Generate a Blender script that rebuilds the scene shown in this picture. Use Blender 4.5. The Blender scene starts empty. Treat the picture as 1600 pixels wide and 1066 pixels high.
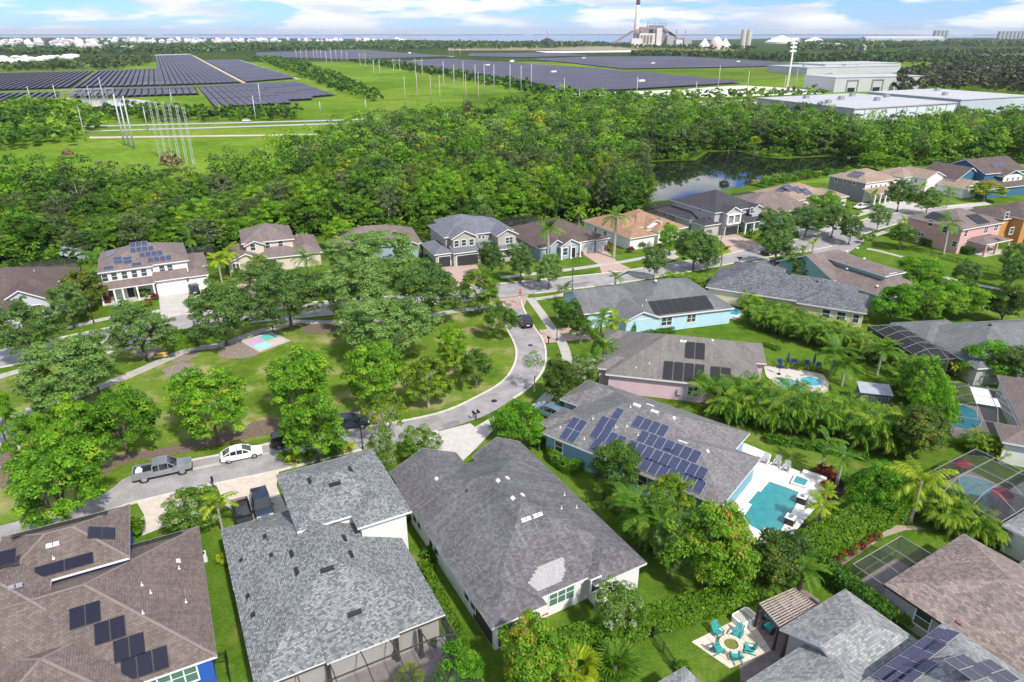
import bpy, math, random
import numpy as np
from mathutils import Vector, Matrix

# ------------------------------------------------------------------ camera, sky, sun, exposure
SC = bpy.context.scene
COL = SC.collection
CAM_H = 46.0                      # flying height of the drone, metres
FPX = 1067.0                      # focal length in pixels of the 1600 px wide survey picture
PITCH = math.atan(481.0 / FPX)
cam_d = bpy.data.cameras.new('camera')
cam_d.sensor_width = 36.0
cam_d.lens = 36.0 * FPX / 1600.0
cam_d.clip_start = 0.5
cam_d.clip_end = 60000.0
cam = bpy.data.objects.new('camera', cam_d)
cam.location = (0, 0, CAM_H)
cam.rotation_euler = (math.pi / 2 - PITCH, 0, 0)
COL.objects.link(cam)
SC.camera = cam

SUN_EL = math.radians(49.0)
SUN_AZ = math.atan2(-0.80, 0.60)  # direction towards the sun in the ground plane (behind the camera, to its right)
world = bpy.data.worlds.new('World')
SC.world = world
world.use_nodes = True
wn = world.node_tree
wn.nodes.clear()
w_out = wn.nodes.new('ShaderNodeOutputWorld')
w_bg = wn.nodes.new('ShaderNodeBackground')
w_sky = wn.nodes.new('ShaderNodeTexSky')
w_sky.sky_type = 'NISHITA'
w_sky.sun_disc = False
w_sky.sun_elevation = SUN_EL
w_sky.sun_rotation = math.pi / 2 - SUN_AZ
w_sky.altitude = 40.0
w_sky.air_density = 1.0
w_sky.dust_density = 0.1
w_sky.ozone_density = 3.0
w_tc = wn.nodes.new('ShaderNodeTexCoord')
w_mp = wn.nodes.new('ShaderNodeMapping')
w_mp.inputs['Scale'].default_value = (1.0, 1.0, 6.5)
w_mp.inputs['Location'].default_value = (0.37, 0.0, 0.05)
w_n = wn.nodes.new('ShaderNodeTexNoise')
w_n.inputs['Scale'].default_value = 8.5
w_n.inputs['Detail'].default_value = 9.0
w_n.inputs['Roughness'].default_value = 0.56
w_n.inputs['Distortion'].default_value = 0.25
w_r = wn.nodes.new('ShaderNodeValToRGB')
w_r.color_ramp.elements[0].position = 0.44
w_r.color_ramp.elements[1].position = 0.525
w_n2 = wn.nodes.new('ShaderNodeTexNoise')
w_n2.inputs['Scale'].default_value = 9.0
w_n2.inputs['Detail'].default_value = 6.0
w_r2 = wn.nodes.new('ShaderNodeValToRGB')
w_r2.color_ramp.elements[0].position = 0.38
w_r2.color_ramp.elements[0].color = (2.35, 2.6, 3.0, 1)
w_r2.color_ramp.elements[1].position = 0.56
w_r2.color_ramp.elements[1].color = (3.55, 3.6, 3.65, 1)
w_mix = wn.nodes.new('ShaderNodeMix')
w_mix.data_type = 'RGBA'
wn.links.new(w_tc.outputs['Generated'], w_mp.inputs['Vector'])
wn.links.new(w_mp.outputs['Vector'], w_n.inputs['Vector'])
wn.links.new(w_mp.outputs['Vector'], w_n2.inputs['Vector'])
wn.links.new(w_n.outputs['Fac'], w_r.inputs['Fac'])
wn.links.new(w_n2.outputs['Fac'], w_r2.inputs['Fac'])
wn.links.new(w_r.outputs['Color'], w_mix.inputs['Factor'])
w_wb = wn.nodes.new('ShaderNodeMix')
w_wb.data_type = 'RGBA'
w_wb.blend_type = 'MULTIPLY'
w_wb.inputs['Factor'].default_value = 1.0
w_wb.inputs['B'].default_value = (.19, .31, .60, 1)   # cool white balance of the camera
wn.links.new(w_sky.outputs['Color'], w_wb.inputs['A'])
wn.links.new(w_wb.outputs['Result'], w_mix.inputs['A'])
wn.links.new(w_r2.outputs['Color'], w_mix.inputs['B'])
wn.links.new(w_mix.outputs['Result'], w_bg.inputs['Color'])
w_bg.inputs['Strength'].default_value = 0.15
wn.links.new(w_bg.outputs['Background'], w_out.inputs['Surface'])

sun_d = bpy.data.lights.new('sun', 'SUN')
sun_d.energy = 2.55
sun_d.angle = math.radians(3.0)
sun_d.color = (1.0, 0.95, 0.85)
sun = bpy.data.objects.new('sun', sun_d)
sdir = Vector((math.cos(SUN_AZ) * math.cos(SUN_EL), math.sin(SUN_AZ) * math.cos(SUN_EL), math.sin(SUN_EL)))
sun.rotation_euler = sdir.to_track_quat('Z', 'Y').to_euler()
sun.location = (60, -80, 120)
COL.objects.link(sun)

SC.view_settings.view_transform = 'Standard'
SC.view_settings.look = 'None'
SC.view_settings.exposure = 1.12
SC.view_settings.gamma = 1.0
SC.view_settings.use_curve_mapping = False
SC.cycles.max_bounces = 6
SC.cycles.diffuse_bounces = 4
SC.cycles.adaptive_threshold = 0.02
SC.cycles.glossy_bounces = 2
SC.cycles.transmission_bounces = 2
SC.cycles.transparent_max_bounces = 8
SC.cycles.use_denoising = True
SC.cycles.caustics_reflective = False
SC.cycles.caustics_refractive = False

# ------------------------------------------------------------------ survey: picture measurement -> place on the ground
SP, CP = math.sin(PITCH), math.cos(PITCH)

def G(u, v, z=0.0):
    a = (u - 800.0) / FPX
    b = (v - 533.0) / FPX
    t = (CAM_H - z) / (SP + b * CP)
    return Vector((a * t, (CP - b * SP) * t, z))

def depth(p):
    return p[1] * CP - (p[2] - CAM_H) * SP

def height_at(p, v):
    """height of the thing that stands at ground point p and whose top was measured on row v"""
    k = (v - 533.0) / FPX
    # (-(y*SP) - Z*CP) = k*(y*CP - Z*SP)  with Z = z - CAM_H
    Z = -p[1] * (SP + k * CP) / (CP - k * SP)
    return Z + CAM_H

# ------------------------------------------------------------------ helpers
RND = random.Random(7)

class MB:
    """collects faces and links them as one mesh object"""
    def __init__(s):
        s.v, s.f, s.m, s.uv = [], [], [], []
    def poly(s, pts, mi=0, uv=None):
        b = len(s.v)
        s.v.extend([tuple(p) for p in pts])
        s.f.append(tuple(range(b, b + len(pts))))
        s.m.append(mi)
        s.uv.append(uv)
        return s
    def box(s, x0, y0, z0, x1, y1, z1, mi=0):
        b = len(s.v)
        s.v += [(x0, y0, z0), (x1, y0, z0), (x1, y1, z0), (x0, y1, z0), (x0, y0, z1), (x1, y0, z1), (x1, y1, z1), (x0, y1, z1)]
        for q in ((0, 3, 2, 1), (4, 5, 6, 7), (0, 1, 5, 4), (1, 2, 6, 5), (2, 3, 7, 6), (3, 0, 4, 7)):
            s.f.append(tuple(b + i for i in q)); s.m.append(mi); s.uv.append(None)
        return s
    def prism(s, pts, z0, z1, mi=0, bottom=True):
        n = len(pts); b = len(s.v)
        s.v += [(p[0], p[1], z0) for p in pts] + [(p[0], p[1], z1) for p in pts]
        fs = [tuple(b + n + i for i in range(n))] + [(b + i, b + (i + 1) % n, b + n + (i + 1) % n, b + n + i) for i in range(n)]
        if bottom: fs.append(tuple(b + n - 1 - i for i in range(n)))
        for q in fs:
            s.f.append(q); s.m.append(mi); s.uv.append(None)
        return s
    def bar(s, p, q, w, h=None, mi=0):
        """square bar from p to q"""
        h = h or w
        p, q = Vector(p), Vector(q); d = (q - p)
        if d.length < 1e-6: return s
        d.normalize()
        up = Vector((0, 0, 1)) if abs(d.z) < .95 else Vector((1, 0, 0))
        a = d.cross(up).normalized() * (w / 2); c = a.cross(d).normalized() * (h / 2)
        b = len(s.v)
        for o in (p, q):
            s.v += [tuple(o + a + c), tuple(o - a + c), tuple(o - a - c), tuple(o + a - c)]
        for f in ((0, 1, 2, 3), (7, 6, 5, 4), (0, 4, 5, 1), (1, 5, 6, 2), (2, 6, 7, 3), (3, 7, 4, 0)):
            s.f.append(tuple(b + i for i in f)); s.m.append(mi); s.uv.append(None)
        return s
    def tube(s, pts, rad, n=8, mi=0, cap=True):
        """round tube through pts with a radius for each"""
        b = len(s.v); k = len(pts)
        pts = [Vector(p) for p in pts]
        for i, p in enumerate(pts):
            d = (pts[min(i + 1, k - 1)] - pts[max(i - 1, 0)])
            d = d.normalized() if d.length > 1e-9 else Vector((0, 0, 1))
            up = Vector((1, 0, 0)) if abs(d.x) < .8 else Vector((0, 1, 0))
            a = d.cross(up).normalized(); c = d.cross(a)
            r = rad[i] if isinstance(rad, (list, tuple)) else rad
            for j in range(n):
                t = 2 * math.pi * j / n
                s.v.append(tuple(p + (a * math.cos(t) + c * math.sin(t)) * r))
        for i in range(k - 1):
            for j in range(n):
                s.f.append((b + i * n + j, b + i * n + (j + 1) % n, b + (i + 1) * n + (j + 1) % n, b + (i + 1) * n + j)); s.m.append(mi); s.uv.append(None)
        if cap:
            s.f.append(tuple(b + (k - 1) * n + j for j in range(n))); s.m.append(mi); s.uv.append(None)
            s.f.append(tuple(b + n - 1 - j for j in range(n))); s.m.append(mi); s.uv.append(None)
        return s
    def mesh(s, name, mats, smooth=False):
        me = bpy.data.meshes.new(name)
        me.from_pydata(s.v, [], s.f)
        for m in (mats if isinstance(mats, (list, tuple)) else [mats]): me.materials.append(m)
        if any(s.m): me.polygons.foreach_set('material_index', s.m)
        if any(u is not None for u in s.uv):
            l = me.uv_layers.new(name='UVMap'); k = 0; arr = []
            for f, u in zip(s.f, s.uv):
                for i in range(len(f)): arr += list(u[i]) if u is not None else [0.0, 0.0]
            l.data.foreach_set('uv', arr)
        if smooth: me.polygons.foreach_set('use_smooth', [True] * len(s.f))
        me.update()
        return me
    def build(s, name, mats, parent=None, loc=None, rz=0.0, smooth=False):
        return link(name, s.mesh(name, mats, smooth), parent, loc, rz)

def link(name, data, parent=None, loc=None, rz=0.0):
    o = bpy.data.objects.new(name, data)
    COL.objects.link(o)
    if parent is not None: o.parent = parent
    if loc is not None: o.location = loc
    if rz: o.rotation_euler = (0, 0, rz)
    return o

def tag(o, label=None, cat=None, group=None, kind=None):
    if label: o['label'] = label
    if cat: o['category'] = cat
    if group: o['group'] = group
    if kind: o['kind'] = kind
    return o

def thing(name, label, cat, loc=(0, 0, 0), rz=0.0, group=None):
    return tag(link(name, None, None, loc, rz), label, cat, group)

# ------------------------------------------------------------------ materials
def srgb(h):
    h = h.lstrip('#')
    c = [int(h[i:i + 2], 16) / 255 for i in (0, 2, 4)]
    return tuple(x / 12.92 if x <= .04045 else ((x + .055) / 1.055) ** 2.4 for x in c)

def base_mat(name):
    m = bpy.data.materials.new(name); m.use_nodes = True
    nt = m.node_tree
    return m, nt, nt.nodes['Principled BSDF'], nt.nodes['Material Output']

def noise_col(nt, vec, scale, stops, detail=4.0, rough=.55, dist=0.0):
    n = nt.nodes.new('ShaderNodeTexNoise'); n.inputs['Scale'].default_value = scale
    n.inputs['Detail'].default_value = detail; n.inputs['Roughness'].default_value = rough; n.inputs['Distortion'].default_value = dist
    nt.links.new(vec, n.inputs['Vector'])
    r = nt.nodes.new('ShaderNodeValToRGB'); e = r.color_ramp.elements
    while len(e) < len(stops): e.new(.5)
    for i, (p, c) in enumerate(stops):
        e[i].position = p; e[i].color = (*c, 1)
    nt.links.new(n.outputs['Fac'], r.inputs['Fac'])
    return n, r

def mixc(nt, a, b, fac, mode='MULTIPLY'):
    x = nt.nodes.new('ShaderNodeMix'); x.data_type = 'RGBA'; x.blend_type = mode
    for s, k in ((a, 'A'), (b, 'B'), (fac, 'Factor')):
        if isinstance(s, bpy.types.NodeSocket): nt.links.new(s, x.inputs[k])
        elif k == 'Factor': x.inputs[k].default_value = s
        else: x.inputs[k].default_value = (*s, 1)
    return x.outputs['Result']

def pos_socket(nt):
    return nt.nodes.new('ShaderNodeNewGeometry').outputs['Position']

def obj_socket(nt):
    return nt.nodes.new('ShaderNodeTexCoord').outputs['Object']

MATS = {}
def pm(name, c, rough=.75, var=.14, scale=2.0, bump=0.0, metal=0.0, fine=0.0, world_space=True, spec=.4):
    """painted / plain surface: colour with slow mottling, optional fine grain and relief"""
    if name in MATS: return MATS[name]
    m, nt, p, out = base_mat(name)
    vec = pos_socket(nt) if world_space else obj_socket(nt)
    lo = tuple(x * (1 - var) for x in c); hi = tuple(min(1, x * (1 + var)) for x in c)
    n, r = noise_col(nt, vec, scale, [(.3, lo), (.7, hi)])
    col = r.outputs['Color']
    if fine:
        n2, r2 = noise_col(nt, vec, scale * 14, [(.3, (1 - fine,) * 3), (.7, (1 + fine * .3,) * 3)], 2.0)
        col = mixc(nt, col, r2.outputs['Color'], 1.0)
    nt.links.new(col, p.inputs['Base Color'])
    p.inputs['Roughness'].default_value = rough
    p.inputs['Metallic'].default_value = metal
    p.inputs['Specular IOR Level'].default_value = spec
    if bump:
        b = nt.nodes.new('ShaderNodeBump'); b.inputs['Strength'].default_value = bump; b.inputs['Distance'].default_value = .05
        nt.links.new(n.outputs['Fac'], b.inputs['Height']); nt.links.new(b.outputs['Normal'], p.inputs['Normal'])
    MATS[name] = m
    return m

def shingle(name, c1, c2, streak=.25, w=.34, h=.19, mortar=.6, blotch=.25):
    """asphalt shingles or tiles: UV is metres along the eave and up the slope"""
    m, nt, p, out = base_mat(name)
    uv = nt.nodes.new('ShaderNodeUVMap'); uv.uv_map = 'UVMap'
    br = nt.nodes.new('ShaderNodeTexBrick')
    br.inputs['Color1'].default_value = (*c1, 1); br.inputs['Color2'].default_value = (*c2, 1)
    br.inputs['Mortar'].default_value = (*[x * mortar for x in c1], 1)
    br.inputs['Scale'].default_value = 1.0; br.inputs['Brick Width'].default_value = w; br.inputs['Row Height'].default_value = h
    br.inputs['Mortar Size'].default_value = .012; br.inputs['Mortar Smooth'].default_value = .3; br.inputs['Bias'].default_value = 0.0
    nt.links.new(uv.outputs['UV'], br.inputs['Vector'])
    n, r = noise_col(nt, uv.outputs['UV'], .35, [(.3, (1 - blotch,) * 3), (.72, (1.0,) * 3)], 5.0, .6)
    col = mixc(nt, br.outputs['Color'], r.outputs['Color'], 1.0)
    mp = nt.nodes.new('ShaderNodeMapping'); mp.inputs['Scale'].default_value = (2.6, .22, 1)
    nt.links.new(uv.outputs['UV'], mp.inputs['Vector'])
    n2, r2 = noise_col(nt, mp.outputs['Vector'], 1.0, [(.4, (1 - streak,) * 3), (.66, (1.0,) * 3)], 5.0, .65)
    col = mixc(nt, col, r2.outputs['Color'], 1.0)
    n3, r3 = noise_col(nt, uv.outputs['UV'], 7.0, [(.3, (.78,) * 3), (.7, (1.1,) * 3)], 3.0, .7)
    col = mixc(nt, col, r3.outputs['Color'], 1.0)
    nt.links.new(col, p.inputs['Base Color'])
    p.inputs['Roughness'].default_value = .9; p.inputs['Specular IOR Level'].default_value = .25
    b = nt.nodes.new('ShaderNodeBump'); b.inputs['Strength'].default_value = .6; b.inputs['Distance'].default_value = .03
    nt.links.new(br.outputs['Fac'], b.inputs['Height']); b.invert = True
    nt.links.new(b.outputs['Normal'], p.inputs['Normal'])
    MATS[name] = m
    return m

def leaf_mat(name, stops, trans=.48, rough=.5, hue=.05):
    """foliage: every leaf face has its own 'tint' 0..1, every plant its own shift"""
    m, nt, p, out = base_mat(name)
    at = nt.nodes.new('ShaderNodeAttribute'); at.attribute_name = 'tint'
    oi = nt.nodes.new('ShaderNodeObjectInfo')
    ad = nt.nodes.new('ShaderNodeMath'); ad.operation = 'MULTIPLY_ADD'; ad.inputs[1].default_value = .34; ad.inputs[2].default_value = -.17
    nt.links.new(oi.outputs['Random'], ad.inputs[0])
    ad2 = nt.nodes.new('ShaderNodeMath'); ad2.operation = 'ADD'
    nt.links.new(at.outputs['Fac'], ad2.inputs[0]); nt.links.new(ad.outputs[0], ad2.inputs[1])
    r = nt.nodes.new('ShaderNodeValToRGB'); e = r.color_ramp.elements
    while len(e) < len(stops): e.new(.5)
    for i, (q, c) in enumerate(stops):
        e[i].position = q; e[i].color = (*c, 1)
    nt.links.new(ad2.outputs[0], r.inputs['Fac'])
    nt.links.new(r.outputs['Color'], p.inputs['Base Color'])
    p.inputs['Roughness'].default_value = rough; p.inputs['Specular IOR Level'].default_value = .3
    tr = nt.nodes.new('ShaderNodeBsdfTranslucent')
    tc = mixc(nt, r.outputs['Color'], (1.0, 1.0, .45), 1.0)
    nt.links.new(tc, tr.inputs['Color'])
    mx = nt.nodes.new('ShaderNodeMixShader'); mx.inputs[0].default_value = trans
    nt.links.new(p.outputs[0], mx.inputs[1]); nt.links.new(tr.outputs[0], mx.inputs[2])
    nt.links.new(mx.outputs[0], out.inputs['Surface'])
    MATS[name] = m
    return m

def grass_mat(name, dark, mid, light, s=1.0, dry=None, dry_amt=.0):
    m, nt, p, out = base_mat(name)
    vec = pos_socket(nt)
    n, r = noise_col(nt, vec, .11 * s, [(.3, dark), (.5, mid), (.72, light)], 8.0, .62, .4)
    col = r.outputs['Color']
    n2, r2 = noise_col(nt, vec, 3.5 * s, [(.25, (.52,) * 3), (.75, (1.25,) * 3)], 5.0, .75)
    n4, r4 = noise_col(nt, vec, .6 * s, [(.3, (.74, .80, .7)), (.7, (1.14, 1.08, 1.1))], 6.0, .65)
    col = mixc(nt, col, r4.outputs['Color'], 1.0)
    col = mixc(nt, col, r2.outputs['Color'], 1.0)
    if dry:
        n3, r3 = noise_col(nt, vec, .19 * s, [(.62 - dry_amt, (0,) * 3), (.80 - dry_amt, (1,) * 3)], 5.0, .6)
        col = mixc(nt, col, dry, r3.outputs['Color'], 'MIX')
    nt.links.new(col, p.inputs['Base Color'])
    p.inputs['Roughness'].default_value = 1.0; p.inputs['Specular IOR Level'].default_value = .0
    b = nt.nodes.new('ShaderNodeBump'); b.inputs['Strength'].default_value = .7; b.inputs['Distance'].default_value = .12
    nt.links.new(n2.outputs['Fac'], b.inputs['Height']); nt.links.new(b.outputs['Normal'], p.inputs['Normal'])
    MATS[name] = m
    return m

def glass_mat(name, c, rough=.06):
    m, nt, p, out = base_mat(name)
    p.inputs['Base Color'].default_value = (*c, 1); p.inputs['Roughness'].default_value = rough
    p.inputs['Specular IOR Level'].default_value = .9
    MATS[name] = m
    return m

def screen_mat(name, c, alpha):
    m, nt, p, out = base_mat(name)
    p.inputs['Base Color'].default_value = (*c, 1); p.inputs['Roughness'].default_value = .8
    t = nt.nodes.new('ShaderNodeBsdfTransparent'); mx = nt.nodes.new('ShaderNodeMixShader'); mx.inputs[0].default_value = alpha
    nt.links.new(t.outputs[0], mx.inputs[1]); nt.links.new(p.outputs[0], mx.inputs[2]); nt.links.new(mx.outputs[0], out.inputs['Surface'])
    MATS[name] = m
    return m

def water_mat(name, c, rough, bump_scale, bump, spec=.5, metal=0.0):
    m, nt, p, out = base_mat(name)
    vec = pos_socket(nt)
    n, r = noise_col(nt, vec, bump_scale, [(.3, tuple(x * .86 for x in c)), (.7, tuple(x * 1.12 for x in c))], 4.0)
    nt.links.new(r.outputs['Color'], p.inputs['Base Color'])
    p.inputs['Roughness'].default_value = rough; p.inputs['Specular IOR Level'].default_value = spec; p.inputs['Metallic'].default_value = metal
    b = nt.nodes.new('ShaderNodeBump'); b.inputs['Strength'].default_value = bump; b.inputs['Distance'].default_value = .05
    nt.links.new(n.outputs['Fac'], b.inputs['Height']); nt.links.new(b.outputs['Normal'], p.inputs['Normal'])
    MATS[name] = m
    return m

def panel_mat(name, cell, line, nx, ny, rough=.18):
    """photovoltaic or pool-heating panel: UV 0..1 over the module, thin lines between cells"""
    m, nt, p, out = base_mat(name)
    uv = nt.nodes.new('ShaderNodeUVMap'); uv.uv_map = 'UVMap'
    br = nt.nodes.new('ShaderNodeTexBrick'); br.offset = 0.0
    br.inputs['Color1'].default_value = (*cell, 1); br.inputs['Color2'].default_value = (*[x * 1.25 for x in cell], 1); br.inputs['Mortar'].default_value = (*line, 1)
    br.inputs['Scale'].default_value = 1.0; br.inputs['Brick Width'].default_value = 1.0 / nx; br.inputs['Row Height'].default_value = 1.0 / ny
    br.inputs['Mortar Size'].default_value = .006; br.inputs['Mortar Smooth'].default_value = .4
    nt.links.new(uv.outputs['UV'], br.inputs['Vector'])
    nt.links.new(br.outputs['Color'], p.inputs['Base Color'])
    p.inputs['Roughness'].default_value = rough; p.inputs['Specular IOR Level'].default_value = .5
    MATS[name] = m
    return m

M = MATS
# greens
LAWN = grass_mat('lawn_grass', (0.062, 0.118, 0.016), (0.106, 0.190, 0.023), (0.165, 0.240, 0.040), 1.0, (.25, .225, .085), .035)
PARKG = grass_mat('park_grass', (0.085, 0.145, 0.018), (0.136, 0.223, 0.027), (0.194, 0.269, 0.052), 1.0, (.32, .28, .13), .13)
LUSH = grass_mat('lush_grass', (0.059, 0.121, 0.012), (0.101, 0.190, 0.022), (0.154, 0.236, 0.035), 1.0, (.20, .22, .05), .04)
FIELD = grass_mat('field_grass', (0.080, 0.148, 0.017), (0.143, 0.247, 0.025), (0.218, 0.316, 0.049), .09, (.22, .21, .07), .06)
SCRUBG = grass_mat('rough_grass', (.05, .11, .014), (.09, .17, .02), (.15, .21, .04), .3, (.2, .18, .08), .03)
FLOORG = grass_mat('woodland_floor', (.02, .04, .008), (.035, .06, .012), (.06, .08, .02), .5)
FARG = grass_mat('far_land', (.03, .06, .016), (.05, .085, .022), (.085, .12, .035), .02)
# ground covers
pm('asphalt', (.32, .30, .305), .95, .2, .5, .2, fine=.22)
pm('asphalt_dark', (.22, .205, .21), .95, .15, .6, .2, fine=.2)
pm('concrete', (.42, .395, .36), .9, .12, .8, .1, fine=.1)
pm('concrete_pale', (.46, .435, .40), .9, .1, .7, .1, fine=.1)
pm('kerb_concrete', (.56, .52, .46), .9, .12, 1.2)
pm('mulch', (.18, .13, .10), .95, .3, 3.0, .5, fine=.4)
pm('mulch_grey', (.27, .215, .18), .95, .25, 2.0, .4, fine=.35)
pm('mulch_dark', (.06, .04, .035), .95, .3, 3.0, .5, fine=.4)
pm('sand_soil', (.45, .38, .28), .95, .2, .5, .2)
pm('pool_deck_white', (.66, .65, .62), .85, .05, 1.0)
pm('deck_grey', (.36, .31, .30), .85, .12, 1.5)
pm('gravel_pale', (.40, .31, .26), .95, .2, 6.0, .4, fine=.3)
# paints
pm('white_paint', (.78, .77, .75), .6, .05, 1.0)
pm('fascia_white', (.74, .73, .71), .6, .06, 2.0)
pm('fascia_dark', (.05, .045, .045), .6, .1, 2.0)
pm('black_metal', (.018, .018, .02), .45, .1, 2.0)
pm('grey_metal', (.38, .39, .41), .4, .1, 2.0, metal=.6)
pm('pole_metal', (.46, .48, .49), .55, .08, .3)
pm('pole_wood', (.42, .37, .31), .9, .15, .6)
pm('cage_grey', (.30, .30, .31), .5, .05, 2.0)
pm('aluminium_white', (.72, .72, .72), .5, .05, 2.0)
pm('bronze_frame', (.06, .05, .045), .5, .1, 2.0)
glass_mat('window_glass', (.045, .06, .07))
glass_mat('window_green', (.09, .19, .15), .1)
glass_mat('car_glass', (.015, .018, .022), .04)
pm('bark', (.14, .115, .095), .95, .25, 4.0, .5, world_space=False)
pm('bark_pale', (.33, .29, .25), .95, .2, 4.0, .5, world_space=False)
pm('palm_trunk', (.33, .30, .26), .95, .2, 3.0, .4, world_space=False)
pm('palm_trunk_dark', (.16, .12, .09), .95, .25, 4.0, .5, world_space=False)
screen_mat('insect_screen', (.03, .03, .035), .36)
screen_mat('insect_screen_dense', (.02, .02, .024), .72)

# ------------------------------------------------------------------ foliage builders
def nrm(a):
    return a / np.maximum(np.linalg.norm(a, axis=1, keepdims=True), 1e-9)

def quads_mesh(name, V, tint, mat):
    """V: (N,4,3) quads, tint: (N,)"""
    N = len(V)
    me = bpy.data.meshes.new(name)
    me.vertices.add(4 * N); me.vertices.foreach_set('co', V.astype(np.float32).ravel())
    me.loops.add(4 * N); me.loops.foreach_set('vertex_index', np.arange(4 * N, dtype=np.int32))
    me.polygons.add(N); me.polygons.foreach_set('loop_start', np.arange(0, 4 * N, 4, dtype=np.int32))
    a = me.attributes.new('tint', 'FLOAT', 'FACE'); a.data.foreach_set('value', np.asarray(tint, dtype=np.float32))
    me.materials.append(mat)
    me.update(calc_edges=True)
    return me

def leaf_quads(C, Nv, S, asp, rng):
    r = rng.normal(size=C.shape)
    t = nrm(r - (r * Nv).sum(1, keepdims=True) * Nv)
    b = np.cross(Nv, t)
    S = np.asarray(S).reshape(-1, 1)
    return np.stack([C + t * S, C + b * S * asp, C - t * S, C - b * S * asp], 1)

def crown_leaves(rng, R, Rz, zc, nclump, per, cr, size, low=-.45, open_=.5):
    """leaf clumps spread through an ellipsoid crown; returns quads and tints"""
    d = nrm(rng.normal(size=(nclump * 3, 3)))
    d = d[d[:, 2] > low][:nclump]
    n = len(d)
    rad = rng.uniform(open_, .92, n) ** .7
    cc = d * np.array([R, R, Rz]) * rad[:, None]
    # uneven outline: push whole sectors in and out
    ph = np.arctan2(d[:, 1], d[:, 0]); k = rng.uniform(0, 6.28, 3)
    w = 1 + .16 * np.sin(2 * ph + k[0]) + .14 * np.sin(3 * ph + k[1]) + .11 * np.sin(5 * ph + k[2])
    cc[:, 2] *= 1 + .16 * np.sin(3 * ph + k[2]) * (d[:, 2] > 0)
    cc[:, :2] *= w[:, None]
    crs = cr * rng.uniform(.7, 1.35, n)
    idx = np.repeat(np.arange(n), per)
    e = nrm(rng.normal(size=(n * per, 3)))
    e[:, 2] = np.where(e[:, 2] < -.25, -e[:, 2] * .6, e[:, 2])
    rr = rng.uniform(.35, 1.0, n * per) ** .5
    C = cc[idx] + e * (crs[idx] * rr)[:, None] * np.array([1, 1, .72])
    Nv = nrm(e * .85 + np.array([0, 0, .45]) + rng.normal(size=e.shape) * .4)
    S = size * rng.uniform(.65, 1.35, n * per)
    tint = .5 + rng.normal(size=n * per) * .13 + (rng.normal(size=n) * .15)[idx]
    C[:, 2] += zc
    return leaf_quads(C, Nv, S, .55, rng), tint, cc + np.array([0, 0, zc])

def trunk_mesh(name, rng, h, zc, R, clumps, mat, r0=.2, nl=7, lean=.2):
    mb = MB()
    top = Vector((rng.uniform(-lean, lean), rng.uniform(-lean, lean), h))
    mb.tube([(0, 0, -.15), (0, 0, .25), top * .5 + Vector((.05, 0, 0)), top], [r0 * 1.7, r0 * 1.15, r0 * .95, r0 * .8], 8)
    pick = rng.permutation(len(clumps))[:nl]
    for i in pick:
        c = Vector(clumps[i])
        mid = top.lerp(c, .5) + Vector((0, 0, .25 * (c - top).length * .4))
        mb.tube([top - Vector((0, 0, .15)), mid, top.lerp(c, .95)], [r0 * .55, r0 * .32, r0 * .1], 5)
        j = Vector(clumps[pick[(list(pick).index(i) + 1) % len(pick)]])
        mb.tube([mid, mid.lerp(j, .25) + Vector((0, 0, .2)), mid.lerp(j, .42)], [r0 * .3, r0 * .16, r0 * .06], 4)
    return mb.mesh(name, mat, True)

leaf_mat('oak_leaves', [(.10, (0.058, 0.119, 0.029)), (.5, (0.151, 0.276, 0.060)), (.9, (0.291, 0.455, 0.122))])
leaf_mat('maple_leaves', [(.10, (0.056, 0.149, 0.010)), (.45, (0.150, 0.355, 0.016)), (.75, (0.278, 0.519, 0.028)), (.97, (0.500, 0.596, 0.042)), (1.1, (0.600, 0.454, 0.060))])
leaf_mat('yellow_leaves', [(.10, (0.053, 0.116, 0.008)), (.4, (0.149, 0.287, 0.016)), (.7, (0.346, 0.467, 0.029)), (.92, (0.567, 0.484, 0.058))])
leaf_mat('crape_leaves', [(.10, (0.038, 0.095, 0.010)), (.5, (0.121, 0.259, 0.023)), (.78, (0.264, 0.403, 0.045)), (.83, (0.600, 0.600, 0.600))])
leaf_mat('bright_leaves', [(.10, (0.050, 0.154, 0.008)), (.5, (0.142, 0.376, 0.014)), (.9, (0.282, 0.530, 0.024))])
leaf_mat('magnolia_leaves', [(.10, (0.022, 0.060, 0.010)), (.45, (0.079, 0.164, 0.019)), (.78, (0.188, 0.263, 0.034)), (1, (0.374, 0.231, 0.049))])
leaf_mat('red_tip_leaves', [(.10, (0.047, 0.127, 0.010)), (.45, (0.126, 0.305, 0.016)), (.75, (0.236, 0.425, 0.026)), (.95, (0.378, 0.437, 0.045)), (1.1, (0.588, 0.230, 0.070))])
leaf_mat('forest_leaves', [(.05, (0.022, 0.066, 0.009)), (.4, (0.079, 0.192, 0.018)), (.7, (0.176, 0.347, 0.026)), (1, (0.329, 0.498, 0.049))])
leaf_mat('forest_leaves_olive', [(.05, (0.034, 0.062, 0.018)), (.4, (0.098, 0.156, 0.045)), (.7, (0.191, 0.269, 0.084)), (1, (0.323, 0.386, 0.155))])
leaf_mat('far_leaves', [(.05, (0.020, 0.052, 0.013)), (.4, (0.044, 0.107, 0.021)), (.7, (0.097, 0.180, 0.029)), (1, (0.176, 0.268, 0.039))], .15)
leaf_mat('casuarina_leaves', [(.05, (.026, .032, .015)), (.5, (.080, .096, .042)), (1, (.17, .18, .09))], .15)
leaf_mat('hedge_leaves', [(.05, (0.052, 0.129, 0.007)), (.5, (0.134, 0.289, 0.013)), (.9, (0.248, 0.407, 0.024))])
leaf_mat('hedge_leaves_dark', [(.05, (0.028, 0.092, 0.009)), (.5, (0.090, 0.236, 0.015)), (.9, (0.199, 0.368, 0.026))])
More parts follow.
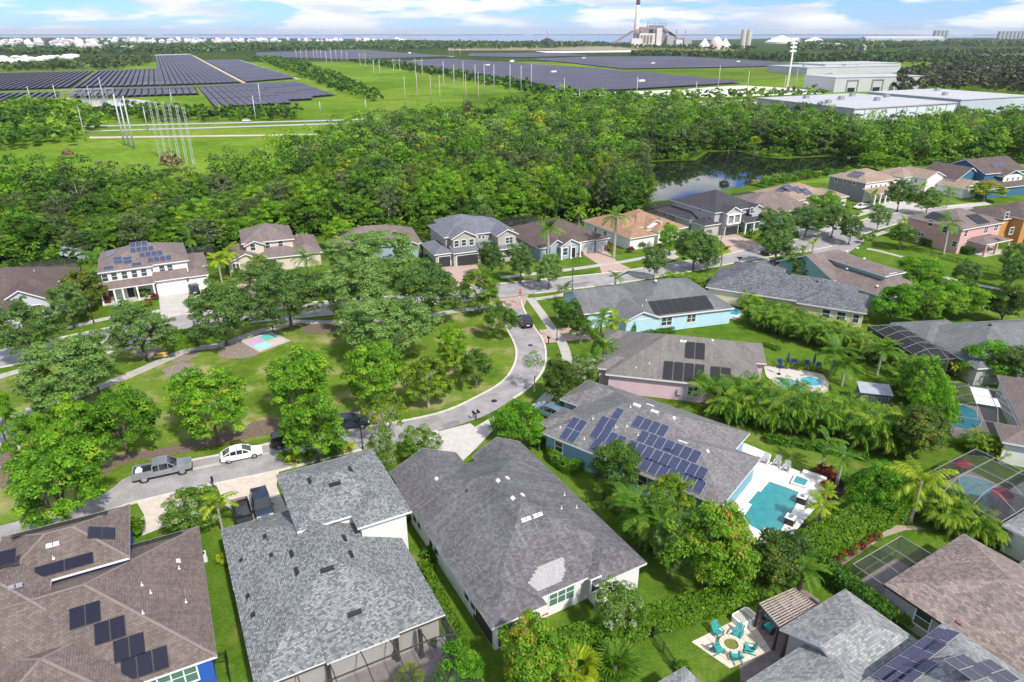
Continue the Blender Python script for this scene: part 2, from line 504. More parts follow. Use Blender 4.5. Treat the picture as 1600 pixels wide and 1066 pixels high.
leaf_mat('palm_leaves', [(.05, (0.034, 0.101, 0.010)), (.5, (0.112, 0.266, 0.021)), (.9, (0.283, 0.428, 0.039))])
leaf_mat('areca_leaves', [(.05, (0.021, 0.077, 0.007)), (.45, (0.088, 0.239, 0.014)), (.75, (0.188, 0.376, 0.024)), (1.1, (0.398, 0.491, 0.048))])
leaf_mat('palm_leaves_yellow', [(.05, (0.082, 0.171, 0.009)), (.45, (0.234, 0.376, 0.016)), (.75, (0.500, 0.581, 0.035)), (1, (0.630, 0.649, 0.058))])
leaf_mat('silver_leaves', [(.05, (0.180, 0.240, 0.240)), (.5, (0.360, 0.430, 0.430)), (.9, (0.550, 0.600, 0.600))], .15)
leaf_mat('red_leaves', [(.05, (0.066, 0.017, 0.013)), (.5, (0.220, 0.039, 0.028)), (.9, (0.396, 0.110, 0.044))])
leaf_mat('orange_leaves', [(.05, (0.110, 0.088, 0.013)), (.5, (0.330, 0.176, 0.028)), (.9, (0.528, 0.330, 0.055))])
leaf_mat('dry_leaves', [(.05, (0.140, 0.100, 0.050)), (.5, (0.300, 0.220, 0.120)), (.9, (0.420, 0.330, 0.200))])

KIND = {}
def tree_kind(key, mat, n, seed, R=4.4, Rz=3.3, trunk=2.2, zc=4.7, nclump=70, per=115, cr=1.15, size=.21, bark='bark', r0=.2, open_=.5, low=-.45, nl=7):
    out = []
    for i in range(n):
        rng = np.random.default_rng(seed + i * 17)
        V, t, cc = crown_leaves(rng, R, Rz, zc, nclump, per, cr, size, low, open_)
        out.append((quads_mesh('crown_' + key, V, t, M[mat]), trunk_mesh('trunk_' + key, rng, trunk, zc, R, cc, M[bark], r0, nl)))
    KIND[key] = out

tree_kind('oak', 'oak_leaves', 4, 100, R=4.4, Rz=3.9, zc=4.9, nclump=165, per=115, cr=.72, size=.135, open_=.5, low=-.7)
tree_kind('maple', 'maple_leaves', 4, 200, R=4.2, Rz=4.0, zc=4.9, trunk=2.4, nclump=130, per=112, cr=.78, size=.15, low=-.65)
tree_kind('yellow', 'yellow_leaves', 2, 300, R=4.0, Rz=3.6, zc=5.0, trunk=2.4, nclump=100, per=105, cr=.72, size=.155, bark='bark_pale', low=-.6)
tree_kind('crape', 'crape_leaves', 3, 400, R=3.6, Rz=3.2, zc=4.4, trunk=1.6, nclump=105, per=120, cr=.8, size=.135, bark='bark_pale', r0=.12, low=-.6)
tree_kind('bright', 'bright_leaves', 2, 500, R=3.6, Rz=3.0, zc=3.4, trunk=1.2, nclump=110, per=120, cr=.8, size=.14)
tree_kind('magnolia', 'magnolia_leaves', 2, 600, R=3.2, Rz=3.8, zc=4.4, trunk=1.5, nclump=100, per=110, cr=.9, size=.165, low=-.7)
tree_kind('redtip', 'red_tip_leaves', 2, 700, R=4.0, Rz=3.6, zc=4.3, trunk=1.6, nclump=115, per=120, cr=.9, size=.16, low=-.6)
tree_kind('sparse', 'yellow_leaves', 1, 800, R=3.8, Rz=3.4, zc=5.0, trunk=2.4, nclump=40, per=55, cr=1.0, size=.18, bark='bark_pale', open_=.4, nl=14)
tree_kind('forest', 'forest_leaves', 6, 900, R=4.8, Rz=4.9, zc=5.9, trunk=4.0, nclump=118, per=74, cr=1.0, size=.22, r0=.2, low=-.9)
tree_kind('olive', 'forest_leaves_olive', 3, 1000, R=4.8, Rz=4.8, zc=5.9, trunk=4.5, nclump=90, per=62, cr=.95, size=.21, bark='bark_pale', r0=.2, low=-.9, nl=14)
tree_kind('casuarina', 'casuarina_leaves', 2, 1100, R=3.6, Rz=6.0, zc=8.0, trunk=6.0, nclump=70, per=50, cr=1.2, size=.4, r0=.22, low=-.9)

def crown_dim(key):
    me = KIND[key][0][0]
    co = np.empty(len(me.vertices) * 3, np.float32); me.vertices.foreach_get('co', co); co = co.reshape(-1, 3)
    return (np.percentile(np.hypot(co[:, 0], co[:, 1]), 97.5) * 2, co[:, 2].min(), np.percentile(co[:, 2], 99.5))
DIM = {k: crown_dim(k) for k in KIND}

TREES = []
def place_tree(key, p, diam, h, label, name='tree', group=None, rng=RND, cat='tree', variant=None):
    D, z0, z1 = DIM[key]
    i = rng.randrange(len(KIND[key])) if variant is None else variant
    cm, tm = KIND[key][i]
    e = thing(name, label, cat, (p[0], p[1], 0), rng.uniform(0, 6.28), group)
    e.scale = (diam / D, diam / D, h / z1)
    link('crown', cm, e); link('trunk', tm, e)
    TREES.append((p[0], p[1], diam / 2))
    return e

def tree_px(key, u, v, wpx, h, label, name='tree', group=None, cat='tree'):
    """u, v: middle of the crown in the picture, wpx: its width there"""
    D, z0, z1 = DIM[key]
    zc = h * .58
    p = G(u, v, zc)
    return place_tree(key, p, wpx * depth(p) / FPX, h, label, name, group, cat=cat)

# ---- palms
def frond_quads(L, a0, a1, n, leaflen, width, rng, vee=.35, hang=.3):
    """one feather frond growing along +x: a0/a1 start and end angle of the stalk"""
    V, T = [], []
    p = np.zeros(3); N = n
    ds = L / N
    for i in range(N):
        t = i / (N - 1); a = a0 + (a1 - a0) * t ** 1.2
        d = np.array([math.cos(a), 0, math.sin(a)]); up = np.array([-math.sin(a), 0, math.cos(a)])
        q = p + d * ds
        side = np.array([0, 1, 0])
        V.append([p - side * .03, p + side * .03, q + side * .025, q - side * .025]); T.append(.75)
        if t > .12:
            ll = leaflen * (math.sin(math.pi * min(1, (t * .9 + .1))) ** .6 * .85 + .15)
            for s in (-1, 1):
                o = nrm((side * s * 1.0 + d * .65 + up * vee * rng.uniform(.4, 1.3) + np.array([0, 0, -hang * rng.uniform(.5, 1.5)]))[None])[0]
                tip = p + o * ll * rng.uniform(.85, 1.1); tip[2] -= ll * hang * .5
                mid = p + o * ll * .45
                w = d * width
                V.append([p, mid + w, tip, mid - w]); T.append(.5 + rng.normal() * .14)
        p = q
    return np.array(V), np.array(T)

def rot_quads(V, az, tilt=0.0, off=(0, 0, 0)):
    c, s = math.cos(tilt), math.sin(tilt)
    R1 = np.array([[c, 0, -s], [0, 1, 0], [s, 0, c]])
    c, s = math.cos(az), math.sin(az)
    R2 = np.array([[c, -s, 0], [s, c, 0], [0, 0, 1]])
    return V @ (R2 @ R1).T + np.array(off)

def frond_set(key, mat, L, leaflen, n, width, hang=.3):
    rng = np.random.default_rng(len(key) * 31)
    out = []
    for a0, a1 in ((1.15, .1), (.75, -.5), (.35, -.95), (.0, -1.25)):
        V, T = frond_quads(L, a0, a1, n, leaflen, width, rng, hang=hang)
        out.append(quads_mesh('frond_' + key, V, T, M[mat]))
    FROND[key] = out
FROND = {}
frond_set('royal', 'palm_leaves', 3.8, .85, 30, .085)
frond_set('queen', 'palm_leaves_yellow', 2.9, .75, 26, .08, .5)
frond_set('coconut', 'palm_leaves_yellow', 4.3, .95, 30, .09, .55)
frond_set('date', 'palm_leaves', 2.9, .5, 28, .05, .05)
frond_set('silver', 'silver_leaves', 1.7, .8, 10, .10, .0)

TRUNKS = {}
def palm(kind, p, h, label, n=15, size=1.0, trunk='palm_trunk', r=.16, name='palm_tree', lean=.0, group=None):
    e = thing(name, label, 'palm', (p[0], p[1], 0), RND.uniform(0, 6.28), group)
    key = (kind, round(h, 1), trunk, lean)
    if key not in TRUNKS:
        mb = MB()
        mb.tube([(0, 0, -.1), (0, 0, .3), (lean * .3, 0, h * .4), (lean * .7, 0, h * .75), (lean, 0, h)], [r * 1.6, r * 1.15, r * 1.2, r, r * .8], 9)
        TRUNKS[key] = mb.mesh('palm_trunk', M[trunk], True)
    link('trunk', TRUNKS[key], e)
    fr = FROND[kind]
    for i in range(n):
        f = link('frond', fr[(i * 7 + i // 4) % 4], e, (lean, 0, h - .05))
        f.rotation_euler = (RND.uniform(-.15, .15), RND.uniform(-.15, .15), i * 2.399 + RND.uniform(-.2, .2))
        s = size * RND.uniform(.85, 1.12); f.scale = (s, s, s)
    return e

def palm_px(kind, u, v, h, label, **k):
    """u, v: the heart of the palm's head in the picture"""
    return palm(kind, G(u, v, h), h, label, **k)

def areca_mesh(seed, R, h, nst, mat='areca_leaves'):
    rng = np.random.default_rng(seed); Vs, Ts = [], []; stems = MB()
    for k in range(nst):
        a = rng.uniform(0, 6.28); rr = R * .5 * math.sqrt(rng.uniform())
        bx, by = rr * math.cos(a), rr * math.sin(a)
        hh = h * rng.uniform(.10, .58)
        tx, ty = bx * 1.5, by * 1.5
        stems.tube([(bx, by, 0), (tx, ty, hh)], [.045, .035], 5)
        for j in range(5):
            az = a + rng.normal() * .9 if rng.uniform() < .7 else rng.uniform(0, 6.28)
            V, T = frond_quads(h * rng.uniform(.46, .64), rng.uniform(.9, 1.4), rng.uniform(-1.3, -.4), 17, h * .11, .055, rng, hang=.75)
            Vs.append(rot_quads(V, az, 0, (tx, ty, hh))); Ts.append(T + rng.normal() * .22 + .04)
    return quads_mesh('areca_foliage', np.concatenate(Vs), np.concatenate(Ts), M[mat]), stems.mesh('areca_stems', M['palm_trunk_dark'])
ARECA = [areca_mesh(50 + i, 1.7, 5.0, 15) for i in range(4)]
ARECA_G = [areca_mesh(70 + i, 1.7, 5.0, 15, 'palm_leaves') for i in range(2)]
ARECA_Y = [areca_mesh(90 + i, 1.6, 4.0, 11, 'palm_leaves_yellow') for i in range(2)]

def areca(p, h, label, name='areca_palm', group=None, pool=None, cat='palm', w=1.0):
    f, s = RND.choice(pool or ARECA)
    e = thing(name, label, cat, (p[0], p[1], 0), RND.uniform(0, 6.28), group)
    k = h / 5.0; e.scale = (k * w, k * w, k)
    link('foliage', f, e); link('stem', s, e)
    return e

def fan_mesh(seed, mat, R=1.2, h=1.6, nf=26, blades=16):
    rng = np.random.default_rng(seed); Vs, Ts = [], []
    for k in range(nf):
        az = k * 2.399; el = rng.uniform(-.3, 1.35)
        d = np.array([math.cos(az) * math.cos(el), math.sin(az) * math.cos(el), math.sin(el)])
        base = np.array([0, 0, h]) + d * R * .45
        s = nrm(np.cross(d, [0, 0, 1])[None])[0]; n = np.cross(s, d)
        for j in range(blades):
            a = (j / (blades - 1) - .5) * 3.6
            o = d * math.cos(a) + s * math.sin(a)
            tip = base + o * R * .75 - np.array([0, 0, .2 * R * rng.uniform()])
            mid = base + o * R * .4
            w = np.cross(o, n) * .045 * R
            Vs.append([base, mid + w, tip, mid - w]); Ts.append(.5 + rng.normal() * .15)
    return quads_mesh('fan_foliage', np.array(Vs), np.array(Ts), M[mat])
FAN = {'green': [fan_mesh(5, 'palm_leaves'), fan_mesh(6, 'palm_leaves')], 'yellow': [fan_mesh(7, 'palm_leaves_yellow')], 'dry': [fan_mesh(8, 'dry_leaves')]}
def fan_palm(p, trunk, size, label, col='green', name='fan_palm', group=None):
    e = thing(name, label, 'palm', (p[0], p[1], 0), RND.uniform(0, 6.28), group)
    hd = link('foliage', RND.choice(FAN[col]), e, (0, 0, trunk - 1.6 * size)); hd.scale = (size,) * 3
    MB().tube([(0, 0, -.1), (0, 0, trunk)], [.2, .16], 8).build('trunk', M['palm_trunk_dark'], e, smooth=True)
    return e

# ---- hedges and shrubs
pm('hedge_core', (.03, .06, .012), .95, .3, 5.0)
def hedge(pts, w, h, label, mat='hedge_leaves', size=.13, dens=120, name='hedge', group=None, z0=.0):
    rng = np.random.default_rng(int(abs(pts[0][0] * 13 + pts[0][1] * 7)) + 3)
    p = [Vector((a[0], a[1], 0)) for a in pts]
    C, Nv = [], []
    core = MB()
    for a, b in zip(p[:-1], p[1:]):
        d = (b - a); L = d.length; d.normalize(); s = Vector((-d.y, d.x, 0))
        k = int(L * (w + 2 * h) * dens) + 8
        t = rng.uniform(-w * .35 / max(L, .1), 1 + w * .35 / max(L, .1), k); q = rng.uniform(0, w + 2 * h, k)
        bulge = .10 * np.sin(t * L * 1.3) + .07 * np.sin(t * L * 3.1 + 1) + rng.normal(size=k) * .06
        for i in range(k):
            base = a + d * (t[i] * L)
            if q[i] < h: c = base + s * (w / 2 + bulge[i]) + Vector((0, 0, q[i])); n = s + Vector((0, 0, .5))
            elif q[i] < h + w: c = base + s * (w / 2 - (q[i] - h)) + Vector((0, 0, h + bulge[i])); n = Vector((0, 0, 1))
            else: c = base - s * (w / 2 + bulge[i]) + Vector((0, 0, q[i] - h - w)); n = -s + Vector((0, 0, .5))
            C.append(c); Nv.append(n)
        e0, e1 = a + d * .1, b - d * .1
        ww = w * .36
        core.prism([e0 + s * ww, e0 - s * ww, e1 - s * ww, e1 + s * ww][::-1], .0, h * .82)
    C = np.array([tuple(c) for c in C]); Nv = nrm(np.array([tuple(n) for n in Nv]) + rng.normal(size=C.shape) * .5)
    o = p[0]
    C -= np.array([o.x, o.y, 0])
    e = thing(name, label, 'hedge', (o.x, o.y, z0), 0, group)
    core.v = [(x - o.x, y - o.y, z) for x, y, z in core.v]
    link('foliage', quads_mesh('hedge_foliage', leaf_quads(C, Nv, size * rng.uniform(.7, 1.4, len(C)), .6, rng), .5 + rng.normal(size=len(C)) * .17, M[mat]), e)
    core.build('branches', M['hedge_core'], e)
    return e

def shrub_mesh(seed, mat, n=520, R=.8, Rz=.75, size=.11):
    rng = np.random.default_rng(seed)
    V, t, cc = crown_leaves(rng, R * .8, Rz * .8, Rz * .75, 26, n // 26, R * .34, size, -.3, .5)
    return quads_mesh('shrub_foliage', V, t, M[mat])
SHRUB = {k: [shrub_mesh(20 + i, m) for i in range(2)] for k, m in dict(green='hedge_leaves_dark', bright='hedge_leaves', red='red_leaves', orange='orange_leaves', yellow='palm_leaves_yellow', silver='silver_leaves', crape='crape_leaves', dry='dry_leaves').items()}
def shrub(kind, p, d, label, name='shrub', group=None, h=None, cat='shrub'):
    e = tag(link(name, RND.choice(SHRUB[kind]), None, (p[0], p[1], 0), RND.uniform(0, 6.28)), label, cat, group)
    k = d / 1.6; e.scale = (k, k, (h / 1.35) if h else k)
    return e

# ---- woods as masses
def inside(poly, x, y):
    r = np.zeros(len(x), bool); n = len(poly)
    for i in range(n):
        x0, y0 = poly[i][0], poly[i][1]; x1, y1 = poly[(i + 1) % n][0], poly[(i + 1) % n][1]
        if y0 == y1: continue
        c = ((y0 > y) != (y1 > y)) & (x < (x1 - x0) * (y - y0) / (y1 - y0) + x0)
        r ^= c
    return r

def scatter(poly, sp, rng, jit=.42):
    xs = [p[0] for p in poly]; ys = [p[1] for p in poly]
    gx, gy = np.meshgrid(np.arange(min(xs), max(xs), sp), np.arange(min(ys), max(ys), sp * .9))
    gx = gx + (np.arange(gx.shape[0]) % 2)[:, None] * sp * .5
    x = gx.ravel() + rng.uniform(-jit, jit, gx.size) * sp; y = gx.ravel() * 0 + gy.ravel() + rng.uniform(-jit, jit, gx.size) * sp
    k = inside(poly, x, y)
    return np.stack([x[k], y[k]], 1)

def wood_mass(name, label, P, hlo, hhi, wfac, nleaf, size, mat, seed, cat='woodland'):
    """many trees that read as one mass: crowns of leaf clumps in one mesh"""
    rng = np.random.default_rng(seed); n = len(P)
    h = rng.uniform(hlo, hhi, n); R = h * wfac * rng.uniform(.8, 1.25, n)
    ncl = max(5, nleaf // 24); per = max(3, nleaf // ncl)
    d = nrm(rng.normal(size=(n * ncl, 3))); d[:, 2] = np.abs(d[:, 2]) * 1.65 - .75
    ti = np.repeat(np.arange(n), ncl)
    cc = d * np.stack([R[ti], R[ti], h[ti] * .50], 1) * rng.uniform(.5, .9, len(d))[:, None]
    cc[:, 0] += P[ti, 0]; cc[:, 1] += P[ti, 1]; cc[:, 2] += h[ti] * .50
    ci = np.repeat(np.arange(len(cc)), per); cr = R[ti] * .34 * rng.uniform(.7, 1.3, len(cc))
    e = nrm(rng.normal(size=(len(ci), 3))); e[:, 2] = np.where(e[:, 2] < -.2, -e[:, 2], e[:, 2])
    C = cc[ci] + e * (cr[ci] * rng.uniform(.4, 1, len(ci)) ** .5)[:, None] * np.array([1, 1, .75])
    C[:, 2] = np.maximum(C[:, 2], .2)
    Nv = nrm(e * .7 + np.array([0, 0, .5]) + rng.normal(size=e.shape) * .4)
    tint = .45 + rng.normal(size=len(ci)) * .10 + (rng.normal(size=len(cc)) * .10)[ci] + (rng.normal(size=n) * .22)[ti][ci]
    V = leaf_quads(C, Nv, size * rng.uniform(.7, 1.3, len(C)), .62, rng)
    o = link(name, quads_mesh(name, V, tint, M[mat]))
    return tag(o, label, cat, None, 'stuff')

# ------------------------------------------------------------------ ground, water, roads
def W(pts, z=0.0):
    """survey points -> ground points; 2-tuples of px, or ready Vectors"""
    return [p if isinstance(p, Vector) else G(p[0], p[1], 0) for p in pts]

def smooth(P, k=3):
    """Catmull-Rom through P"""
    out = []; n = len(P)
    for i in range(n - 1):
        p0, p1, p2, p3 = P[max(i - 1, 0)], P[i], P[i + 1], P[min(i + 2, n - 1)]
        for j in range(k):
            t = j / k
            out.append(.5 * ((2 * p1) + (p2 - p0) * t + (2 * p0 - 5 * p1 + 4 * p2 - p3) * t * t + (3 * p1 - p0 - 3 * p2 + p3) * t ** 3))
    out.append(P[-1])
    return out

def ragged(P, amp, step=.45):
    """uneven outline for beds and worn patches"""
    P = smooth(P + P[:1], 4); rr = random.Random(int(P[0].x * 10)); out = []
    for a, b in zip(P[:-1], P[1:]):
        n = max(1, int((b - a).length / step))
        for i in range(n): out.append(a.lerp(b, i / n) + Vector((rr.gauss(0, amp), rr.gauss(0, amp), 0)))
    return out

def sheet(name, pts, z, mat, kind='structure', label=None, cat=None, parent=None, group=None, rag=0):
    P = W(pts)
    if rag: P = ragged(P, rag)
    mb = MB(); mb.poly([(p.x, p.y, z) for p in P])
    me = mb.mesh(name, mat)
    if me.polygons[0].normal.z < 0: me.flip_normals()
    o = link(name, me, parent)
    return tag(o, label, cat, group, kind)

def wpoly(pts):
    return [Vector((x, y, 0)) for x, y in pts]

sheet('ground', wpoly([(-30000, -400), (30000, -400), (30000, 40000), (-30000, 40000)]), 0.0, LAWN)
sheet('meadow', wpoly([(-900, 232), (900, 232), (2500, 1300), (-2500, 1300)]), .02, FIELD)
sheet('far_land', wpoly([(-6000, 1300), (6000, 1300), (30000, 39000), (-30000, 39000)]), .06, FARG)
water_mat('sea_water', (.10, .17, .30), .25, .002, .3)
sheet('sea', [(-3500, 58.6), (0, 58.6), (400, 60), (560, 61), (700, 64), (800, 66.4), (900, 67.2), (1000, 66), (1100, 62.5), (1200, 60.5), (1600, 58.8), (4800, 58.6)] + wpoly([(30000, 39500), (-30000, 39500)]), .6, M['sea_water'])
# opposite shore, low on the horizon
mb = MB()
rng = random.Random(3)
x = -16000
while x < 17000:
    w = rng.uniform(500, 1900); y = rng.uniform(15500, 17500); h = rng.uniform(8, 26)
    mb.prism([(x, y), (x + w, y - 150), (x + w * 1.1, y + 500), (x + w * .1, y + 600)], .0, h)
    x += w * rng.uniform(.5, 1.3)
tag(mb.build('far_shore', pm('far_shore_blue', (.10, .14, .17), .9)), kind='structure')

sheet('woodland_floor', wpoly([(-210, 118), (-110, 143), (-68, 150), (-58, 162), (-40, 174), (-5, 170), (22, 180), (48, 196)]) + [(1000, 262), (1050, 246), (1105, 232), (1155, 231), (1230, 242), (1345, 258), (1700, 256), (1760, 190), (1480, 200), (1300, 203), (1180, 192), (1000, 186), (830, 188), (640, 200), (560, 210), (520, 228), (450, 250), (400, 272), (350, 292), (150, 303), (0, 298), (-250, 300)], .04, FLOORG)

# the pond
water_mat('pond_water', (.012, .016, .012), .035, .35, .05, .6)
POND = [(1012, 316), (1000, 300), (1003, 275), (1010, 254), (1045, 252), (1087, 251), (1107, 238), (1150, 236.5), (1200, 247), (1229, 248.5), (1270, 246), (1310, 243.5), (1345, 246), (1340, 258), (1290, 272), (1240, 279), (1180, 288), (1100, 303), (1050, 312)]
sheet('pond_bank', [(1000, 322), (985, 302), (990, 268), (1003, 251.5), (1045, 250), (1085, 249), (1105, 235.5), (1153, 234.5), (1202, 245), (1229, 246.8), (1270, 244), (1310, 241.5), (1349, 244), (1346, 260), (1295, 277), (1240, 285), (1180, 294), (1100, 309), (1050, 318)], .06, SCRUBG)
sheet('pond', POND, .09, M['pond_water'])

# streets
KERB = M['kerb_concrete']
def ribbon(name, A, B, z, mat, parent=None, kind='structure', label=None, cat=None):
    A, B = W(A), W(B)
    mb = MB()
    return sheet(name, A + B[::-1], z, mat, kind, label, cat, parent)

def kerb_line(pts, w=.32, h=.13, name='kerb'):
    P = smooth(W(pts), 3); mb = MB()
    for a, b in zip(P[:-1], P[1:]):
        d = (b - a)
        if d.length < .02: continue
        d.normalize(); s = Vector((-d.y, d.x, 0)) * w / 2
        mb.prism([a - s, b - s + d * .02, b + s + d * .02, a + s], 0.0, h)
    return tag(mb.build(name, KERB), kind='structure')

# upper street
US_lo = [(-120, 602), (0, 575), (60, 565), (137, 554), (195, 540), (300, 516), (400, 504), (500, 494), (615, 483), (700, 474), (780, 466)]
US_lo2 = [(835, 459), (896, 452), (960, 444), (1060, 428), (1144, 412), (1196, 403), (1260, 393), (1300, 385)]
US_hi = [(-120, 570), (0, 548), (109, 525), (172, 512), (253, 497), (320, 487), (400, 478), (500, 472), (615, 463), (700, 455), (787, 443), (939, 428), (1012, 418), (1060, 410), (1144, 396), (1194, 384), (1245, 374), (1320, 354), (1358, 341), (1391, 335), (1440, 328), (1520, 318)]
us_end = [(1350, 366), (1395, 352), (1440, 343), (1520, 331)]
A = smooth(W(US_lo + US_lo2 + us_end), 3); B = smooth(W(US_hi), 3)
sheet('upper_street', A + B[::-1], .03, M['asphalt'])
kerb_line(US_lo); kerb_line(US_lo2); kerb_line(US_hi); kerb_line(us_end)
# side street leaving the upper street on the far side of the teal house
sheet('side_street', [(1262, 392), (1310, 379), (1344, 367), (1354, 375), (1325, 396), (1290, 404)], .034, M['asphalt'])

# near street with its curve up to the junction
NS_in = [(-60, 838), (60, 806), (159, 774), (207, 741), (299, 720), (346, 711), (439, 690), (540, 673), (637, 657), (698, 642), (746, 620), (785, 597), (803, 572), (807, 550), (801, 531), (793, 516), (789, 495), (786, 470)]
NS_out = [(-60, 885), (60, 842), (171, 800), (214, 785), (336, 757), (436, 736), (540, 709), (620, 691), (683, 674), (733, 659), (768, 645), (802, 623), (827, 606), (848, 580), (853, 556), (849, 534), (836, 514), (824, 495), (816, 478), (812, 464)]
A = smooth(W(NS_in), 3); B = smooth(W(NS_out), 3)
sheet('near_street', A + B[::-1], .036, M['asphalt'])
kerb_line(NS_in[3:], name='kerb'); kerb_line(NS_out[2:9]); kerb_line(NS_out[11:])
ribbon('gutter', [(207, 754), (304, 731), (400, 711), (456, 699), (520, 686)], [(207, 758), (304, 735), (400, 714.5), (456, 702), (520, 689)], .042, M['concrete_pale'])
# brick paved junction mouth
ribbon('paved_crossing', [(786, 481), (780, 467)], [(818, 482), (826, 461)], .045, pm('paver_pink', (.42, .30, .26), .9, .15, 2.0, .1, fine=.2))

rr = random.Random(8)
for (u0, v0, u1, v1) in ((330, 748, 360, 715), (420, 738, 448, 702), (655, 678, 690, 648), (782, 615, 812, 590), (815, 575, 848, 560), (600, 690, 640, 660), (240, 776, 262, 752), (850, 452, 905, 434), (960, 436, 985, 424), (120, 548, 150, 520)):
    a, b = G(u0, v0), G(u1, v1); P = [a.lerp(b, k / 9) + Vector((rr.gauss(0, .12), rr.gauss(0, .12), 0)) for k in range(10)]; s = Vector((.022, .012, 0))
    sheet('crack_seal', [p - s for p in P] + [p + s for p in P[::-1]], .041, M['asphalt_dark'])
for q in ([(500, 700), (540, 690), (548, 698), (508, 709)], [(815, 560), (838, 556), (842, 570), (820, 574)], [(690, 665), (712, 657), (720, 662), (698, 670)], [(870, 448), (915, 440), (918, 444), (874, 452)]):
    sheet('asphalt_patch', q, .0385, M['asphalt_dark'], rag=.02)
for (u, v, r, lab) in ((772, 627, .42, 'round iron manhole cover in the bend of the near street'), (828.5, 540, .4, 'iron drain cover in the street below the parked black truck')):
    p = G(u, v); mb = MB()
    mb.prism([(math.cos(a * .3927) * r, math.sin(a * .3927) * r) for a in range(16)], 0, .018)
    tag(mb.build('manhole_cover', M['black_metal'], None, (p.x, p.y, .036)), lab, 'manhole')

# sidewalks: slabs with joints
def sidewalk(pts, w=1.5, mat='concrete', slab=1.5, h=.055, bed=True):
    P = smooth(W(pts), 4); root = None
    root = tag(link('sidewalk', None), kind='structure')
    # resample at slab length
    L = [0]
    for a, b in zip(P[:-1], P[1:]): L.append(L[-1] + (b - a).length)
    def at(s):
        for i in range(len(P) - 1):
            if L[i + 1] >= s or i == len(P) - 2:
                t = (s - L[i]) / max(1e-6, L[i + 1] - L[i]); return P[i].lerp(P[i + 1], t)
    n = max(1, int(L[-1] / slab)); me = None
    for i in range(n):
        a, b = at(i * L[-1] / n), at((i + 1) * L[-1] / n)
        d = b - a; ln = d.length
        if me is None or abs(ln - me[1]) > .02:
            mb = MB(); mb.box(-ln / 2 + .008, -w / 2, 0, ln / 2 - .008, w / 2, h)
            me = (mb.mesh('slab', M[mat]), ln)
        m = (a + b) / 2
        link('slab', me[0], root, (m.x, m.y, .003 + .004 * (i % 2) + .002 * ((i * 7) % 3)), math.atan2(d.y, d.x))
    return root
sidewalk([(-10, 662), (20, 650), (60, 638), (99, 627), (189, 592), (250, 566), (297, 546), (345, 540), (400, 520), (462, 505)], 1.9)
sidewalk([(-10, 592), (34, 579), (60, 575)], 1.6)
sidewalk([(140, 558), (196, 545), (235, 535)], 1.2, 'concrete_pale')
sidewalk([(105, 513), (172, 497), (250, 486)], 1.5)
sidewalk([(380, 503), (430, 498), (470, 503), (540, 503), (640, 497), (715, 486), (782, 478)], 1.5)
sidewalk([(782, 434), (870, 424), (936, 415), (975, 409), (1040, 397), (1058, 393)], 1.6)
sidewalk([(828, 466), (846, 490), (862, 513), (878, 536), (886, 562), (882, 585)], 1.6)
sidewalk([(835, 468), (870, 463), (892, 458)], 1.4)
sidewalk([(862, 614), (846, 630), (836, 640)], 1.7)
sidewalk([(1125, 376), (1150, 372)], 1.5)
sidewalk([(1190, 372), (1225, 365), (1250, 358)], 1.5)
sidewalk([(1280, 352), (1330, 340), (1370, 328)], 1.4)
sidewalk([(1345, 376), (1370, 367), (1393, 359)], 1.5)
sidewalk([(1355, 389), (1375, 393), (1410, 402)], 1.3)
sidewalk([(1440, 425), (1500, 440), (1560, 452), (1620, 468)], 1.5)

# driveways
pm('paver_beige', (.58, .50, .43), .9, .12, 1.2, .1, fine=.22)
pm('paver_salmon', (.46, .33, .28), .9, .14, 1.5, .1, fine=.22)
pm('paver_white', (.52, .49, .455), .9, .1, 1.5, .1, fine=.15)
sheet('driveway', [(250, 497), (291, 488), (290, 452), (315, 449), (312, 470), (292, 489), (250, 498)], .05, M['concrete_pale'])
sheet('driveway', [(247, 457), (290, 453), (291, 489), (252, 498)], .054, M['concrete_pale'])
sheet('driveway', [(370, 447), (396, 434), (412, 424), (420, 430), (405, 449), (396, 466), (380, 462)], .05, M['paver_salmon'])
sheet('driveway', [(684, 418), (745, 414), (752, 432), (760, 446), (715, 450), (712, 436)], .05, M['paver_salmon'])
sheet('driveway', [(905, 394), (946, 391), (968, 412), (986, 420), (940, 428), (936, 414)], .05, M['paver_salmon'])
sheet('driveway', [(1120, 369), (1143, 364), (1195, 384), (1144, 396)], .05, M['paver_salmon'])
sheet('driveway', [(1010, 392), (1035, 388), (1062, 402), (1036, 412)], .05, M['concrete_pale'])
sheet('driveway', [(1165, 411), (1200, 404), (1222, 416), (1180, 424)], .05, M['concrete_pale'])
sheet('driveway', [(1245, 352), (1290, 342), (1330, 352), (1250, 373)], .05, M['concrete_pale'])
sheet('driveway', [(1345, 330), (1385, 316), (1430, 314), (1445, 327), (1370, 337)], .05, M['concrete_pale'])
sheet('driveway', [(1470, 322), (1540, 316), (1550, 320), (1480, 328)], .05, M['concrete_pale'])
# the drive of the dark hip-roofed house and its neighbours
sheet('driveway', [(640, 686), (683, 675), (735, 662), (742, 668), (772, 650), (775, 668), (745, 700), (720, 724), (700, 708), (660, 705)], .05, M['paver_white'])
sheet('driveway', [(842, 516), (851, 537), (880, 534), (905, 531), (925, 530), (912, 512), (870, 513)], .05, M['paver_salmon'])
sheet('driveway', [(337, 757), (436, 736), (432, 760), (450, 800), (372, 820), (365, 800), (352, 790)], .05, M['paver_beige'])
sheet('driveway', [(214, 786), (290, 767), (300, 790), (262, 822), (222, 838), (216, 815), (226, 806)], .05, M['paver_beige'])

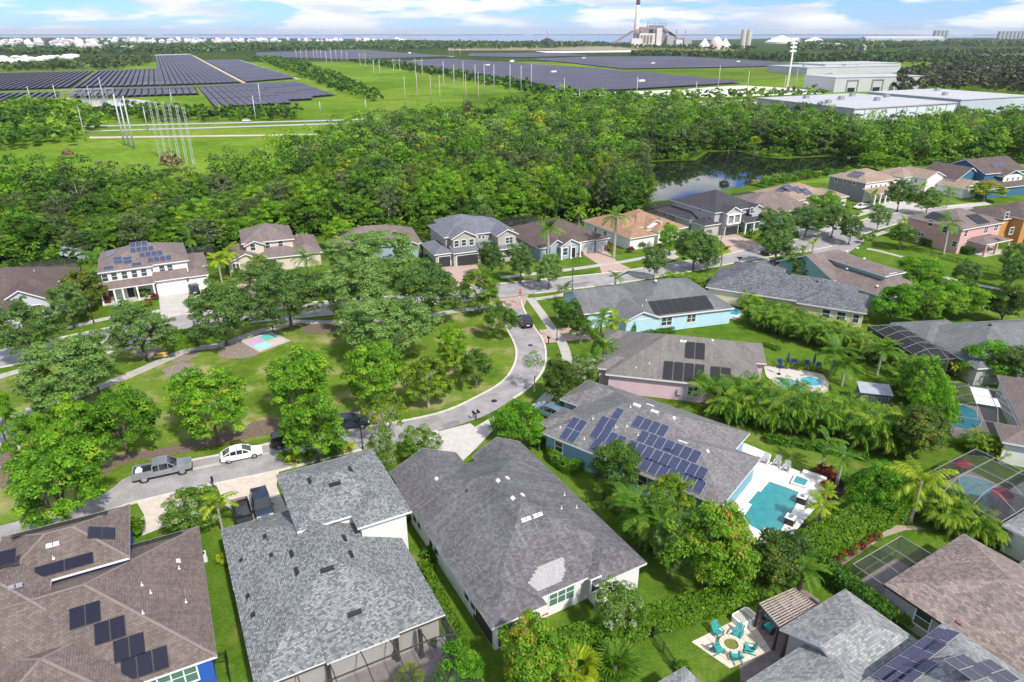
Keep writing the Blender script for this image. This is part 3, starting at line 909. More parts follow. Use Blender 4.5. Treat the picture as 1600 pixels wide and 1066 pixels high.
# park lawn and its worn patches
sheet('park_lawn', [(-60, 700), (-60, 590), (0, 582), (140, 558), (300, 519), (500, 497), (780, 468), (787, 500), (794, 520), (801, 532), (806, 551), (802, 571), (784, 596), (745, 619), (697, 641), (636, 656), (438, 689), (299, 719), (207, 740), (160, 772), (60, 803), (-60, 836)], .012, PARKG)
for i, q in enumerate(([(205, 548), (240, 540), (265, 552), (290, 548), (310, 556), (280, 566), (245, 560), (232, 565), (215, 556)],
          [(250, 578), (290, 566), (312, 578), (318, 592), (300, 606), (278, 598), (262, 590)],
          [(340, 548), (372, 537), (395, 540), (405, 552), (380, 560), (345, 558)],
          [(466, 512), (500, 503), (528, 500), (530, 515), (505, 522), (478, 520)],
          [(160, 745), (205, 722), (300, 706), (360, 690), (440, 672), (430, 655), (380, 665), (300, 690), (230, 705), (165, 715)],
          [(520, 650), (575, 635), (590, 650), (545, 662)],
          [(0, 700), (12, 690), (36, 720), (20, 750), (0, 760)])):
    sheet('mulch_bed', q, .022 + .002 * i, M['mulch_grey'] if i in (1, 2, 0) else M['mulch'], rag=.16)
sheet('play_path', [(0, 660), (18, 655), (36, 692), (20, 722), (0, 735)], .03, M['concrete'])
# lush private lawns
for q in ([(640, 830), (626, 806), (690, 900), (760, 990), (800, 1066), (720, 1066), (700, 960)],
          [(312, 860), (345, 830), (352, 870), (384, 1066), (336, 1066), (325, 1000)],
          [(1310, 880), (1400, 822), (1440, 822), (1500, 838), (1400, 918), (1340, 900)],
          [(1060, 510), (1130, 505), (1150, 528), (1100, 524)],
          [(1210, 545), (1260, 538), (1330, 560), (1390, 610), (1360, 650), (1330, 590)],
          [(1360, 375), (1420, 364), (1500, 388), (1600, 420), (1600, 480), (1420, 420)]):
    sheet('lawn', q, .016, LUSH)

# four-square court painted on a concrete slab in the park
pm('court_pink', (.55, .33, .55), .85, .1, 1.5); pm('court_teal', (.12, .46, .40), .85, .1, 1.5); pm('court_blue', (.33, .66, .68), .85, .1, 1.5); pm('court_beige', (.52, .45, .42), .85, .1, 1.5)
q = W([(375.5, 534), (423.6, 519), (454, 533), (404.6, 551)])
court = thing('painted_court', 'concrete slab painted in pink, teal, blue and beige squares in the park', 'court')
MB().prism([tuple(p) for p in q][::-1], 0, .09).build('slab', M['concrete_pale'], court)
def bil(a, b): return q[0].lerp(q[1], a).lerp(q[3].lerp(q[2], a), b)
for (a, b, m) in ((.1, .1, 'court_pink'), (.52, .1, 'court_teal'), (.1, .52, 'court_blue'), (.52, .52, 'court_beige')):
    mb = MB(); pts = [bil(a, b), bil(a, b + .39), bil(a + .39, b + .39), bil(a + .39, b)]
    mb.poly([(p.x, p.y, .095) for p in pts]); me = mb.mesh('painted_square', M[m])
    if me.polygons[0].normal.z < 0: me.flip_normals()
    link('painted_square', me, court)

# accessible-parking mark on the upper street
pm('paint_blue', (.22, .55, .66), .85, .1, 2.0)
p = G(160, 541)
mk = thing('parking_symbol', 'pale blue accessible parking symbol painted on the asphalt bay', 'road marking', (p.x, p.y, .036), .5)
mb = MB()
for a in range(14):
    t0, t1 = a * .32 + 2.4, a * .32 + 2.72
    mb.poly([(math.cos(t0) * .5, math.sin(t0) * .5 - .2, 0), (math.cos(t1) * .5, math.sin(t1) * .5 - .2, 0), (math.cos(t1) * .66, math.sin(t1) * .66 - .2, 0), (math.cos(t0) * .66, math.sin(t0) * .66 - .2, 0)])
mb.box(-.1, -.2, 0, .06, .55, .004).box(.0, -.25, 0, .5, -.1, .004).box(.38, -.7, 0, .55, -.12, .004).prism([(math.cos(a) * .16, math.sin(a) * .16 + .78) for a in [i * .6283 for i in range(10)]], 0, .004)
mb.build('symbol', M['paint_blue'], mk)

# ------------------------------------------------------------------ background: roads, solar farm, power plant, town
sheet('highway', [(118, 205), (300, 200), (530, 192.5), (700, 185), (800, 178.5), (1000, 166.5), (1200, 158), (1300, 153), (1300, 156), (1200, 161.5), (1010, 171), (800, 182.5), (700, 188.5), (530, 194.5), (300, 202), (118, 207)], .15, pm('highway_grey', (.40, .39, .38), .95, .1, .05))
sheet('highway', [(130, 197), (530, 187.5), (800, 173.5), (1000, 163), (1180, 155.5), (1180, 157.5), (1000, 165.2), (800, 175.5), (530, 189.3), (130, 199)], .14, M['highway_grey'])
sheet('dirt_road', [(140, 214), (300, 212.3), (495, 209.5), (495, 212), (300, 214.6), (140, 217)], .13, pm('dirt_pale', (.52, .40, .36), .95, .12, .1))
sheet('farm_track', [(75, 167), (100, 158), (118, 142), (124, 142), (106, 160), (92, 168)], .13, M['sand_soil'])
sheet('sand_lot', [(888, 147), (980, 143.5), (1050, 141), (1120, 136), (1165, 134), (1215, 137), (1300, 141), (1280, 147), (1150, 151), (1000, 153.5), (930, 151)], .1, pm('sand_white', (.66, .62, .56), .95, .12, .03))
sheet('ash_pond', [(835, 80.2), (985, 78.8), (992, 81.6), (860, 83.2)], .2, pm('ash_pale', (.62, .63, .64), .6, .05, .01))
sheet('dry_meadow', [(700, 74.5), (860, 73), (990, 72), (1060, 75), (1060, 78.5), (860, 78.5), (700, 79)], .16, pm('meadow_tan', (.27, .23, .14), .95, .15, .01))
sheet('dry_meadow', [(970, 74), (1100, 74), (1160, 78.5), (1130, 80.5), (1000, 78)], .18, grass_mat('meadow_olive', (.13, .15, .04), (.2, .21, .06), (.26, .25, .09), .03))
sheet('green_strip', [(975, 111), (1060, 108), (1180, 107), (1262, 112), (1262, 121), (1160, 127), (1080, 121)], .13, grass_mat('strip_green', (.08, .16, .02), (.13, .2, .03), (.25, .26, .06), .06))
sheet('green_strip', [(800, 96), (860, 100), (960, 110), (960, 112), (860, 104), (790, 99)], .13, M['strip_green'])

sol_m, nt, p, out = base_mat('solar_rows')
n, r = noise_col(nt, pos_socket(nt), .012, [(.35, (.042, .038, .060)), (.55, (.060, .052, .075)), (.75, (.11, .088, .105))], 5.0, .6)
nt.links.new(r.outputs['Color'], p.inputs['Base Color']); p.inputs['Roughness'].default_value = .5
M['solar_rows'] = sol_m
SOLG = grass_mat('solar_ground', (.045, .045, .045), (.06, .058, .06), (.09, .085, .08), .05)
ROW_DIR = math.radians(115.7)
def solar_field(label, px, pitch=5.2, w=4.0):
    P = W(px)
    sheet('solar_ground', px, .10, SOLG)
    d = Vector((math.cos(ROW_DIR), math.sin(ROW_DIR), 0)); s = Vector((d.y, -d.x, 0))
    q = [(p.dot(d), p.dot(s)) for p in P]
    V = []
    lo, hi = min(b for a, b in q), max(b for a, b in q)
    y = lo + pitch * .6
    while y < hi - pitch * .4:
        xs = []
        for i in range(len(q)):
            (a0, b0), (a1, b1) = q[i], q[(i + 1) % len(q)]
            if (b0 > y) != (b1 > y): xs.append(a0 + (a1 - a0) * (y - b0) / (b1 - b0))
        xs.sort()
        for k in range(0, len(xs) - 1, 2):
            x = xs[k] + 2
            while x < xs[k + 1] - 6:
                e = min(x + 62, xs[k + 1] - 2)
                A, B = d * x + s * (y - w / 2), d * e + s * (y - w / 2); C_, D_ = d * e + s * (y + w / 2), d * x + s * (y + w / 2)
                V.append([(A.x, A.y, 1.25), (D_.x, D_.y, 1.85), (C_.x, C_.y, 1.85), (B.x, B.y, 1.25)])
                x = e + 3.0
        y += pitch
    V = np.array(V)
    o = link('solar_array', quads_mesh('solar_array', V, np.zeros(len(V)), sol_m))
    return tag(o, label, 'solar array', None, 'stuff')
solar_field('dark solar rows in the field at far left, before the mobile homes', [(-140, 119), (0, 114.5), (146, 111), (112, 138.5), (0, 142.5), (-140, 147)])
solar_field('purple solar rows left of the long field, behind the substation', [(152, 111), (246, 108), (249, 135), (116, 138.7)])
solar_field('longest solar field running far back to the white edge', [(242, 87.5), (297, 86), (379, 130.5), (252, 135)])
solar_field('solar field wedge beside the longest field and the tree row', [(318, 95), (369, 94), (464, 123.5), (384, 130)])
solar_field('small solar field at the left edge next to the pale track', [(-140, 149.5), (0, 146), (94, 144.5), (77, 165), (0, 166), (-140, 168)])
solar_field('solar rows right behind the substation yard', [(120, 141), (306, 136.6), (312, 149), (190, 153), (104, 154)])
solar_field('nearest solar field above the highway, with stepped front edge', [(312, 136.4), (464, 129), (527, 150), (487, 154), (487, 157.5), (454, 159), (454, 164), (335, 170.5)])
solar_field('dark solar field far behind the power line meadow', [(400, 83), (555, 78.5), (708, 89), (550, 94), (400, 90)], 7.5, 5)
solar_field('widest bluish solar field right of the meadow', [(590, 98), (700, 93), (800, 99.5), (975, 112), (1120, 126), (1160, 131), (975, 142.5), (888, 144.5), (800, 127), (700, 112)], 6.0, 4.6)
solar_field('curved solar field in front of the power plant', [(825, 93.5), (912, 90), (1050, 89), (1200, 97), (1255, 103), (1180, 105.5), (975, 109), (880, 98)], 7.0, 5.2)
solar_field('thin solar field left of the pale ash pond', [(735, 84.5), (870, 83.5), (920, 88), (820, 90.5), (730, 89)], 8, 5.5)
solar_field('narrow solar strip far right below the dark trees', [(1470, 85.5), (1600, 83.5), (1720, 82.5), (1720, 88), (1600, 89.5), (1470, 90)], 8, 5.5)
sheet('white_edge', [(242, 86.5), (297, 85), (299, 86.2), (242, 87.6)], .9, M['sand_white'])
for q in ([(297, 86), (303, 87), (385, 129), (380, 130.5)], [(371, 93.5), (376, 94), (470, 124), (464, 124.5)], [(555, 78), (562, 78), (712, 88.4), (706, 89)]):
    sheet('service_track', q, .12, M['sand_soil'])
for i, (u, v) in enumerate(((762, 104), (865, 115), (1002, 130), (800, 97), (1020, 101), (912, 92.6), (1153, 98.5), (640, 84))):
    p = G(u, v)
    tag(MB().box(-3.2, -1.5, 0, 3.2, 1.5, 3).box(-3.3, -1.6, 3, 3.3, 1.6, 3.2).box(-4.2, -1, 0, -3.3, 1, 2.2).build('inverter_station', M['white_paint'], None, (p.x, p.y, .1), math.radians(26)), 'small white inverter box among the solar rows', 'inverter', 'inverter boxes in the solar farm')

# ------------------------------------------------------------------ houses
SHEETS = {4: (0, 330, 3.9475), 5: (340, 320, 3.9475), 6: (660, 310, 3.9475), 7: (1000, 240, 4.847), 8: (1280, 240, 4.847), 9: (0, 560, 4.442), 10: (300, 540, 4.1), 11: (600, 440, 4.1), 12: (880, 420, 4.1), 13: (1180, 420, 3.552), 14: (0, 760, 3.4825), 15: (330, 700, 2.9125), 16: (600, 660, 2.626), 17: (840, 580, 3.8075), 18: (1080, 640, 4.44), 19: (1340, 580, 3.8077), 20: (880, 820, 4.0), 21: (1200, 820, 4.0), 22: (1340, 700, 6.154)}
def S(k, X, Y):
    """measurement taken on enlarged survey sheet k -> picture position"""
    a, b, s = SHEETS[k]
    return a + X / s, b + Y / s

pm('panel_edge', (.05, .05, .055), .5)
panel_mat('pv_blue', (.026, .036, .085), (.11, .13, .19), 6, 10)
panel_mat('pv_black', (.010, .010, .022), (.018, .018, .03), 6, 10)
panel_mat('pv_purple', (.03, .03, .06), (.20, .20, .25), 6, 10, .2)
panel_mat('pool_heater', (.012, .012, .014), (.02, .02, .022), 24, 1, .5)
PANELS = {}
def panel_mesh(w, h, mat):
    k = (round(w, 2), round(h, 2), mat)
    if k not in PANELS:
        mb = MB(); mb.box(0, 0, 0, w, h, .045, 1)
        mb.poly([(.03, .03, .048), (w - .03, .03, .048), (w - .03, h - .03, .048), (.03, h - .03, .048)], 0, [(0, 0), (1, 0), (1, 1), (0, 1)])
        PANELS[k] = mb.mesh('solar_panel', [M[mat], M['cage_grey'] if mat in ('pv_purple', 'pv_blue') else M['panel_edge']])
    return PANELS[k]

WINS = {}
def window_meshes(w, h, style, glass, frame):
    k = (round(w, 2), round(h, 2), style, glass, frame)
    if k not in WINS:
        f = MB(); t = .11
        f.box(-w / 2 - t, -.07, -t, -w / 2, .02, h + t).box(w / 2, -.07, -t, w / 2 + t, .02, h + t)
        f.box(-w / 2, -.07, -t * 1.3, w / 2, .02, 0).box(-w / 2, -.07, h, w / 2, .02, h + t)
        if style != 'plain': f.box(-w / 2, -.05, h * .48, w / 2, .01, h * .48 + .06)
        n = {'double': 2, 'triple': 3}.get(style, 1)
        for i in range(1, n): f.box(-w / 2 + i * w / n - .05, -.06, 0, -w / 2 + i * w / n + .05, .015, h)
        p = MB().box(-w / 2, -.03, 0, w / 2, .0, h)
        WINS[k] = (f.mesh('window', M[frame]), p.mesh('pane', M[glass]))
    return WINS[k]

def garage_meshes(w, h, mat):
    k = ('g', round(w, 2), round(h, 2), mat)
    if k not in WINS:
        f = MB(); f.box(-w / 2 - .15, -.09, 0, -w / 2, .02, h + .15).box(w / 2, -.09, 0, w / 2 + .15, .02, h + .15).box(-w / 2, -.09, h, w / 2, .02, h + .15)
        ps = MB(); rows = 4
        for i in range(rows): ps.box(-w / 2, -.05, i * h / rows + .012, w / 2, -.005, (i + 1) * h / rows - .012)
        WINS[k] = (f.mesh('garage_frame', M['white_paint']), ps.mesh('garage_door', M[mat]))
    return WINS[k]

SIDES = {'S': (0, Vector((0, -1, 0))), 'E': (math.pi / 2, Vector((1, 0, 0))), 'N': (math.pi, Vector((0, 1, 0))), 'W': (-math.pi / 2, Vector((-1, 0, 0)))}

class House:
    def __init__(s, name, label, O, ang, wall, roof, fascia='fascia_white', cat='house', cap=None):
        s.e = thing(name, label, cat, (O[0], O[1], 0), math.radians(ang))
        s.O = Vector((O[0], O[1], 0)); s.ang = math.radians(ang); s.B = []
        s.wall, s.roof, s.fascia, s.cap = wall, roof, fascia, cap
        s.rm, s.fm, s.wm, s.cm = MB(), MB(), MB(), MB()
        s.roof_o = None
    # local ray of a picture position
    def ray(s, u, v):
        d = G(u, v, 0) - Vector((0, 0, CAM_H))
        R = Matrix.Rotation(-s.ang, 3, 'Z')
        return R @ (Vector((0, 0, CAM_H)) - s.O), R @ d
    def local(s, u, v, z=0.0):
        return Matrix.Rotation(-s.ang, 3, 'Z') @ (G(u, v, z) - Vector((s.O.x, s.O.y, z))) + Vector((0, 0, z))
    def world(s, x, y, z=0.0):
        return Matrix.Rotation(s.ang, 3, 'Z') @ Vector((x, y, 0)) + Vector((s.O.x, s.O.y, z))
    def block(s, x0, y0, x1, y1, ze=3.0, sl=.45, axis=None, ends='hh', zb=0.0, oh=.45, walls=True, th=.2):
        i = len(s.B); j = .006 * i
        x0 -= j; y0 -= j; x1 += j; y1 += j; ze += .007 * i
        if axis is None: axis = 'x' if (x1 - x0) >= (y1 - y0) else 'y'
        s.B.append((x0, y0, x1, y1, ze, sl, oh))
        if axis == 'x': m = lambda a, b, z: (a, b, z); a0, a1, b0, b1 = x0, x1, y0, y1
        else: m = lambda a, b, z: (b, a, z); a0, a1, b0, b1 = y0, y1, x0, x1
        half = (b1 - b0) / 2; bm = (b0 + b1) / 2; zr = ze + sl * half
        r0 = a0 + (half if ends[0] == 'h' else 0); r1 = a1 - (half if ends[1] == 'h' else 0)
        if r0 > r1: r0 = r1 = (r0 + r1) / 2
        k = math.sqrt(1 + sl * sl)
        polys = [([(a0, b0, ze), (a1, b0, ze), (r1, bm, zr), (r0, bm, zr)], [(a0, 0), (a1, 0), (r1, half * k), (r0, half * k)]),
                 ([(a1, b1, ze), (a0, b1, ze), (r0, bm, zr), (r1, bm, zr)], [(-a1, 0), (-a0, 0), (-r0, half * k), (-r1, half * k)])]
        if ends[0] == 'h': polys.append(([(a0, b1, ze), (a0, b0, ze), (r0, bm, zr)], [(-b1, 0), (-b0, 0), (-bm, half * k)]))
        if ends[1] == 'h': polys.append(([(a1, b0, ze), (a1, b1, ze), (r1, bm, zr)], [(b0, 0), (b1, 0), (bm, half * k)]))
        off = RND.uniform(0, 50)
        for P, U in polys:
            q = [m(*p) for p in P]; U = [(a + off, b) for a, b in U]
            if axis == 'y': q = q[::-1]; U = U[::-1]
            s.rm.poly(q, 0, U)
            s.fm.poly([(x, y, z - th) for x, y, z in q[::-1]])
        def edge(p, q):
            p, q = m(*p), m(*q)
            d = Vector(q) - Vector(p)
            s.fm.poly([(p[0], p[1], p[2] - th), (q[0], q[1], q[2] - th), (q[0], q[1], q[2] + .015), (p[0], p[1], p[2] + .015)])
        c = [(a0, b0, ze), (a1, b0, ze), (a1, b1, ze), (a0, b1, ze)]
        edge(c[0], c[1]); edge(c[2], c[3])
        if ends[0] == 'h': edge(c[3], c[0])
        else: edge(c[3], (r0, bm, zr)); edge((r0, bm, zr), c[0])
        if ends[1] == 'h': edge(c[1], c[2])
        else: edge(c[1], (r1, bm, zr)); edge((r1, bm, zr), c[2])
        if s.cap:
            L = [((r0, bm, zr), (r1, bm, zr))]
            if ends[0] == 'h': L += [((a0, b0, ze), (r0, bm, zr)), ((a0, b1, ze), (r0, bm, zr))]
            if ends[1] == 'h': L += [((a1, b0, ze), (r1, bm, zr)), ((a1, b1, ze), (r1, bm, zr))]
            for p, q in L:
                p, q = Vector(m(*p)), Vector(m(*q)); s.cm.bar(p, q, .22, .04)
        if walls:
            zw = ze + sl * oh - th + .01
            s.wm.box(x0 + oh, y0 + oh, zb, x1 - oh, y1 - oh, zw)
            for en, a, r in ((ends[0], a0 + oh, 1), (ends[1], a1 - oh, -1)):
                if en == 'g':
                    P = [m(a, b0 + oh, zw - .02), m(a, b1 - oh, zw - .02), m(a, bm, zr - th + .01)]
                    b = a + r * .12; Q = [m(b, b0 + oh, zw - .02), m(b, b1 - oh, zw - .02), m(b, bm, zr - th + .01)]
                    s.wm.poly(P); s.wm.poly(Q[::-1])
        return s
    def shed(s, x0, y0, x1, y1, ze, rise, side='S', th=.18):
        """single slope, low at the named side"""
        i = len(s.B); ze += .007 * i
        L = (y1 - y0) if side in 'SN' else (x1 - x0)
        s.B.append((x0, y0, x1, y1, ze, rise / L, .3))
        f = {'S': lambda x, y: (y - y0) / L, 'N': lambda x, y: (y1 - y) / L, 'W': lambda x, y: (x - x0) / L, 'E': lambda x, y: (x1 - x) / L}[side]
        c = [(x, y, ze + rise * f(x, y)) for x, y in ((x0, y0), (x1, y0), (x1, y1), (x0, y1))]
        uv = [(x if side in 'SN' else y, f(x, y) * L) for x, y in ((x0, y0), (x1, y0), (x1, y1), (x0, y1))]
        s.rm.poly(c, 0, uv); s.fm.poly([(x, y, z - th) for x, y, z in c[::-1]])
        for p, q in zip(c, c[1:] + c[:1]):
            s.fm.poly([(p[0], p[1], p[2] - th), (q[0], q[1], q[2] - th), (q[0], q[1], q[2] + .015), (p[0], p[1], p[2] + .015)])
        return s
    def wallbox(s, x0, y0, z0, x1, y1, z1):
        s.wm.box(x0, y0, z0, x1, y1, z1); return s
    def done(s):
        s.roof_o = s.rm.build('roof', s.roof, s.e)
        s.fm.build('fascia', M[s.fascia], s.roof_o)
        s.wm.build('wall', M[s.wall], s.e)
        if s.cap and s.cm.v: s.cm.build('ridge_cap', s.cap, s.roof_o)
        return s
    # --- things on slopes
    def plane(s, bi, side):
        x0, y0, x1, y1, ze, sl, oh = s.B[bi]
        if side == 'S': o, X, Y = Vector((x0, y0, ze)), Vector((1, 0, 0)), Vector((0, 1, sl))
        elif side == 'N': o, X, Y = Vector((x1, y1, ze)), Vector((-1, 0, 0)), Vector((0, -1, sl))
        elif side == 'W': o, X, Y = Vector((x0, y1, ze)), Vector((0, -1, 0)), Vector((1, 0, sl))
        else: o, X, Y = Vector((x1, y0, ze)), Vector((0, 1, 0)), Vector((-1, 0, sl))
        Y.normalize(); return o, X, Y, X.cross(Y)
    def on_slope(s, bi, side, u, v):
        o, X, Y, N = s.plane(bi, side)
        c, d = s.ray(u, v)
        t = (o - c).dot(N) / d.dot(N); p = c + d * t
        return (p - o).dot(X), (p - o).dot(Y)
    def slope_matrix(s, bi, side, a, b, lift=.06):
        o, X, Y, N = s.plane(bi, side)
        p = o + X * a + Y * b + N * lift
        return Matrix(((X.x, Y.x, N.x, p.x), (X.y, Y.y, N.y, p.y), (X.z, Y.z, N.z, p.z), (0, 0, 0, 1)))
    def solar(s, bi, side, uv, nx, ny, w=1.0, h=1.66, mat='pv_blue', gap=.03, name='solar_panel'):
        """nx by ny modules centred on the measured spot"""
        a, b = s.on_slope(bi, side, *uv)
        a -= (nx * w + (nx - 1) * gap) / 2; b -= (ny * h + (ny - 1) * gap) / 2
        for i in range(nx):
            for j in range(ny):
                o = link(name, panel_mesh(w, h, mat), s.e)
                o.matrix_local = s.slope_matrix(bi, side, a + i * (w + gap), b + j * (h + gap), .09)
    def vent(s, bi, side, uv, kind='box', mat='fascia_white'):
        a, b = s.on_slope(bi, side, *uv)
        mb = MB()
        if kind == 'box': mb.box(-.2, -.15, 0, .2, .15, .12).box(-.24, -.2, 0, .24, -.15, .04)
        elif kind == 'twin': mb.box(-.46, -.15, 0, -.05, .15, .12).box(.05, -.15, 0, .46, .15, .12).box(-.5, -.2, 0, .5, -.15, .04)
        elif kind == 'long': mb.box(-.55, -.16, 0, .55, .16, .14).box(-.6, -.22, 0, .6, -.16, .04)
        elif kind == 'tall': mb.box(-.4, -.14, 0, .4, .14, .14).box(-.45, -.2, 0, .45, -.14, .04)
        else: mb.tube([(0, 0, -.1), (0, .1, .32)], [.04, .04], 6).prism([(.11 * math.cos(t * .785), .11 * math.sin(t * .785)) for t in range(8)], 0, .05)
        o = mb.build('vent_pipe' if kind == 'pipe' else 'roof_vent', M[mat], s.e)
        o.matrix_local = s.slope_matrix(bi, side, a, b, .005)
    # --- things on walls
    def wallpos(s, bi, side):
        x0, y0, x1, y1, ze, sl, oh = s.B[bi]
        return {'S': y0 + oh, 'N': y1 - oh, 'W': x0 + oh, 'E': x1 - oh}[side]
    def on_wall(s, bi, side, u, v, pos=None):
        c, d = s.ray(u, v); w = s.wallpos(bi, side) if pos is None else pos
        t = (w - (c.y if side in 'SN' else c.x)) / (d.y if side in 'SN' else d.x)
        p = c + d * t
        return (p.x if side in 'SN' else p.y), p.z
    def put(s, name, me, bi, side, t, z, pos=None, parent=None):
        w = s.wallpos(bi, side) if pos is None else pos
        n = SIDES[side][1] * .003
        loc = Vector((t, w, z)) + n if side in 'SN' else Vector((w, t, z)) + n
        return link(name, me, parent or s.e, loc, SIDES[side][0])
    def win(s, bi, side, uv, w=1.0, h=1.4, style='single', glass='window_glass', frame='white_paint', pos=None):
        """window centred on the measured spot"""
        t, z = s.on_wall(bi, side, *uv, pos)
        return s.win_at(bi, side, t, z - h / 2, w, h, style, glass, frame, pos)
    def win_at(s, bi, side, t, z, w=1.0, h=1.4, style='single', glass='window_glass', frame='white_paint', pos=None):
        f, p = window_meshes(w, h, style, glass, frame)
        o = s.put('window', f, bi, side, t, z, pos); link('pane', p, o)
        return o
    def garage(s, bi, side, t, w=4.9, h=2.2, mat='white_paint', pos=None):
        f, p = garage_meshes(w, h, mat)
        o = s.put('garage_door', p, bi, side, t, .05, pos); link('frame', f, o)
    def door(s, bi, side, t, mat='black_metal', w=1.0, h=2.2, pos=None):
        mb = MB().box(-w / 2, -.05, 0, w / 2, .0, h).box(-w * .34, -.065, h * .55, w * .34, -.05, h * .92).box(-w * .34, -.065, h * .1, w * .34, -.05, h * .45)
        o = s.put('door', mb.mesh('door', M[mat]), bi, side, t, .1, pos)
        MB().box(-w / 2 - .12, -.08, -.1, -w / 2, .01, h + .1).box(w / 2, -.08, -.1, w / 2 + .12, .01, h + .1).box(-w / 2, -.08, h, w / 2, .01, h + .1).build('frame', M['white_paint'], o)
        MB().box(w * .36, -.12, h * .45, w * .42, -.05, h * .52).build('handle', M['grey_metal'], o)
    def posts(s, pts, z0, z1, w=.25, mat='white_paint'):
        for x, y in pts: MB().box(x - w / 2, y - w / 2, z0, x + w / 2, y + w / 2, z1).box(x - w * .7, y - w * .7, z0, x + w * .7, y + w * .7, z0 + .3).build('column', M[mat], s.e)
    def cage(s, x0, y0, x1, y1, h=2.9, rise=.9, inset=1.5, step=2.3, skip='', frame='bronze_frame', screen='insect_screen', solid=(), bars=.08):
        """screened pool enclosure: posts, eave beams, raised centre, screens"""
        root = link('screen_enclosure', None, s.e)
        fm, sm = MB(), MB()
        X = np.linspace(x0, x1, max(2, int(round((x1 - x0) / step)) + 1)); Y = np.linspace(y0, y1, max(2, int(round((y1 - y0) / step)) + 1))
        def zt(x, y):
            d = min(x - x0, x1 - x, y - y0, y1 - y); d = max(0, min(d, inset)); return h + rise * d / inset
        xs = sorted(set([float(x) for x in X] + [x0 + inset, x1 - inset])); ys = sorted(set([float(y) for y in Y] + [y0 + inset, y1 - inset]))
        for x in X:
            for a, b in zip(ys[:-1], ys[1:]): fm.bar((x, a, zt(x, a)), (x, b, zt(x, b)), bars)
            for y, sd in ((y0, 'S'), (y1, 'N')):
                if sd not in skip: fm.bar((x, y, 0), (x, y, h), bars)
        for y in Y:
            for a, b in zip(xs[:-1], xs[1:]): fm.bar((a, y, zt(a, y)), (b, y, zt(b, y)), bars)
            for x, sd in ((x0, 'W'), (x1, 'E')):
                if sd not in skip: fm.bar((x, y, 0), (x, y, h), bars)
        k = 0
        for xa, xb in zip(xs[:-1], xs[1:]):
            for ya, yb in zip(ys[:-1], ys[1:]):
                q = [(xa, ya, zt(xa, ya) - .05), (xb, ya, zt(xb, ya) - .05), (xb, yb, zt(xb, yb) - .05), (xa, yb, zt(xa, yb) - .05)]
                if k in solid: MB().poly(q).build('solid_roof_panel', M['aluminium_white'], root)
                else: sm.poly(q)
                k += 1
        for sd, p, q in (('S', (x0, y0), (x1, y0)), ('N', (x1, y1), (x0, y1)), ('W', (x0, y1), (x0, y0)), ('E', (x1, y0), (x1, y1))):
            if sd in skip: continue
            sm.poly([(p[0], p[1], 0), (q[0], q[1], 0), (q[0], q[1], h), (p[0], p[1], h)])
            fm.bar((p[0], p[1], 1.0), (q[0], q[1], 1.0), bars * .8)
        fm.build('frame', M[frame], root); sm.build('screen', M[screen], root)
        return root
    def slab(s, x0, y0, x1, y1, mat='concrete', h=.1, name='patio'):
        MB().box(x0, y0, 0, x1, y1, h).build(name, M[mat], s.e)
R_H1 = shingle('shingle_brown', (.180, .140, .124), (.255, .202, .180), .2)
R_H2 = shingle('shingle_silver', (0.135, 0.146, 0.154), (0.373, 0.389, 0.397), .12, .23, .16, .8, .2)
R_H3 = shingle('shingle_charcoal', (.165, .160, .172), (.275, .267, .284), .28, .30, .17, .6, .34)
R_H4 = shingle('shingle_grey', (0.197, 0.192, 0.197), (0.314, 0.305, 0.305), .25)
R_H5 = shingle('shingle_warm_grey', (0.221, 0.202, 0.192), (0.295, 0.271, 0.256), .2)
R_H6 = shingle('shingle_slate', (0.187, 0.192, 0.202), (0.251, 0.256, 0.265), .2)
R_MAU = shingle('shingle_mauve', (0.243, 0.188, 0.175), (0.308, 0.248, 0.230), .2)
R_TAN = shingle('shingle_tan', (0.230, 0.181, 0.160), (0.416, 0.346, 0.306), .1, .36, .22, .8)
R_BLU = shingle('shingle_blue_grey', (0.179, 0.185, 0.220), (0.241, 0.251, 0.293), .12)
R_BRN = shingle('shingle_umber', (0.143, 0.107, 0.097), (0.189, 0.143, 0.130), .2)
R_ORG = shingle('tile_orange', (.36, .20, .12), (.48, .31, .21), .1, .3, .33, .5)
R_DRK = shingle('shingle_black', (0.061, 0.057, 0.070), (0.102, 0.097, 0.111), .1)
R_SPK = shingle('shingle_speckled', (0.098, 0.102, 0.119), (0.246, 0.250, 0.271), .1, .34, .2, .8)
R_PAL = shingle('shingle_pale', (0.226, 0.234, 0.239), (0.451, 0.460, 0.460), .12, .34, .2, .8, .2)
R_SND = shingle('shingle_sand', (0.361, 0.262, 0.198), (0.451, 0.343, 0.271), .1)
CAP_B = pm('cap_brown', (.205, .170, .156), .9, .1, 2.0)
for n, c in dict(wall_blue_deep=(.025, .10, .42), wall_offwhite=(.70, .68, .63), wall_white_house=(.76, .75, .73), wall_blue=(.20, .36, .47), wall_pink=(.68, .47, .55), wall_sky=(.42, .62, .72), wall_beige=(.60, .52, .44), wall_greige=(.40, .37, .33), wall_bluegrey_house=(.30, .37, .43), wall_greytan=(.42, .41, .41), wall_teal=(.22, .40, .38), wall_salmon=(.62, .36, .33), wall_orange=(.52, .25, .08), wall_navy=(.04, .13, .22), wall_cream=(.68, .58, .40), wall_lilac=(.50, .50, .58), wall_darkgrey=(.24, .24, .25)).items(): pm(n, c, .85, .06, .8, fine=.06)
pm('garage_dark', (.035, .035, .045), .5); pm('garage_grey', (.42, .44, .44), .6); pm('garage_lilac', (.48, .46, .52), .6)

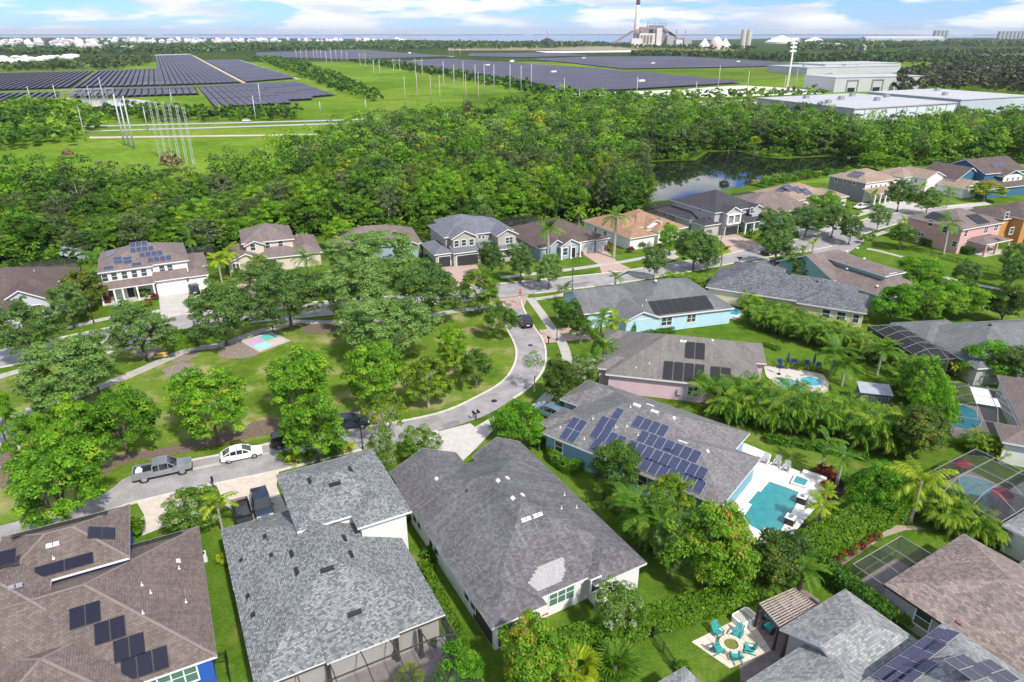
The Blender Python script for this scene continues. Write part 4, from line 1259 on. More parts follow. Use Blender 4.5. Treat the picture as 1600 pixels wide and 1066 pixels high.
# --- brown roof, deep blue walls (bottom left)
h = House('house', 'brown-roofed house with deep blue walls and black panels at the bottom left corner', (-22.87, 37.07), 27, 'wall_blue_deep', R_H1, cap=CAP_B)
h.block(-22, 0, 0.6, 16.8, 3, .42); h.block(-16.4, -2.3, -4.4, 8, 3, .42, 'y'); h.block(-14.6, 10.9, -4.7, 18.8, 6, .45); h.block(-20, 7.3, -10.3, 15, 6.02, .45, 'x'); h.block(-24, -6, -14, 6, 3, .42, 'y')
h.done()
for X, Y in ((465, 703), (600, 785), (705, 880)): h.solar(0, 'S', S(14, X, Y), 2, 1, 1.02, 1.72, 'pv_black')
h.solar(0, 'S', S(14, 790, 968), 3, 1, 1.02, 1.72, 'pv_black')
h.solar(2, 'S', S(14, 352, 432), 2, 1, 2.05, 1.02, 'pv_black'); h.solar(2, 'E', S(14, 552, 258), 1, 2, 1.6, 1.02, 'pv_black')
h.solar(0, 'N', S(14, 820, 305), 2, 1, 2.6, 1.0, 'pool_heater', name='collector'); h.solar(2, 'N', S(14, 330, 212), 3, 1, 2.4, 1.0, 'pool_heater', name='collector')
h.solar(3, 'S', S(14, 20, 395), 1, 1, 1.7, 1.3, 'pv_black')
h.vent(2, 'S', S(14, 287, 318), 'twin'); h.vent(3, 'S', S(14, 85, 545), 'twin', 'grey_metal'); h.vent(0, 'E', S(14, 968, 408), 'box')
for X, Y in ((292, 395), ): h.vent(2, 'S', S(14, X, Y), 'pipe', 'aluminium_white')
for X, Y in ((975, 450), (772, 540), (820, 582), (1012, 632), (778, 693)): h.vent(0, 'E', S(14, X, Y), 'pipe', 'aluminium_white')
h.win_at(0, 'S', -2.3, 1.0, 2.6, 1.6, 'triple', 'window_green'); h.win_at(0, 'E', 4, 1.0, 1.2, 1.5); h.win_at(0, 'E', 10, 1.0, 1.2, 1.5)
h.win_at(2, 'E', 14.5, 4.2, 1.1, 1.3)

# --- silver shingle house with the raised upper storey
h2 = h = House('house', 'two-level house with silver-speckled roof and white upper wall at bottom left', (-19.47, 35.06), 28, 'wall_offwhite', R_H2)
h.block(.6, -1, 15.4, 18.4, 3, .45, 'y'); h.block(6.5, 11, 16.4, 20.7, 6, .36, 'x'); h.block(11.35, 9, 16.42, 18, 6, .36, 'y', 'hg'); h.shed(5.7, -1.35, 11.4, 2.4, 3.08, 1.68)
h.block(.6, 10, 7, 18.5, 3.02, .45, 'y')
h.done()
for X, Y in ((246, 402), (275, 488), (138, 512), (168, 675), (192, 760)): h.vent(0, 'W', S(15, X, Y), 'box', 'black_metal')
for X, Y in ((368, 482), (390, 562)): h.vent(0, 'W', S(15, X, Y), 'tall', 'black_metal')
h.vent(0, 'W', S(15, 257, 420), 'pipe', 'panel_edge'); h.vent(0, 'E', S(15, 605, 412), 'tall', 'black_metal'); h.vent(0, 'E', S(15, 635, 485), 'tall', 'black_metal')
h.vent(0, 'S', S(15, 527, 552), 'long', 'black_metal'); h.vent(3, 'S', S(15, 652, 752), 'long', 'black_metal'); h.vent(1, 'S', S(15, 562, 165), 'long', 'black_metal'); h.vent(1, 'W', S(15, 449, 150), 'tall', 'black_metal'); h.vent(1, 'E', S(15, 632, 98), 'tall', 'black_metal')
h.win_at(0, 'E', 4, 1.0, 1.2, 1.4); h.win_at(0, 'E', 8, 1.0, 1.2, 1.4)
h.slab(1, -9.2, 15.4, -.4, 'deck_grey', .08, 'lanai_floor')
h.posts([(5.8, -.9), (11.2, -.9), (13, -1.5)], .08, 2.9, .3, 'bronze_frame')
h.cage(1.2, -9.2, 15.3, -1.15, 2.95, .5, 1.6, 2.3, 'N', screen='insect_screen')

# --- charcoal hip roof in the middle
h3 = h = House('house', 'white-walled house with large charcoal hip roof and pale repair patch, centre bottom', (-1.65, 39.99), 29.3, 'wall_white_house', R_H3)
h.block(0, .8, 15.5, 21.4, 3, .46, 'y'); h.block(0, -.1, 5.2, 9, 3, .46, 'y'); h.block(9.9, -.3, 15.5, 7, 3, .46, 'y'); h.block(.3, 15, 8.1, 24, 3, .46, 'y', 'hg'); h.block(9.4, 14, 15.5, 22.4, 3, .5, 'y', 'hg')
h.done()
for X, Y in ((470, 240), (530, 312)): h.vent(0, 'W', S(16, X, Y), 'box')
for X, Y in ((505, 229), (567, 299)): h.vent(0, 'E', S(16, X, Y), 'box')
h.vent(0, 'S', S(16, 582, 398), 'twin'); h.vent(0, 'S', S(16, 630, 381), 'twin'); h.vent(3, 'W', S(16, 217, 232), 'box')
for X, Y in ((740, 300), (728, 355), (790, 352)): h.vent(0, 'E', S(16, X, Y), 'pipe', 'aluminium_white')
h.vent(0, 'W', S(16, 340, 283), 'pipe', 'black_metal')
# pale replacement shingles, laid course by course
rp = pm('shingle_new', (.36, .35, .355), .9, .12, 4.0, fine=.2)
a0, b0 = h.on_slope(0, 'S', *S(16, 672, 632)); rr = random.Random(5); mb = MB(); made = {}
for r in range(9):
    x = -1.9 + .9 * abs(r - 4) / 4 + (r - 4) * .12
    while x < 1.9 - .7 * abs(r - 3) / 5 + (r - 4) * .16:
        w = rr.choice((.34, .5)); k = w
        if k not in made: made[k] = MB().box(0, 0, 0, w - .012, .215, .012).mesh('shingle', rp)
        o = link('shingle', made[k], h.roof_o); o.matrix_local = h.slope_matrix(0, 'S', a0 + x, b0 + (r - 4) * .21, .006 + .002 * (r % 2)); x += w
h.win(0, 'S', S(16, 728, 708), 2.5, 1.5, 'triple', 'window_green'); h.win(2, 'S', S(16, 868, 665), .9, 1.3, 'single')
h.win_at(0, 'W', 4.2, 1.0, .9, 1.4); h.win_at(0, 'W', 5.4, 1.0, .9, 1.4); h.win_at(0, 'W', 12, 1.0, .9, 1.4); h.win_at(0, 'W', 13.2, 1.0, .9, 1.4); h.win_at(0, 'W', 16.2, 1.0, .9, 1.4); h.win_at(0, 'W', 17.4, 1.0, .9, 1.4)
# shade of the lanai opening painted as dark panels at the south-west corner
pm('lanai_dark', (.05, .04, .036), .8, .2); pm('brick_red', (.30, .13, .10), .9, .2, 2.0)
h.put('lanai_shade', MB().box(-1.75, -.03, 0, 1.75, .0, 2.3).mesh('lanai_shade', M['lanai_dark']), 1, 'S', 2.55, .15)
h.put('lanai_shade', MB().box(-1.7, -.03, 0, 1.7, .0, 2.3).mesh('lanai_shade', M['lanai_dark']), 1, 'W', 2.4, .15)
for x in (1.4, 2.6, 3.8): h.put('screen_post', MB().box(-.04, -.06, 0, .04, -.03, 2.3).mesh('screen_post', M['bronze_frame']), 1, 'S', x, .15)
h.put('rail', MB().box(-1.75, -.06, 0, 1.75, -.03, .06).mesh('rail', M['bronze_frame']), 1, 'S', 2.55, .95)

# --- blue house with the big solar array and the pool
h4 = h = House('house', 'blue-walled house with grey roof and large blue solar array beside the white pool deck', (20.90, 55.27), -38.5, 'wall_blue', R_H4)
h.block(-22.3, 0, -2.9, 15.2, 3, .46, 'x'); h.block(-13, 0, 0, 10.8, 3, .46, 'x'); h.block(-25.2, 8, -17, 14.8, 3, .46, 'x'); h.block(-23.6, 1.5, -17, 6.5, 3, .46, 'x')
h.done()
for X, Y, nx, ny in ((235, 320, 2, 1), (193, 385, 2, 1), (412, 315, 2, 1), (476, 258, 1, 1), (671, 330, 4, 1), (778, 452, 7, 1)): h.solar(0, 'S', S(17, X, Y), nx, ny)
for X, Y, nx in ((420, 395, 4), (345, 445, 1)): h.solar(0, 'S', S(17, X, Y), nx, 1)
h.solar(1, 'S', S(17, 760, 530), 9, 1); h.solar(1, 'S', S(17, 800, 622), 7, 1)
for X, Y in ((592, 204), (697, 241)): h.vent(0, 'S', S(17, X, Y), 'twin')
h.vent(0, 'N', S(17, 668, 203), 'twin'); h.vent(0, 'E', S(17, 810, 280), 'box'); h.vent(1, 'N', S(17, 862, 423), 'twin'); h.vent(1, 'E', S(17, 1010, 478), 'box')
for X, Y in ((330, 285), (135, 337), (278, 405), (598, 382), (465, 335), (530, 330), (998, 670), (552, 215)): h.vent(0, 'S', S(17, X, Y), 'pipe', 'aluminium_white')
for x in (-20, -14.5, -9): h.win_at(0, 'S', x, 1.0, 1.0, 1.4)
h.door(0, 'S', -7, 'white_paint')
h.posts([(-.7, 2.6), (-.7, 5.4), (-.7, 8.4)], .1, 2.9, .35, 'wall_white_house')

# --- pink house with pool heaters
h5 = h = House('house', 'pink stucco house with grey hip roof and black pool-heater panels', (12.92, 84.26), -13.6, 'wall_pink', R_H5)
h.block(0, 0, 20.6, 15.6, 3, .45, 'x'); h.block(-1.7, 11.2, 7, 15.7, 3, .45, 'x'); h.block(-1.5, 1.6, 6, 6.2, 3, .45, 'x'); h.block(14, 8.6, 22, 15.7, 3, .4, 'x')
h.done()
h.solar(0, 'S', S(12, 772, 663), 4, 1, 1.22, 3.2, 'pool_heater', .17, 'collector'); h.solar(0, 'S', S(12, 845, 527), 2, 1, 1.22, 3.0, 'pool_heater', .17, 'collector'); h.solar(0, 'S', S(12, 1008, 690), 2, 1, 1.22, 3.1, 'pool_heater', .17, 'collector')
h.vent(0, 'S', S(12, 770, 466), 'twin'); h.vent(0, 'E', S(12, 955, 460), 'box')
for X, Y in ((552, 608), (465, 636)): h.vent(0, 'S', S(12, X, Y), 'pipe', 'aluminium_white')
h.win(0, 'S', S(12, 830, 785), 1.3, 1.4, 'double'); h.win_at(0, 'S', 17.5, 1.0, 1.0, 1.4)
h.put('utility_box', MB().box(-.3, -.25, 0, .3, 0, .8).mesh('utility_box', M['aluminium_white']), 0, 'S', 10.2, .9)

# --- pale blue house
h6 = h = House('house', 'pale blue house with slate grey roof and row of black panels by a turquoise pool', (24.35, 105.2), 16, 'wall_sky', R_H6)
h.block(-4, 0, 14.5, 16.5, 3, .42, 'x'); h.block(-11.5, 4.5, 2, 15.5, 3.02, .42, 'x', 'gh'); h.block(-6.2, -.4, .3, 9, 3.0, .42, 'y', 'gh')
h.done()
h.solar(0, 'S', S(12, 755, 235), 8, 1, 1.22, 3.3, 'pool_heater', .17, 'collector')
h.vent(0, 'S', S(12, 592, 78), 'box'); h.vent(0, 'S', S(12, 532, 205), 'pipe', 'aluminium_white'); h.vent(0, 'S', S(12, 507, 240), 'pipe', 'aluminium_white')
h.win(0, 'S', S(12, 662, 337), 1.9, 1.4, 'double'); h.win(0, 'S', S(12, 820, 317), 1.6, 1.3, 'double')

# --- far left single-storey house
h = House('house', 'brown-roofed single-storey house with lilac gable at the left edge', (-84.16, 110.4), 27, 'wall_lilac', R_BRN)
h.block(-14, 2, 7, 20, 3.1, .4, 'y'); h.block(-5, .8, 3.6, 12, 3.2, .55, 'y', 'gh'); h.block(-12, -5, -.2, 6, 3.1, .4, 'y', 'gh'); h.block(2, 8, 7.5, 14, 3.1, .45, 'y', 'gh')
h.done()
h.garage(2, 'S', -5, 5, 2.3, 'garage_lilac'); h.win_at(1, 'S', 1.2, 1.0, 1.2, 1.4)
h.vent(0, 'E', S(4, 210, 370), 'pipe', 'aluminium_white')
h.cage(-4, 20.2, 6.5, 27, 2.9, .9, 1.4, 2.3, 'S')

# --- white two-storey with solar
h = House('house', 'white two-storey house with blue roof panels and wide concrete drive', (-76.19, 119.5), 28, 'wall_white_house', R_MAU)
h.block(0, 0, 9.2, 11, 5.8, .4, 'y'); h.block(0.2, .7, 15.6, 14.5, 5.8, .4, 'x'); h.block(14, -1.2, 18.5, 9, 3, .4, 'y'); h.shed(-.4, -2, 9.0, 1.2, 3.0, 1.0); h.shed(8.9, -1.7, 14.9, 1.4, 3.2, 1.1)
h.block(15, 4, 19, 14, 3.3, .35, 'y')
h.wallbox(9.2, -1.2, 0, 14.4, 1.4, 3.1)
h.done()
for X, Y in ((727, 305), (787, 305)): h.solar(0, 'S', S(4, X, Y), 1, 2, 1.5, 1.0)
h.solar(0, 'S', S(4, 670, 352), 1, 1, 1.7, 1.0); h.solar(0, 'S', S(4, 843, 330), 1, 1, 1.7, 1.0)
for X, Y in ((855, 205), (876, 238), (932, 266), (985, 296)): h.solar(1, 'S', S(4, X, Y), 3 if X < 870 else 4, 1, 1.0, 1.4)
h.solar(0, 'W', S(4, 685, 262), 3, 1, 1.0, 1.6)
for X, Y in ((648, 412), (705, 402), (768, 394), (829, 386), (888, 378)): h.win(0, 'S', S(4, X, Y), .9, 1.35)
for X, Y in ((1000, 357), (1049, 351)): h.win(1, 'S', S(4, X, Y), .9, 1.35)
for X in (690, 855, 915): h.win(0, 'S', S(4, X, 505), 1.1, 1.6)
h.door(0, 'S', 4.6, 'black_metal', 1.2, 2.3)
h.garage(0, 'S', 11.6, 4.8, 2.2, 'white_paint', -1.2); h.garage(2, 'S', 16.3, 2.6, 2.2, 'white_paint')
h.posts([(-.1, -1.8), (2, -1.8), (3.4, -1.8), (5.8, -1.8), (8.6, -1.8)], .0, 3.0, .28)
h.slab(-.3, -2, 9, .5, 'concrete_pale', .2, 'porch')
h.cage(15.4, 14.4, 21, 19, 3.2, .6, 1.2, 2.0, 'S')

# --- beige two-storey
h = House('house', 'beige two-storey house with mauve roof and low side wing', (-56.68, 139.09), 22, 'wall_beige', R_MAU)
h.block(-.2, -.5, 10.6, 11.5, 5.8, .42, 'x'); h.block(.2, -1.6, 4.6, 6, 5.5, .45, 'y', 'gh'); h.block(9.5, -3, 15.8, 12, 3, .42, 'y'); h.block(-3.4, -4, 4, 9, 3, .42, 'y', 'gh'); h.block(2, -3.5, 12, 6, 3.02, .4, 'x')
h.done()
for X, Y in ((217, 262), (307, 250), (388, 242)): h.win(1 if X < 300 else 0, 'S', S(5, X, Y), .95, 1.4)
h.win(3, 'S', S(5, 115, 385), 1.2, 1.5, 'double'); h.door(4, 'S', 5.4, 'black_metal', 1.6, 2.3)
h.vent(2, 'E', S(5, 487, 190), 'pipe', 'aluminium_white')

# --- mauve roofed single storey behind the oaks
h = House('house', 'mauve-roofed grey house half hidden behind the large park oaks', (-38.8, 143.0), 17, 'wall_bluegrey_house', R_MAU)
h.block(0, 0, 19.5, 14, 3.2, .42, 'x'); h.block(13.5, -1.2, 18.7, 6, 3.2, .45, 'y', 'gh'); h.block(1.5, -7.5, 8, 4, 3.1, .42, 'y'); h.block(4.6, 1.2, 9.6, 8, 3.3, .5, 'y', 'gh')
h.done()
h.win_at(1, 'S', 16.1, 1.0, 1.4, 1.4, 'double'); h.garage(2, 'S', 4.7, 4.8)

# --- blue-grey two-storey with black garage doors
h = House('house', 'grey two-storey house with blue-grey roof, white gables and black garage doors', (-13.13, 142.49), 24, 'wall_greige', R_BLU)
h.block(-1, 1.5, 15.5, 13, 5.8, .42, 'x'); h.block(0, -.5, 6.2, 7, 5.8, .5, 'y', 'gh'); h.block(9.8, -2.2, 15, 6, 5.8, .5, 'y', 'gh'); h.block(-4.2, -1, .6, 9, 3, .42, 'y'); h.shed(-.2, -1.9, 6.6, .8, 3.0, 1.0); h.shed(6, -3.2, 15.2, .6, 3.0, 1.2); h.block(2, 9, 12, 18, 5.6, .4, 'x')
h.wallbox(.0, -1.4, 0, 6.2, .5, 3.0); h.wallbox(9.9, -2.6, 0, 14.8, .5, 3.1)
h.done()
for X, Y in ((210, 280), (255, 274), (302, 270)): h.win(1, 'S', S(6, X, Y), 1.0, 1.3)
h.win(2, 'S', S(6, 535, 258), 1.7, 1.3, 'double')
for X in (352, 375): h.win(0, 'S', S(6, X, 240), .6, .6, 'plain')
for X in (432, 457): h.win(0, 'S', S(6, X, 245), .6, .6, 'plain')
h.garage(1, 'S', 3.2, 4.9, 2.2, 'garage_dark', -1.4); h.garage(3, 'S', -1.8, 2.6, 2.2, 'garage_dark')
h.vent(0, 'S', S(6, 178, 187), 'pipe', 'black_metal')

# --- brown single storey with white gable porch
h = House('house', 'grey house with large brown roof, white gabled porch and paved drive', (6.12, 144.66), 29, 'wall_bluegrey_house', R_BRN)
h.block(0, 0, 18.5, 18.5, 3, .4, 'x'); h.block(4.4, -1.4, 10.2, 6, 3, .5, 'y', 'gh'); h.block(2.2, -.5, 6.2, 5, 3.3, .6, 'y', 'gh'); h.block(14.6, -.5, 18.6, 6, 3.0, .4, 'y')
h.done()
h.garage(0, 'S', 12.2, 4.6, 2.2, 'garage_grey'); h.garage(3, 'S', 16.6, 2.6, 2.2, 'garage_grey')
h.win_at(0, 'S', 2.6, .9, 1.8, 1.6, 'double'); h.win_at(1, 'S', 6, .9, 1.2, 1.6); h.door(1, 'S', 8.2, 'black_metal')
for y in (5, 8.5, 12): h.win_at(0, 'W', y, 1.0, .8, 1.3)
h.posts([(4.8, -1.3), (7.3, -1.3), (9.8, -1.3)], 0, 2.9, .3)
h.put('gable_slats', MB().box(-2.4, -.04, 0, 2.4, 0, .12).box(-1.4, -.04, .45, 1.4, 0, .55).box(-.06, -.04, 0, .06, 0, 1.1).box(-1.3, -.04, 0, -1.2, 0, .5).box(1.2, -.04, 0, 1.3, 0, .5).mesh('gable_slats', M['white_paint']), 1, 'S', 7.3, 3.1)
h.cage(1.5, 18.6, 13, 25, 3, 1.0, 1.6, 2.3, 'S')

# --- orange tile house
h = House('house', 'white house with orange tile roof between two royal palms', (27.05, 152.42), 29, 'wall_white_house', R_ORG)
h.block(0, 4, 12.5, 19.5, 3, .42, 'y'); h.block(5.6, 5.2, 15.6, 16, 3.6, .55, 'x', 'hh'); h.block(9.6, 1.5, 19, 18, 3, .42, 'y'); h.block(8.2, 4.2, 14, 12, 3.7, .5, 'y', 'gh')
h.block(0, 0, 8, 8, 3, .42, 'y')
h.done()
for y in (6, 10, 14): h.win_at(0, 'W', y, 1.0, .8, 1.3)
h.put('round_vent', MB().prism([(.3 * math.cos(t * .5236), .3 * math.sin(t * .5236)) for t in range(12)], 0, .04).mesh('round_vent', M['grey_metal']), 3, 'S', 11, 4.6).rotation_euler = (math.pi / 2, 0, 0)
h.vent(0, 'W', S(6, 1340, 85), 'box', 'brick_red')

# --- dark grey two-storey with balcony
h8 = h = House('house', 'dark-roofed grey two-storey house with white balcony over its garage', (47.11, 163.73), 28, 'wall_greytan', R_DRK)
h.block(3.2, .3, 18.4, 17, 5.8, .42, 'x'); h.block(5.4, -1.4, 10.8, 6, 5.8, .5, 'y', 'gh'); h.block(0, 0, 5.4, 5.6, 3, .5, 'y'); h.block(.5, 6, 8, 19.5, 3, .42, 'y'); h.block(14.4, -1.2, 18.2, 5, 5.8, .5, 'y', 'gh'); h.shed(10.8, -2.8, 19, .8, 3.0, 1.3)
h.done()
h.garage(1, 'S', 8.1, 4.2, 2.2, 'garage_dark')
h.put('balcony', MB().box(-2.3, -.5, 0, 2.3, 0, .25).box(-2.3, -.5, 2.3, 2.3, 0, 2.6).box(-2.3, -.5, 0, -1.9, 0, 2.5).box(1.9, -.5, 0, 2.3, 0, 2.5).box(-.2, -.5, 0, .2, 0, 2.5).mesh('balcony', M['white_paint']), 1, 'S', 8.1, 2.75)
h.put('balcony_shade', MB().box(-1.9, -.04, .25, 1.9, -.01, 2.3).mesh('balcony_shade', M['wall_darkgrey']), 1, 'S', 8.1, 2.75)  # shaded recess behind the balcony, painted as a dark grey panel
h.win(4, 'S', S(7, 850, 432), 1.4, 1.4, 'double'); h.win(0, 'W', S(7, 457, 425), .9, .8); h.win(3, 'W', S(7, 185, 458), 1.0, 1.3); h.win_at(0, 'S', 12.4, 4.6, 1.6, .7, 'double')
h.posts([(11.2, -2.5), (14, -2.5), (18.4, -2.5)], 0, 3, .35)
h.cage(1, 19.4, 19, 25, 2.9, .9, 1.5, 2.3, 'S'); h.cage(-6, 12, .6, 20, 2.7, .6, 1.2, 2.3, 'E')

# --- houses along the pond, further right
h = House('house', 'green-walled house with tan-brown hip roof behind the dark two-storey', (67.7, 178.6), 10, 'wall_teal', R_MAU)
h.block(-6, 0, 15, 17, 3, .4, 'x'); h.block(-4, -2, 4, 8, 3, .42, 'y'); h.done(); h.win_at(1, 'S', 0, 1, 1.4, 1.4, 'double')
h = House('house', 'brown-roofed house with a slope full of solar panels beside the pond', (83.0, 193.0), 28, 'wall_beige', R_SND)
h.block(-6, 0, 13, 15, 3, .4, 'x'); h.block(8, -3, 15, 8, 3, .42, 'y'); h.done()
for k in range(3): h.solar(0, 'S', S(7, 1130 + k * 62, 262 + k * 14), 3, 2, 1.0, 1.66, 'pv_purple')
h.solar(0, 'W', S(7, 1085, 268), 3, 2, 1.0, 1.66, 'pv_purple'); h.win_at(1, 'S', 11.5, 1, 1.4, 1.4); h.cage(-16, 4, -5.7, 15, 2.8, .8, 1.4, 2.3, 'E')
h = House('house', 'tan-roofed two-storey house with white front and grey side near the pond', (104.07, 202.04), 27, 'wall_white_house', R_SND)
h.block(0, 0, 15, 13.5, 5.8, .4, 'x'); h.shed(-.3, -3.4, 14, .6, 3, 1.1); h.done()
h.put('side_cladding', MB().box(-6.3, -.06, 0, 6.3, 0, 5.6).mesh('side_cladding', M['wall_darkgrey']), 0, 'W', 6.7, .05)
for X in (395, 430, 465, 500, 535): h.win(0, 'S', S(8, X, 250 - (X - 395) * .08), .6, .8, 'plain')
for X, Y in ((130, 195), (195, 212), (267, 220)): h.win(0, 'W', S(8, X, Y), .9, 1.3, pos=.38)
h.solar(0, 'W', S(8, 280, 160), 4, 2, 1.0, 1.66, 'pv_purple'); h.posts([(1, -3.1), (3.4, -3.1), (5.8, -3.1), (8.2, -3.1)], 0, 3, .4)
h = House('house', 'white-gabled house with long sandy roof right of the tan two-storey', (128.27, 214.25), 25, 'wall_white_house', R_SND)
h.block(0, -1, 9, 14, 4.9, .42, 'y', 'gh'); h.block(-4, 4, 6, 15, 4.7, .4, 'y'); h.block(5, -10, 15, 8, 3, .4, 'y', 'gh'); h.done(); h.win_at(2, 'S', 10, 1, 2, 1.3, 'double'); h.win_at(0, 'W', 3, 3, 1, 1.2)
h = House('house', 'navy blue house with brown roofs and white dormer at the right edge', (137.3, 212.6), 22, 'wall_navy', R_BRN)
h.block(0, 0, 12, 13, 4.4, .6, 'y', 'gg'); h.block(8, -3, 27, 12, 6.4, .45, 'x', 'gg'); h.block(13, -5.5, 23, 3, 5.6, .35, 'y', 'gh'); h.block(4, -8, 26, 2, 3, .35, 'x'); h.done()
h.put('dormer_cladding', MB().box(-4.4, -.05, 0, 4.4, 0, 2.4).mesh('dormer_cladding', M['white_paint']), 2, 'S', 18, 3.6)
for x in (15.6, 18, 20.4): h.win_at(2, 'S', x, 4.2, .7, .9, 'plain', pos=-5.12)
h.solar(1, 'S', S(8, 1360, 88), 6, 1, 1.0, 1.66, 'pv_purple')

# --- salmon two-storey, orange two-storey
h = House('house', 'salmon pink two-storey house with dark roof panels and open porch', (101.16, 149.85), 26, 'wall_salmon', R_MAU)
h.block(0, 0, 15.5, 14, 5.8, .38, 'x'); h.block(3.4, -4, 13, 2, 3, .25, 'x', walls=False); h.done()
h.posts([(4, -3.6), (8, -3.6), (12.4, -3.6)], 0, 3, .4, 'wall_salmon'); h.slab(3.5, -4, 13, .4, 'concrete_pale', .1)
for X, Y in ((845, 527), (952, 575)): h.win(0, 'W', S(8, X, Y), 1.0, 1.4)
h.win(0, 'W', S(8, 770, 612), 1.6, .8, 'double')
for X, Y in ((1110, 605), (1262, 578), (1338, 562)): h.win(0, 'S', S(8, X, Y), 1.0 if X < 1200 else 1.3, 1.4, 'single' if X < 1200 else 'double')
h.win(0, 'S', S(8, 1110, 690), 1.2, 1.2, 'double'); h.win(0, 'W', S(8, 1025, 685), 1.0, 1.2)
h.solar(0, 'S', S(8, 1200, 497), 4, 2, 1.02, 1.8, 'pool_heater', .02, 'collector'); h.solar(0, 'W', S(8, 890, 478), 4, 2, 1.02, 1.5, 'pool_heater', .02, 'collector')
h = House('house', 'orange-brown two-storey house cut by the right picture edge', (121.0, 158.5), 24, 'wall_orange', R_BRN)
h.block(0, 0, 15, 12, 6, .4, 'x'); h.block(-3, 3, 5, 13, 5.6, .4, 'y'); h.block(3, -5, 14, 4, 3, .4, 'x'); h.done(); h.win(0, 'S', S(8, 1420, 470), 1.2, 1.5); h.win(2, 'S', S(8, 1455, 585), 1.2, 1.4)

# --- teal house with long dormer
h = House('house', 'teal house with brown gable roof and long dormer beside the side street', (61.2, 123.2), 27, 'wall_teal', R_MAU)
h.block(0, 0, 16, 14.2, 3, .45, 'x', 'gh'); h.block(.6, -11, 12.4, 9, 3, .45, 'y'); h.block(3.9, -7.5, 9.7, 7, 5.55, .22, 'y', 'hh'); h.done()
h.win(2, 'S', S(8, 550, 937), 1.9, 1.4, 'triple'); h.win(1, 'W', S(8, 180, 1022), 1.4, .8); h.win(0, 'W', S(8, 65, 980), 1.6, .7)
for X, Y in ((210, 742), (48, 770), (342, 796), (212, 874), (292, 718), (442, 1004)): h.vent(0, 'W', S(8, X, Y), 'box')
h.cage(5, -16, 12, -10.8, 2.7, .6, 1.2, 2.3, 'N')
mb = MB(); mb.box(13.6, -12, 0, 17, -8, .2); mb.build('brick_patio', M['brick_red'], h.e)

# --- speckled grey roof house
h = House('house', 'cream house with dark speckled roof behind the palm hedge', (55.12, 109.02), -27, 'wall_cream', R_SPK)
h.block(-22, 1, 3.5, 14, 3, .42, 'x'); h.block(-6, 0, 5.2, 10, 3, .42, 'x'); h.block(-20, 6, -10, 19, 3.02, .42, 'y'); h.done()
h.win_at(1, 'S', 1.4, .9, 1.3, 1.5); h.win_at(1, 'S', 3.7, .9, .9, 1.5); h.win_at(1, 'S', -1, .9, 1.2, 1.5)
for X, Y in ((190, 30), (345, 72)): h.vent(0, 'S', S(13, X, Y), 'box', 'black_metal')

# --- right edge: slate roof with pool cage
h = House('house', 'slate-roofed house with dark mansard pool cage at the right edge', (66.0, 86.0), 8, 'wall_greytan', R_H6)
h.block(-.5, 0, 24, 15.5, 3, .42, 'x'); h.block(-2, 9, 8, 17, 3, .4, 'x'); h.done()
h.vent(0, 'S', S(13, 1305, 313), 'box', 'black_metal'); h.cage(-6.2, 3.6, -.2, 16.6, 2.9, .8, 2.2, 2.2, 'E', screen='insect_screen_dense', frame='cage_grey', bars=.045)

# --- right edge: brown roof with pale-panelled cage and pool
h = House('house', 'brown-roofed house with partly white-panelled pool cage at the right edge', (61.0, 70.3), 67, 'wall_white_house', R_MAU)
h.block(-1, -15, 15, -.1, 3, .42, 'x'); h.block(-4.7, -12, 0, 2.8, 3, .4, 'y'); h.done()
h.cage(0.2, .2, 10, 6.6, 2.9, 1.0, 1.6, 2.4, 'S', screen='insect_screen', frame='cage_grey', solid=(11, 12, 17), bars=.05)
h.slab(0.2, .2, 10, 6.6, 'deck_grey', .06, 'pool_deck')

# --- right edge: white house with large cage
h = House('house', 'white house with light grey roof and big pool cage at the right edge', (47.0, 52.5), 30, 'wall_white_house', R_PAL)
h.block(0, -11, 7, 0, 3, .42, 'y'); h.block(6.4, -12, 20, 2.5, 3.1, .42, 'x'); h.done(); h.win_at(0, 'W', -3.2, .9, 1.0, 1.5, 'single', 'window_green'); h.win_at(0, 'W', -7, .9, 1.0, 1.5)
h.slab(.6, .3, 11.6, 8.6, 'deck_grey', .06, 'pool_deck')
h.cage(.5, .3, 11.6, 8.6, 2.9, 1.1, 2.0, 2.5, '', screen='insect_screen', frame='cage_grey', bars=.05)

# --- bottom right: tan hip roof with screen room
h = House('house', 'house with large tan shingle roof and glassy screen room at the lower right', (31.9, 44.58), 31, 'wall_greytan', R_TAN, 'fascia_dark')
h.block(0, -16, 12.6, 0.2, 3, .42, 'y'); h.block(6, -20, 22, -4.5, 3.02, .4, 'x'); h.done()
h.win(0, 'W', S(21, 968, 590), 1.2, 1.6); h.vent(0, 'W', S(21, 1197, 612), 'box', 'brick_red')
h.slab(.3, .1, 7.6, 3.1, 'deck_grey', .08); h.cage(.3, .1, 7.6, 3.2, 2.7, .05, 1.0, 2.4, 'S', frame='cage_grey', bars=.045)

